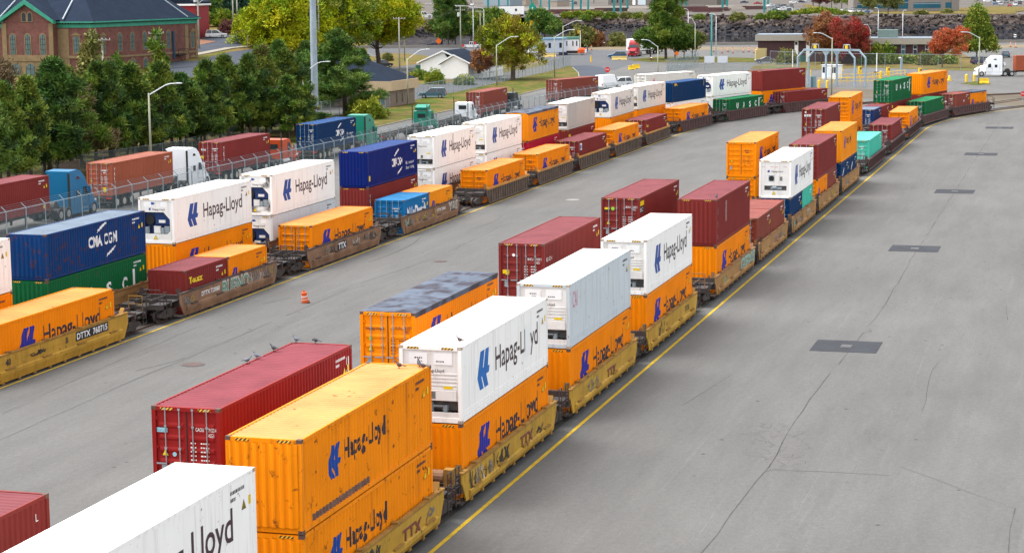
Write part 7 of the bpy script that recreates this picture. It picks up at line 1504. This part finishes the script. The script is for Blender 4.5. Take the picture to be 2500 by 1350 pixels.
    fence("chain-link fence with slatted end panel on the far junction", [G(*p) for p in ((1628, 180), (1705, 158))], 2.6, 2.0); fence("low fence along the far lane behind the white trailer", [G(*p) for p in ((1628, 180), (1720, 176), (1860, 172), (1945, 176))], 1.6, 5, False)
    fence("long fence with tall posts before the brown offices", [G(*p) for p in ((1880, 166), (1990, 172), (2160, 175), (2290, 177), (2400, 178))], 3.6, 4.5, False, veil_mat("thin_chain_link", (.32, .38, .40), .05))
    t = thing("timber_fence", "weathered board fence under the pines beside blue truck", "fence", G(145, 445), atan2(*(lambda d: (d.y, d.x))(G(197, 432) - G(145, 445)))); L = (G(197, 432) - G(145, 445)).length
    b = MB(); n = int(L / .16)
    for k in range(n): b.box(k * .16, k * .16 + .14, 0, .03, .05, 1.75 + .05 * ((k * 7) % 3))
    put("boards", b.mesh("boards"), [M("old_boards", (.11, .085, .065), .9, var=.3, scale=3)], t); put("rails", MB().box(0, L, .03, .08, .4, .5).box(0, L, .03, .08, 1.3, 1.4).mesh("rails"), [WOOD], t)
    # slatted panel at the junction fence
    # gantry: two portal frames
    GP_ = M("gantry_steel", (.26, .34, .39), .5, .1, var=.08); a = G(1947, 209.5); c = G(2086, 213.5); W_ = (c - a).length; yaw = atan2(c.y - a.y, c.x - a.x)
    t = thing("gate_gantry", "pale grey double portal gantry with yellow reader boxes", "gantry", a, yaw); hz = hgt(2075, 122, c)
    for dy, dx in ((0, 0), (1.6, 1.3)):
        cy, cx = dy, dx
        for x, d in ((0, 1), (W_, -1)):
            put("post", MB().box(cx + x - .13, cx + x + .13, cy - .13, cy + .13, 0, hz - 1.5).mesh("post"), [GP_], t)
            put("brace", MB().tube((cx + x, cy, hz - 1.55), (cx + x + d * 1.4, cy, hz - .15), .18, n=6).mesh("brace"), [GP_], t)
        put("post", MB().box(cx + W_ / 2 - .15, cx + W_ / 2 + .15, cy - .14, cy + .14, 0, hz - .3).mesh("post"), [GP_], t)
        put("beam", MB().box(cx + 1.2, cx + W_ - 1.2, cy - .2, cy + .2, hz - .35, hz).mesh("beam"), [GP_], t)
        put("knee", MB().ext([(cx + W_ / 2 - .75, hz - .36), (cx + W_ / 2 + .75, hz - .36), (cx + W_ / 2 + .2, hz - 1.1), (cx + W_ / 2 - .2, hz - 1.1)], cy - .12, cy + .12).mesh("knee"), [GP_], t)
    for x in (W_ * .27, W_ * .82):
        put("hoop", MB().path([(x - .75, .8, hz), (x - .6, .8, hz + .8), (x + .6, .8, hz + .8), (x + .75, .8, hz)], .07, n=6).mesh("hoop"), [GP_], t); put("reader_box", MB().cbox((x, .7, hz + .4), .45, .35, .62).mesh("reader_box"), [YPAINT], t)
    q = G(2024, 194); t = thing("gate_booth", "small white gate booth behind the gantry posts", "booth", q, yaw); put("walls", MB().box(-1.6, 1.6, 0, 2.2, 0, 2.6).mesh("walls"), [WHITE], t); put("roof", MB().box(-1.75, 1.75, -.15, 2.35, 2.6, 2.75).mesh("roof"), [LIGHTM], t)
    for x0, x1 in ((-1.45, -.7), (.55, .95), (1.05, 1.45)): put("window", MB().box(x0, x1, -.03, 0, 1.2, 2.3).mesh("window"), [GLASS], t)
    put("door", MB().box(-.35, .35, -.04, 0, 0, 2.1).mesh("door"), [LIGHTM], t)
    for i, (u, v0, v1, lab) in enumerate(((2099, 188, 163, "tall yellow twin card reader pedestal right of the gantry"), (2168, 188, 165, "yellow card reader pedestal between gantry and green container"), (2246, 184, 167, "yellow card reader just showing behind the far orange container"))):
        p = G(u, v0); h = hgt(u, v1, p); t = thing("card_reader", lab, "card reader", p, 0, "card reader pedestals"); put("pedestal", MB().box(-.1, .1, -.1, .1, 0, h - 1.2).mesh("pedestal"), [YPAINT], t)
        put("reader_head", MB().box(-.32, .3, -.25, .25, h - 1.4, h).mesh("reader_head"), [YPAINT], t); put("screen", MB().box(.02, .26, -.27, -.25, h - .6, h - .15).mesh("screen"), [SEAL], t)
    for i, (u, v0, v1, r, lab) in enumerate(((1999, 217, 196, .2, "yellow bollard nearest the gantry's foot, left of two"), (2019, 218, 197, .2, "yellow bollard nearest the gantry's foot, beside the lamp"), (2150, 194, 174, .22, "tall yellow bollard behind the lettered green container"), (2359, 202, 182, .26, "thick yellow bollard left of the white truck wheel"), (2378, 201, 182, .22, "yellow bollard under the white truck's nose"), (1979, 190, 171, .09, "slim yellow post behind the gantry"))):
        p = G(u, v0); h = hgt(u, v1, p); t = thing("bollard", lab, "bollard", p, 0, "yellow bollards"); put("post", MB().tube((0, 0, 0), (0, 0, h - r * .5), r, n=10).tube((0, 0, h - r * .5), (0, 0, h), r, r * .4, n=10).mesh("post"), [YPAINT], t); put("collar", MB().tube((0, 0, 0), (0, 0, .12), r * 1.4, n=10).mesh("collar"), [CONC], t)
    # yellow guard rails along the gate islands
    t = thing("guard_rail", "yellow guard railings along the gate island behind the gantry", "railing", (0, 0, 0), 0)
    for (u0, v0), (u1, v1) in (((2035, 205), (2150, 203)), ((2036, 197), (2145, 192)), ((2140, 192), (2210, 185)), ((1998, 206), (2030, 205))):
        p, q = G(u0, v0), G(u1, v1); b = MB(); n = 7
        for k in range(n + 1): x = p.lerp(q, k / n); b.tube(x, x + Vector((0, 0, 1.05)), .05, n=5)
        for z in (.45, 1.05): b.tube(p + Vector((0, 0, z)), q + Vector((0, 0, z)), .05, n=5)
        put("railing", b.mesh("railing"), [YPAINT], t)
    t = thing("gate_arm_cabinet", "grey control cabinets left of the gantry posts", "cabinet", G(1985, 214), 0); put("housing", MB().box(-.5, .5, -.3, .3, 0, 2.0).mesh("housing"), [M("slate_cabinet", (.16, .24, .27), .6)], t); put("door", MB().box(-.45, -.02, -.33, -.3, .1, 1.8).mesh("door"), [CARPT['slate']], t)
    t = thing("round_sign", "yellow octagonal warning sign right of the gate booth", "sign", G(2054, 190), 0); put("post", MB().tube((0, 0, 0), (0, 0, 1.2), .06, n=6).mesh("post"), [GALV], t); put("sign_plate", MB().tube((0, -.03, 1.5), (0, .03, 1.5), .42, n=8).mesh("sign_plate"), [YPAINT], t)
    for u, v0, v1, lab in ((1935, 170, 122, "slim white height post left of the gantry"), (2140, 186, 130, "slim white height post right of the gantry")):
        p = G(u, v0); t = thing("height_post", lab, "post", p, 0); put("post", MB().tube((0, 0, 0), (0, 0, hgt(u, v1, p)), .09, n=6).mesh("post"), [WHITE], t); put("base", MB().tube((0, 0, 0), (0, 0, .25), .25, n=8).mesh("base"), [CONC], t)
    t = thing("camera_post", "pale camera post by the long fence", "post", G(2200, 183), 0); put("post", MB().box(-.18, .18, -.18, .18, 0, 3.4).mesh("post"), [GP_], t); put("camera", MB().tube((-.55, 0, 3.3), (-.1, 0, 3.35), .13, n=8).mesh("camera"), [WHITE], t)
    t = thing("litter_bin", "grey litter bin with dark lid by the guard railings", "bin", G(2138, 191), 0); put("body", MB().tube((0, 0, 0), (0, 0, 1.0), .34, .38, n=10).mesh("body"), [GALV], t); put("lid", MB().tube((0, 0, 1.0), (0, 0, 1.2), .4, n=10).mesh("lid"), [SEAL], t)
    # jersey barriers, barrels, cones
    def barrier(lab, p, rz, L=3., mat=YPAINT):
        t = thing("jersey_barrier", lab, "barrier", p, rz, "yellow concrete barriers"); put("body", cached(('jb', L), lambda: MB().ext([(-.32, .02), (.32, .02), (.3, .14), (.14, .4), (.1, .92), (-.1, .92), (-.14, .4), (-.3, .14)], -L / 2, L / 2, 'x').mesh("body")), [mat], t); put("forklift_slot", cached('jbs', lambda: MB().box(-.3, .3, -.34, .34, .021, .11).mesh("forklift_slot")), [SEAL], t)
    barrier("yellow barrier with two slots near the stop sign, left piece", G(1543, 171), .35, 1.6); barrier("yellow barrier near the stop sign, right piece", G(1553, 168), .35, 1.6); PALEY = M("pale_yellow", (.62, .46, .16), .8, var=.1)
    barrier("faded yellow barrier before the light blue hatchback", G(1512, 147), 0, 3.6, PALEY); barrier("faded yellow barrier beside the blue site trailer", G(1342, 140), 0, 3.2, PALEY); barrier("bright yellow barrier on the island beside the far lamp", G(2401, 204), -.05, 1.9); barrier("bright yellow barrier behind the farthest orange container", G(2318, 198), 1.5, 1.6)
    ORG = M("barrel_orange", (.62, .085, .012), .55, var=.08); REFL = M("reflective_white", (.70, .62, .55), .5, var=.1)
    def barrel(lab, p, tilt=0, s=1.):
        t = thing("traffic_barrel", lab, "traffic barrel", p, 0, "orange traffic barrels"); t.scale = (s, s, s); t.rotation_euler = (tilt * .5, -tilt, .4)
        rs = [(0, .30), (.22, .29), (.24, .275), (.44, .265), (.46, .25), (.66, .24), (.68, .225), (.86, .22), (.92, .15)]
        b = MB(); b.loft([[(r * cos(2 * pi * k / 18), r * sin(2 * pi * k / 18), z) for k in range(18)] for z, r in rs]); put("body", b.mesh("body"), [ORG], t)
        for z0, z1, r in ((.27, .40, .275), (.50, .62, .256)): put("stripe", MB().tube((0, 0, z0), (0, 0, z1), r, r - .01, n=18, caps=False).mesh("stripe"), [REFL], t)
        put("base_ring", MB().tube((0, 0, -.01), (0, 0, .06), .36, n=18).mesh("base_ring"), [BLACK], t)
        put("handle", MB().box(-.1, .1, -.02, .02, .9, 1.02).mesh("handle"), [ORG], t)
    barrel("leaning orange and white traffic barrel alone between the trains", G(746, 739), .16, .76)
    for i, (u, v, lab) in enumerate(((1742, 128, "first orange channelizer by the turquoise pole"), (1763, 131, "slim orange channelizer, second from the turquoise pole"), (1777, 128, "orange channelizer with wide foot beyond the tall conifer"), (1789, 131, "striped orange channelizer in mid lane beyond the low fence"), (1815, 129, "striped channelizer left of the brown office"), (1828, 128, "wide-footed channelizer left of the brown office"), (1841, 131, "last channelizer before the brown office wall"), (1444, 124, "lone channelizer right of the standing worker"), (2467, 116, "orange channelizer at the far right by the water"), (2480, 117, "channelizer at the right edge by the water"))):
        t = thing("channelizer", lab, "traffic post", G(u, v), 0, "orange channelizers"); put("post", cached('chp', lambda: MB().tube((0, 0, .1), (0, 0, 1.5), .12, .09, n=8).mesh("post")), [ORG], t); put("stripe", cached('chs', lambda: MB().tube((0, 0, 1.0), (0, 0, 1.2), .125, n=8).tube((0, 0, .55), (0, 0, .75), .13, n=8).mesh("stripe")), [REFL], t); put("base", cached('chb', lambda: MB().box(-.35, .35, -.35, .35, 0, .1).mesh("base")), [BLACK], t)
    t = thing("delineator_post", "yellow delineator post in mid junction", "post", G(1443, 153), 0, "yellow bollards"); put("post", MB().tube((0, 0, 0), (0, 0, 1.5), .17, n=8).mesh("post"), [YPAINT], t); put("base", MB().tube((0, 0, 0), (0, 0, .1), .3, n=8).mesh("base"), [ORG], t)
    # signs
    SR = M("sign_red", (.55, .015, .02), .5, var=.03); SO = M("sign_orange", (.72, .14, .01), .5, var=.03); SG = M("sign_green", (.0, .27, .20), .5, var=.05)
    def sign(lab, p, h, r, n, mat, word=None, rot=0, name="road_sign", wm=INKW):
        t = thing(name, lab, "sign", p, -.1, "road signs"); put("post", MB().tube((0, 0, 0), (0, 0, h), .05, n=6).mesh("post"), [GALV], t); b = MB()
        b.face([(r * cos(rot + 2 * pi * k / n), -.06, h + r * .2 + r * sin(rot + 2 * pi * k / n)) for k in range(n)]); b.face([(r * cos(rot + 2 * pi * k / n), -.08, h + r * .2 + r * sin(rot + 2 * pi * k / n)) for k in range(n)]); put("sign_face", b.mesh("sign_face", fix=False), [mat], t)
        if word: put_geo("lettering", text_geo(word, .02), wm, t, -r * .7, h + r * .0, r * 1.4, r * .45, lambda a, zz, d: (a, -.09, zz), ('sg', word, lab))
    sign("red stop sign with its back post beside the white hatchback", G(1483, 196), 1.9, .55, 8, SR, 'STOP', pi / 8)
    sign("red stop sign at the right edge past the train's end", G(2497, 250), 1.2, .42, 8, SR, 'STOP', pi / 8)
    sign("orange diamond road sign in front of the navy suv", G(1071, 117), 1.7, .95, 4, SO); sign("orange-red diamond sign by the white pickup", G(1158, 119), 1.5, .6, 4, SR); sign("orange sign on the tree island", G(1652, 149), 1.6, .6, 4, SO)
    sign("small red and white board beside the junction poles", G(1131, 122), 1.0, .45, 4, SR, None, pi / 4)
    for u, v, w_, h_, lab, txt in ((1300, 78, 3.6, 8.2, "tall green direction sign with blue strip behind the ochre tree", ('1', 'HARBOUR')), (1315, 79, 2.9, 5.6, "second green direction sign overlapping the first", ('7',))):
        y = 560 if u < 1310 else 568; p = GD(u, v, y); x, z = p.x, p.z
        t = thing("direction_sign", lab, "sign", (x, y, 0), 0, "green direction signs"); put("post", MB().tube((-.6, .1, 0), (-.6, .1, z), .12, n=6).tube((.6, .1, 0), (.6, .1, z), .12, n=6).mesh("post"), [GALV], t)
        zt = GD(u, 14 if u < 1310 else 27, y).z; zb = GD(u, 50 if u < 1310 else 52, y).z; hw = 8 * y / F if u < 1310 else 7 * y / F
        put("panel", MB().box(-hw, hw, -.08, .08, zb, zt).mesh("panel"), [SG], t); put("crest", MB().box(-hw * .5, hw * .5, -.07, .07, zt + .01, zt + .6).mesh("crest"), [SG], t)
        put_geo("lettering", text_geo(txt[0]), INKW, t, -.1, zt - 1.1, .35, .6, lambda a, zz, d: (a, -.09, zz), ('ds', u)); b = MB(); b.box(-hw * .75, hw * .75, -.1, -.08, zb + .8, zb + 1.4); put("blue_strip", b.mesh("blue_strip"), [M("sign_blue", (.0, .06, .4), .5)], t)
        stencil(t, lambda a, zz, d: (a, -.09, zz), [(-hw * .7, zb + 2.0, hw * 1.3, .3)], INKW, ('dst', u))
    p = GD(1302, 57, 558); t = thing("detour_board", "yellow board under the green direction sign", "sign", (p.x, 558, 0), 0, "road signs"); put("panel", MB().box(-1, 1, -.06, .06, p.z - .7, p.z + .7).mesh("panel"), [YPAINT], t); put("post", MB().tube((0, .1, 0), (0, .1, p.z), .08, n=6).mesh("post"), [GALV], t)
    p = G(1417, 117); t = thing("traffic_signal", "yellow traffic signal on a white pole near the water", "traffic light", p, 0); put("pole", MB().tube((0, 0, 0), (0, 0, hgt(1417, 76, p)), .11, n=8).mesh("pole"), [WHITE], t); hh = hgt(1417, 76, p); sh_ = put("signal_head", MB().box(-.75, -.2, -.2, .2, hh - .8, hh + .1).mesh("signal_head"), [YPAINT], t)
    for k in range(3): put("lens", MB().tube((-.47, -.24, hh - .65 + k * .3), (-.47, -.2, hh - .65 + k * .3), .1, n=8).mesh("lens"), [SEAL], sh_)
    for u, lab in ((1732, "pale blank board below the turquoise pole"), (1764, "pale blank board right of the turquoise pole")):
        t = thing("blank_board", lab, "board", G(u, 156), 0, "pale boards"); put("panel", MB().box(-1.15, 1.15, -.06, .06, .2, 1.7).mesh("panel"), [M("pale_board", (.60, .63, .68), .6, var=.03)], t); put("feet", MB().box(-.9, -.8, -.3, .3, 0, .2).box(.8, .9, -.3, .3, 0, .2).mesh("feet"), [DARK], t)
    t = thing("fire_hydrant", "dark red fire hydrant on the tree island", "hydrant", G(1590, 150), 0); put("barrel", MB().tube((0, 0, 0), (0, 0, .75), .16, n=8).mesh("barrel"), [M("hydrant_red", (.18, .02, .02), .5)], t); put("cap", MB().tube((0, 0, .75), (0, 0, .95), .2, .08, n=8).mesh("cap"), [WHITE], t)
    t = thing("compressor_trailer", "orange towable compressor beside the standing worker", "machine", G(1421, 135), 0); put("housing", MB().loft([[(x, y * s, .5 + z * s) for y, z in ((-.7, 0), (-.7, .9), (-.4, 1.3), (.4, 1.3), (.7, .9), (.7, 0))] for x, s in ((-1.1, .8), (-.7, 1), (.7, 1), (1.1, .8))]).mesh("housing"), [ORG], t); put("tow_bar", MB().tube((1, 0, .5), (2.6, 0, .45), .06, n=6).mesh("tow_bar"), [DARK], t)
    for sg in (-1, 1): wheel(t, 0, sg * .75, .33, .2)
    put("white_panel", MB().box(.7, 1.15, -.75, -.7, .6, 1.5).mesh("white_panel"), [WHITE], t)

# ---------------------------------------------------------------- people and pigeons
def skin_body(name, verts, edges, mats):
    me = bpy.data.meshes.new(name); me.from_pydata([v[0] for v in verts], edges, []); o = bpy.data.objects.new(name, me); COL.objects.link(o)
    o.modifiers.new("s", 'SKIN'); o.modifiers.new("d", 'SUBSURF').levels = 1
    for i, v in enumerate(verts): me.skin_vertices[0].data[i].radius = (v[1], v[1] if len(v) < 3 else v[2])
    me.skin_vertices[0].data[0].use_root = True
    m2 = bpy.data.meshes.new_from_object(o.evaluated_get(bpy.context.evaluated_depsgraph_get())); bpy.data.objects.remove(o); bpy.data.meshes.remove(me); return m2
def person(label, loc, rz, coat, legs, vest=True):
    t = thing("person", label, "person", loc, rz, "people at work")
    V = [((0, 0, .95), .16, .12), ((0, 0, 1.2), .16, .11), ((0, 0, 1.42), .17, .11), ((0, 0, 1.52), .06), ((0, .01, 1.66), .10, .11), ((.18, 0, 1.40), .07), ((.26, -.02, 1.12), .05), ((.25, -.16, .92), .042), ((-.18, 0, 1.40), .07), ((-.26, -.02, 1.12), .05), ((-.25, -.14, .92), .042),
         ((.1, 0, .85), .10), ((.11, -.03, .48), .075), ((.11, 0, .08), .05), ((.12, -.16, .05), .045), ((-.1, 0, .85), .10), ((-.12, .04, .48), .075), ((-.12, .10, .08), .05), ((-.13, -.05, .05), .045), ((0, 0, 1.76), .075), ((.245, -.24, .86), .03), ((-.245, -.22, .86), .03)]
    E_ = [(0, 1), (1, 2), (2, 3), (3, 4), (4, 19), (2, 5), (5, 6), (6, 7), (7, 20), (2, 8), (8, 9), (9, 10), (10, 21), (0, 11), (11, 12), (12, 13), (13, 14), (0, 15), (15, 16), (16, 17), (17, 18)]
    me = cached('person', lambda: skin_body("body", V, E_, None)); me2 = me.copy()
    for m in (legs, coat, M("skin", (.42, .24, .17), .6), M("hard_hat", (.62, .30, .02), .4)): me2.materials.append(m)
    for p in me2.polygons:
        c = p.center; p.material_index = 3 if c.z > 1.72 else 2 if c.z > 1.53 or (c.z < .93 and abs(c.x) > .19 and c.z > .78) else 1 if c.z > .92 else 0
    o = bpy.data.objects.new("body", me2); COL.objects.link(o); o.parent = t
    return t
def pigeon(label, loc, rz, tone, peck=False):
    t = thing("pigeon", label, "pigeon", loc, rz, "pigeons perched on containers")
    def mk(pk):
        b = MB(); prof = [(-.17, .105, .012, .006), (-.11, .115, .035, .02), (-.05, .12, .062, .058), (.02, .125, .068, .072), (.07, .145, .058, .065), (.10, .185 if not pk else .15, .036, .036), (.118, .22 if not pk else .14, .028, .028), (.135, .245 if not pk else .12, .030, .030), (.16, .245 if not pk else .10, .022, .022), (.185, .235 if not pk else .08, .006, .006)]
        b.loft([[(x, wy * cos(2 * pi * k / 10), z + wz * sin(2 * pi * k / 10)) for k in range(10)] for x, z, wy, wz in prof])
        b.loft([[(-.15, -.03, .10), (-.15, .03, .10), (-.15, .03, .115), (-.15, -.03, .115)], [(-.27, -.045, .085), (-.27, .045, .085), (-.27, .045, .093), (-.27, -.045, .093)]])
        for y in (-.03, .03): b.tube((.01, y, .07), (.02, y, 0), .007, n=5); b.tube((-.01, y, .004), (.05, y, .004), .006, n=4)
        return b.mesh("body", smooth=True)
    put("body", cached(('pig', peck), lambda: mk(peck)), [tone], t); t.scale = (1.02, 1.02, 1.02)
    put("wings", cached('pigw', lambda: MB().loft([[(.06, s_ * .052, .15), (.06, s_ * .066, .13), (.06, s_ * .055, .11)] for s_ in (-1,)] + [[(-.19, -.02, .118), (-.19, -.028, .112), (-.19, -.022, .105)]]).loft([[(.06, .052, .15), (.06, .066, .13), (.06, .055, .11)], [(-.19, .02, .118), (-.19, .028, .112), (-.19, .022, .105)]]).mesh("wings")), [M("wing_grey", (.07, .075, .09), .6)], t)
def build_life():
    ORG = M("barrel_orange", 0); NAVY = M("work_navy", (.012, .018, .04), .9)
    person("worker in orange jacket left of the gantry", G(1940, 150), .3, ORG, NAVY); person("worker in orange jacket and dark trousers behind the gate booth", G(2041, 158), -.4, ORG, NAVY); person("dark-clothed person standing beside the orange compressor", G(1427, 127), .2, M("dark_coat", (.02, .02, .022), .9), M("dark_trousers", (.02, .02, .02), .9)); person("person in orange crouched near the site trailers", G(1434, 127), .9, M("grey_coat", (.10, .10, .11), .9), NAVY)
    A = [M("pigeon_grey", (.10, .11, .14), .6, var=.3, scale=12), M("pigeon_dark", (.035, .035, .045), .6, var=.3, scale=12), M("pigeon_brown", (.06, .035, .03), .6, var=.3, scale=12)]
    zt = .3 + 2.896 * 2 + .02; 
    for sp, npos, rz, a, pk, lab in ((12.5, -7.17, .2, 0, 0, "grey pigeon lowest along the red-maroon roof edge"), (13.4, -7.17, 2.6, 0, 0, "grey pigeon second along the red-maroon roof edge"), (15.0, -7.17, 2.7, 1, 0, "dark pigeon in the middle of the red-maroon roof edge"), (16.93, -7.05, 2.6, 0, 0, "pale grey pigeon at the red-maroon roof's far corner"), (16.93, -6.25, 2.6, 1, 1, "dark pigeon on the red-maroon roof's far end rail")):
        pigeon(lab, P(sp, npos, .3 + 2.591 + .02 + 2.896 - .008), rz, A[a], bool(pk))
    for u, v, rz, a, pk, lab in ((975, 899, 2.7, 2, 0, "brown pigeon alone on the orange roof"), (1023, 895, 1.8, 1, 0, "upright dark pigeon at the orange roof's corner"), (1034, 901, 2.7, 2, 1, "hunched brown pigeon at the orange roof's corner"), (1123, 837, 2.7, 2, 0, "brown pigeon on the white refrigerated container's near edge"), (1749, 484, 1.2, 1, 0, "dark bird on the scuffed maroon container's near corner")):
        p = G(u, v, zt - .03); pigeon(lab, p, rz, A[a], bool(pk))
    for u, v, lab in ((1790, 109.6, "first white gull on the water by the lane"), (1743, 109.6, "second white gull on the water near the turquoise pole"), (2450, 84, "white gull on the channel at far right"), (2478, 88, "white gull floating near the right edge"), (1475, 108, "white gull near the orange channelizer")):
        p = G(u, v, -2); t = thing("gull", lab, "gull", Vector((p.x, p.y, -2)), .2, "gulls on the water"); b = MB(); b.loft([[(x, w_ * cos(2 * pi * k / 8), .25 + w_ * sin(2 * pi * k / 8)) for k in range(8)] for x, w_ in ((-.6, .02), (-.3, .17), (.1, .26), (.4, .17), (.5, .1), (.62, .11), (.75, .02))]); put("body", b.mesh("body"), [WHITE], t)

build_ground()
build_trains()
build_trucks()
build_buildings()
build_trees()
build_furniture()
build_life()
for o in COL.objects:
    if 'akey' in o: del o['akey']
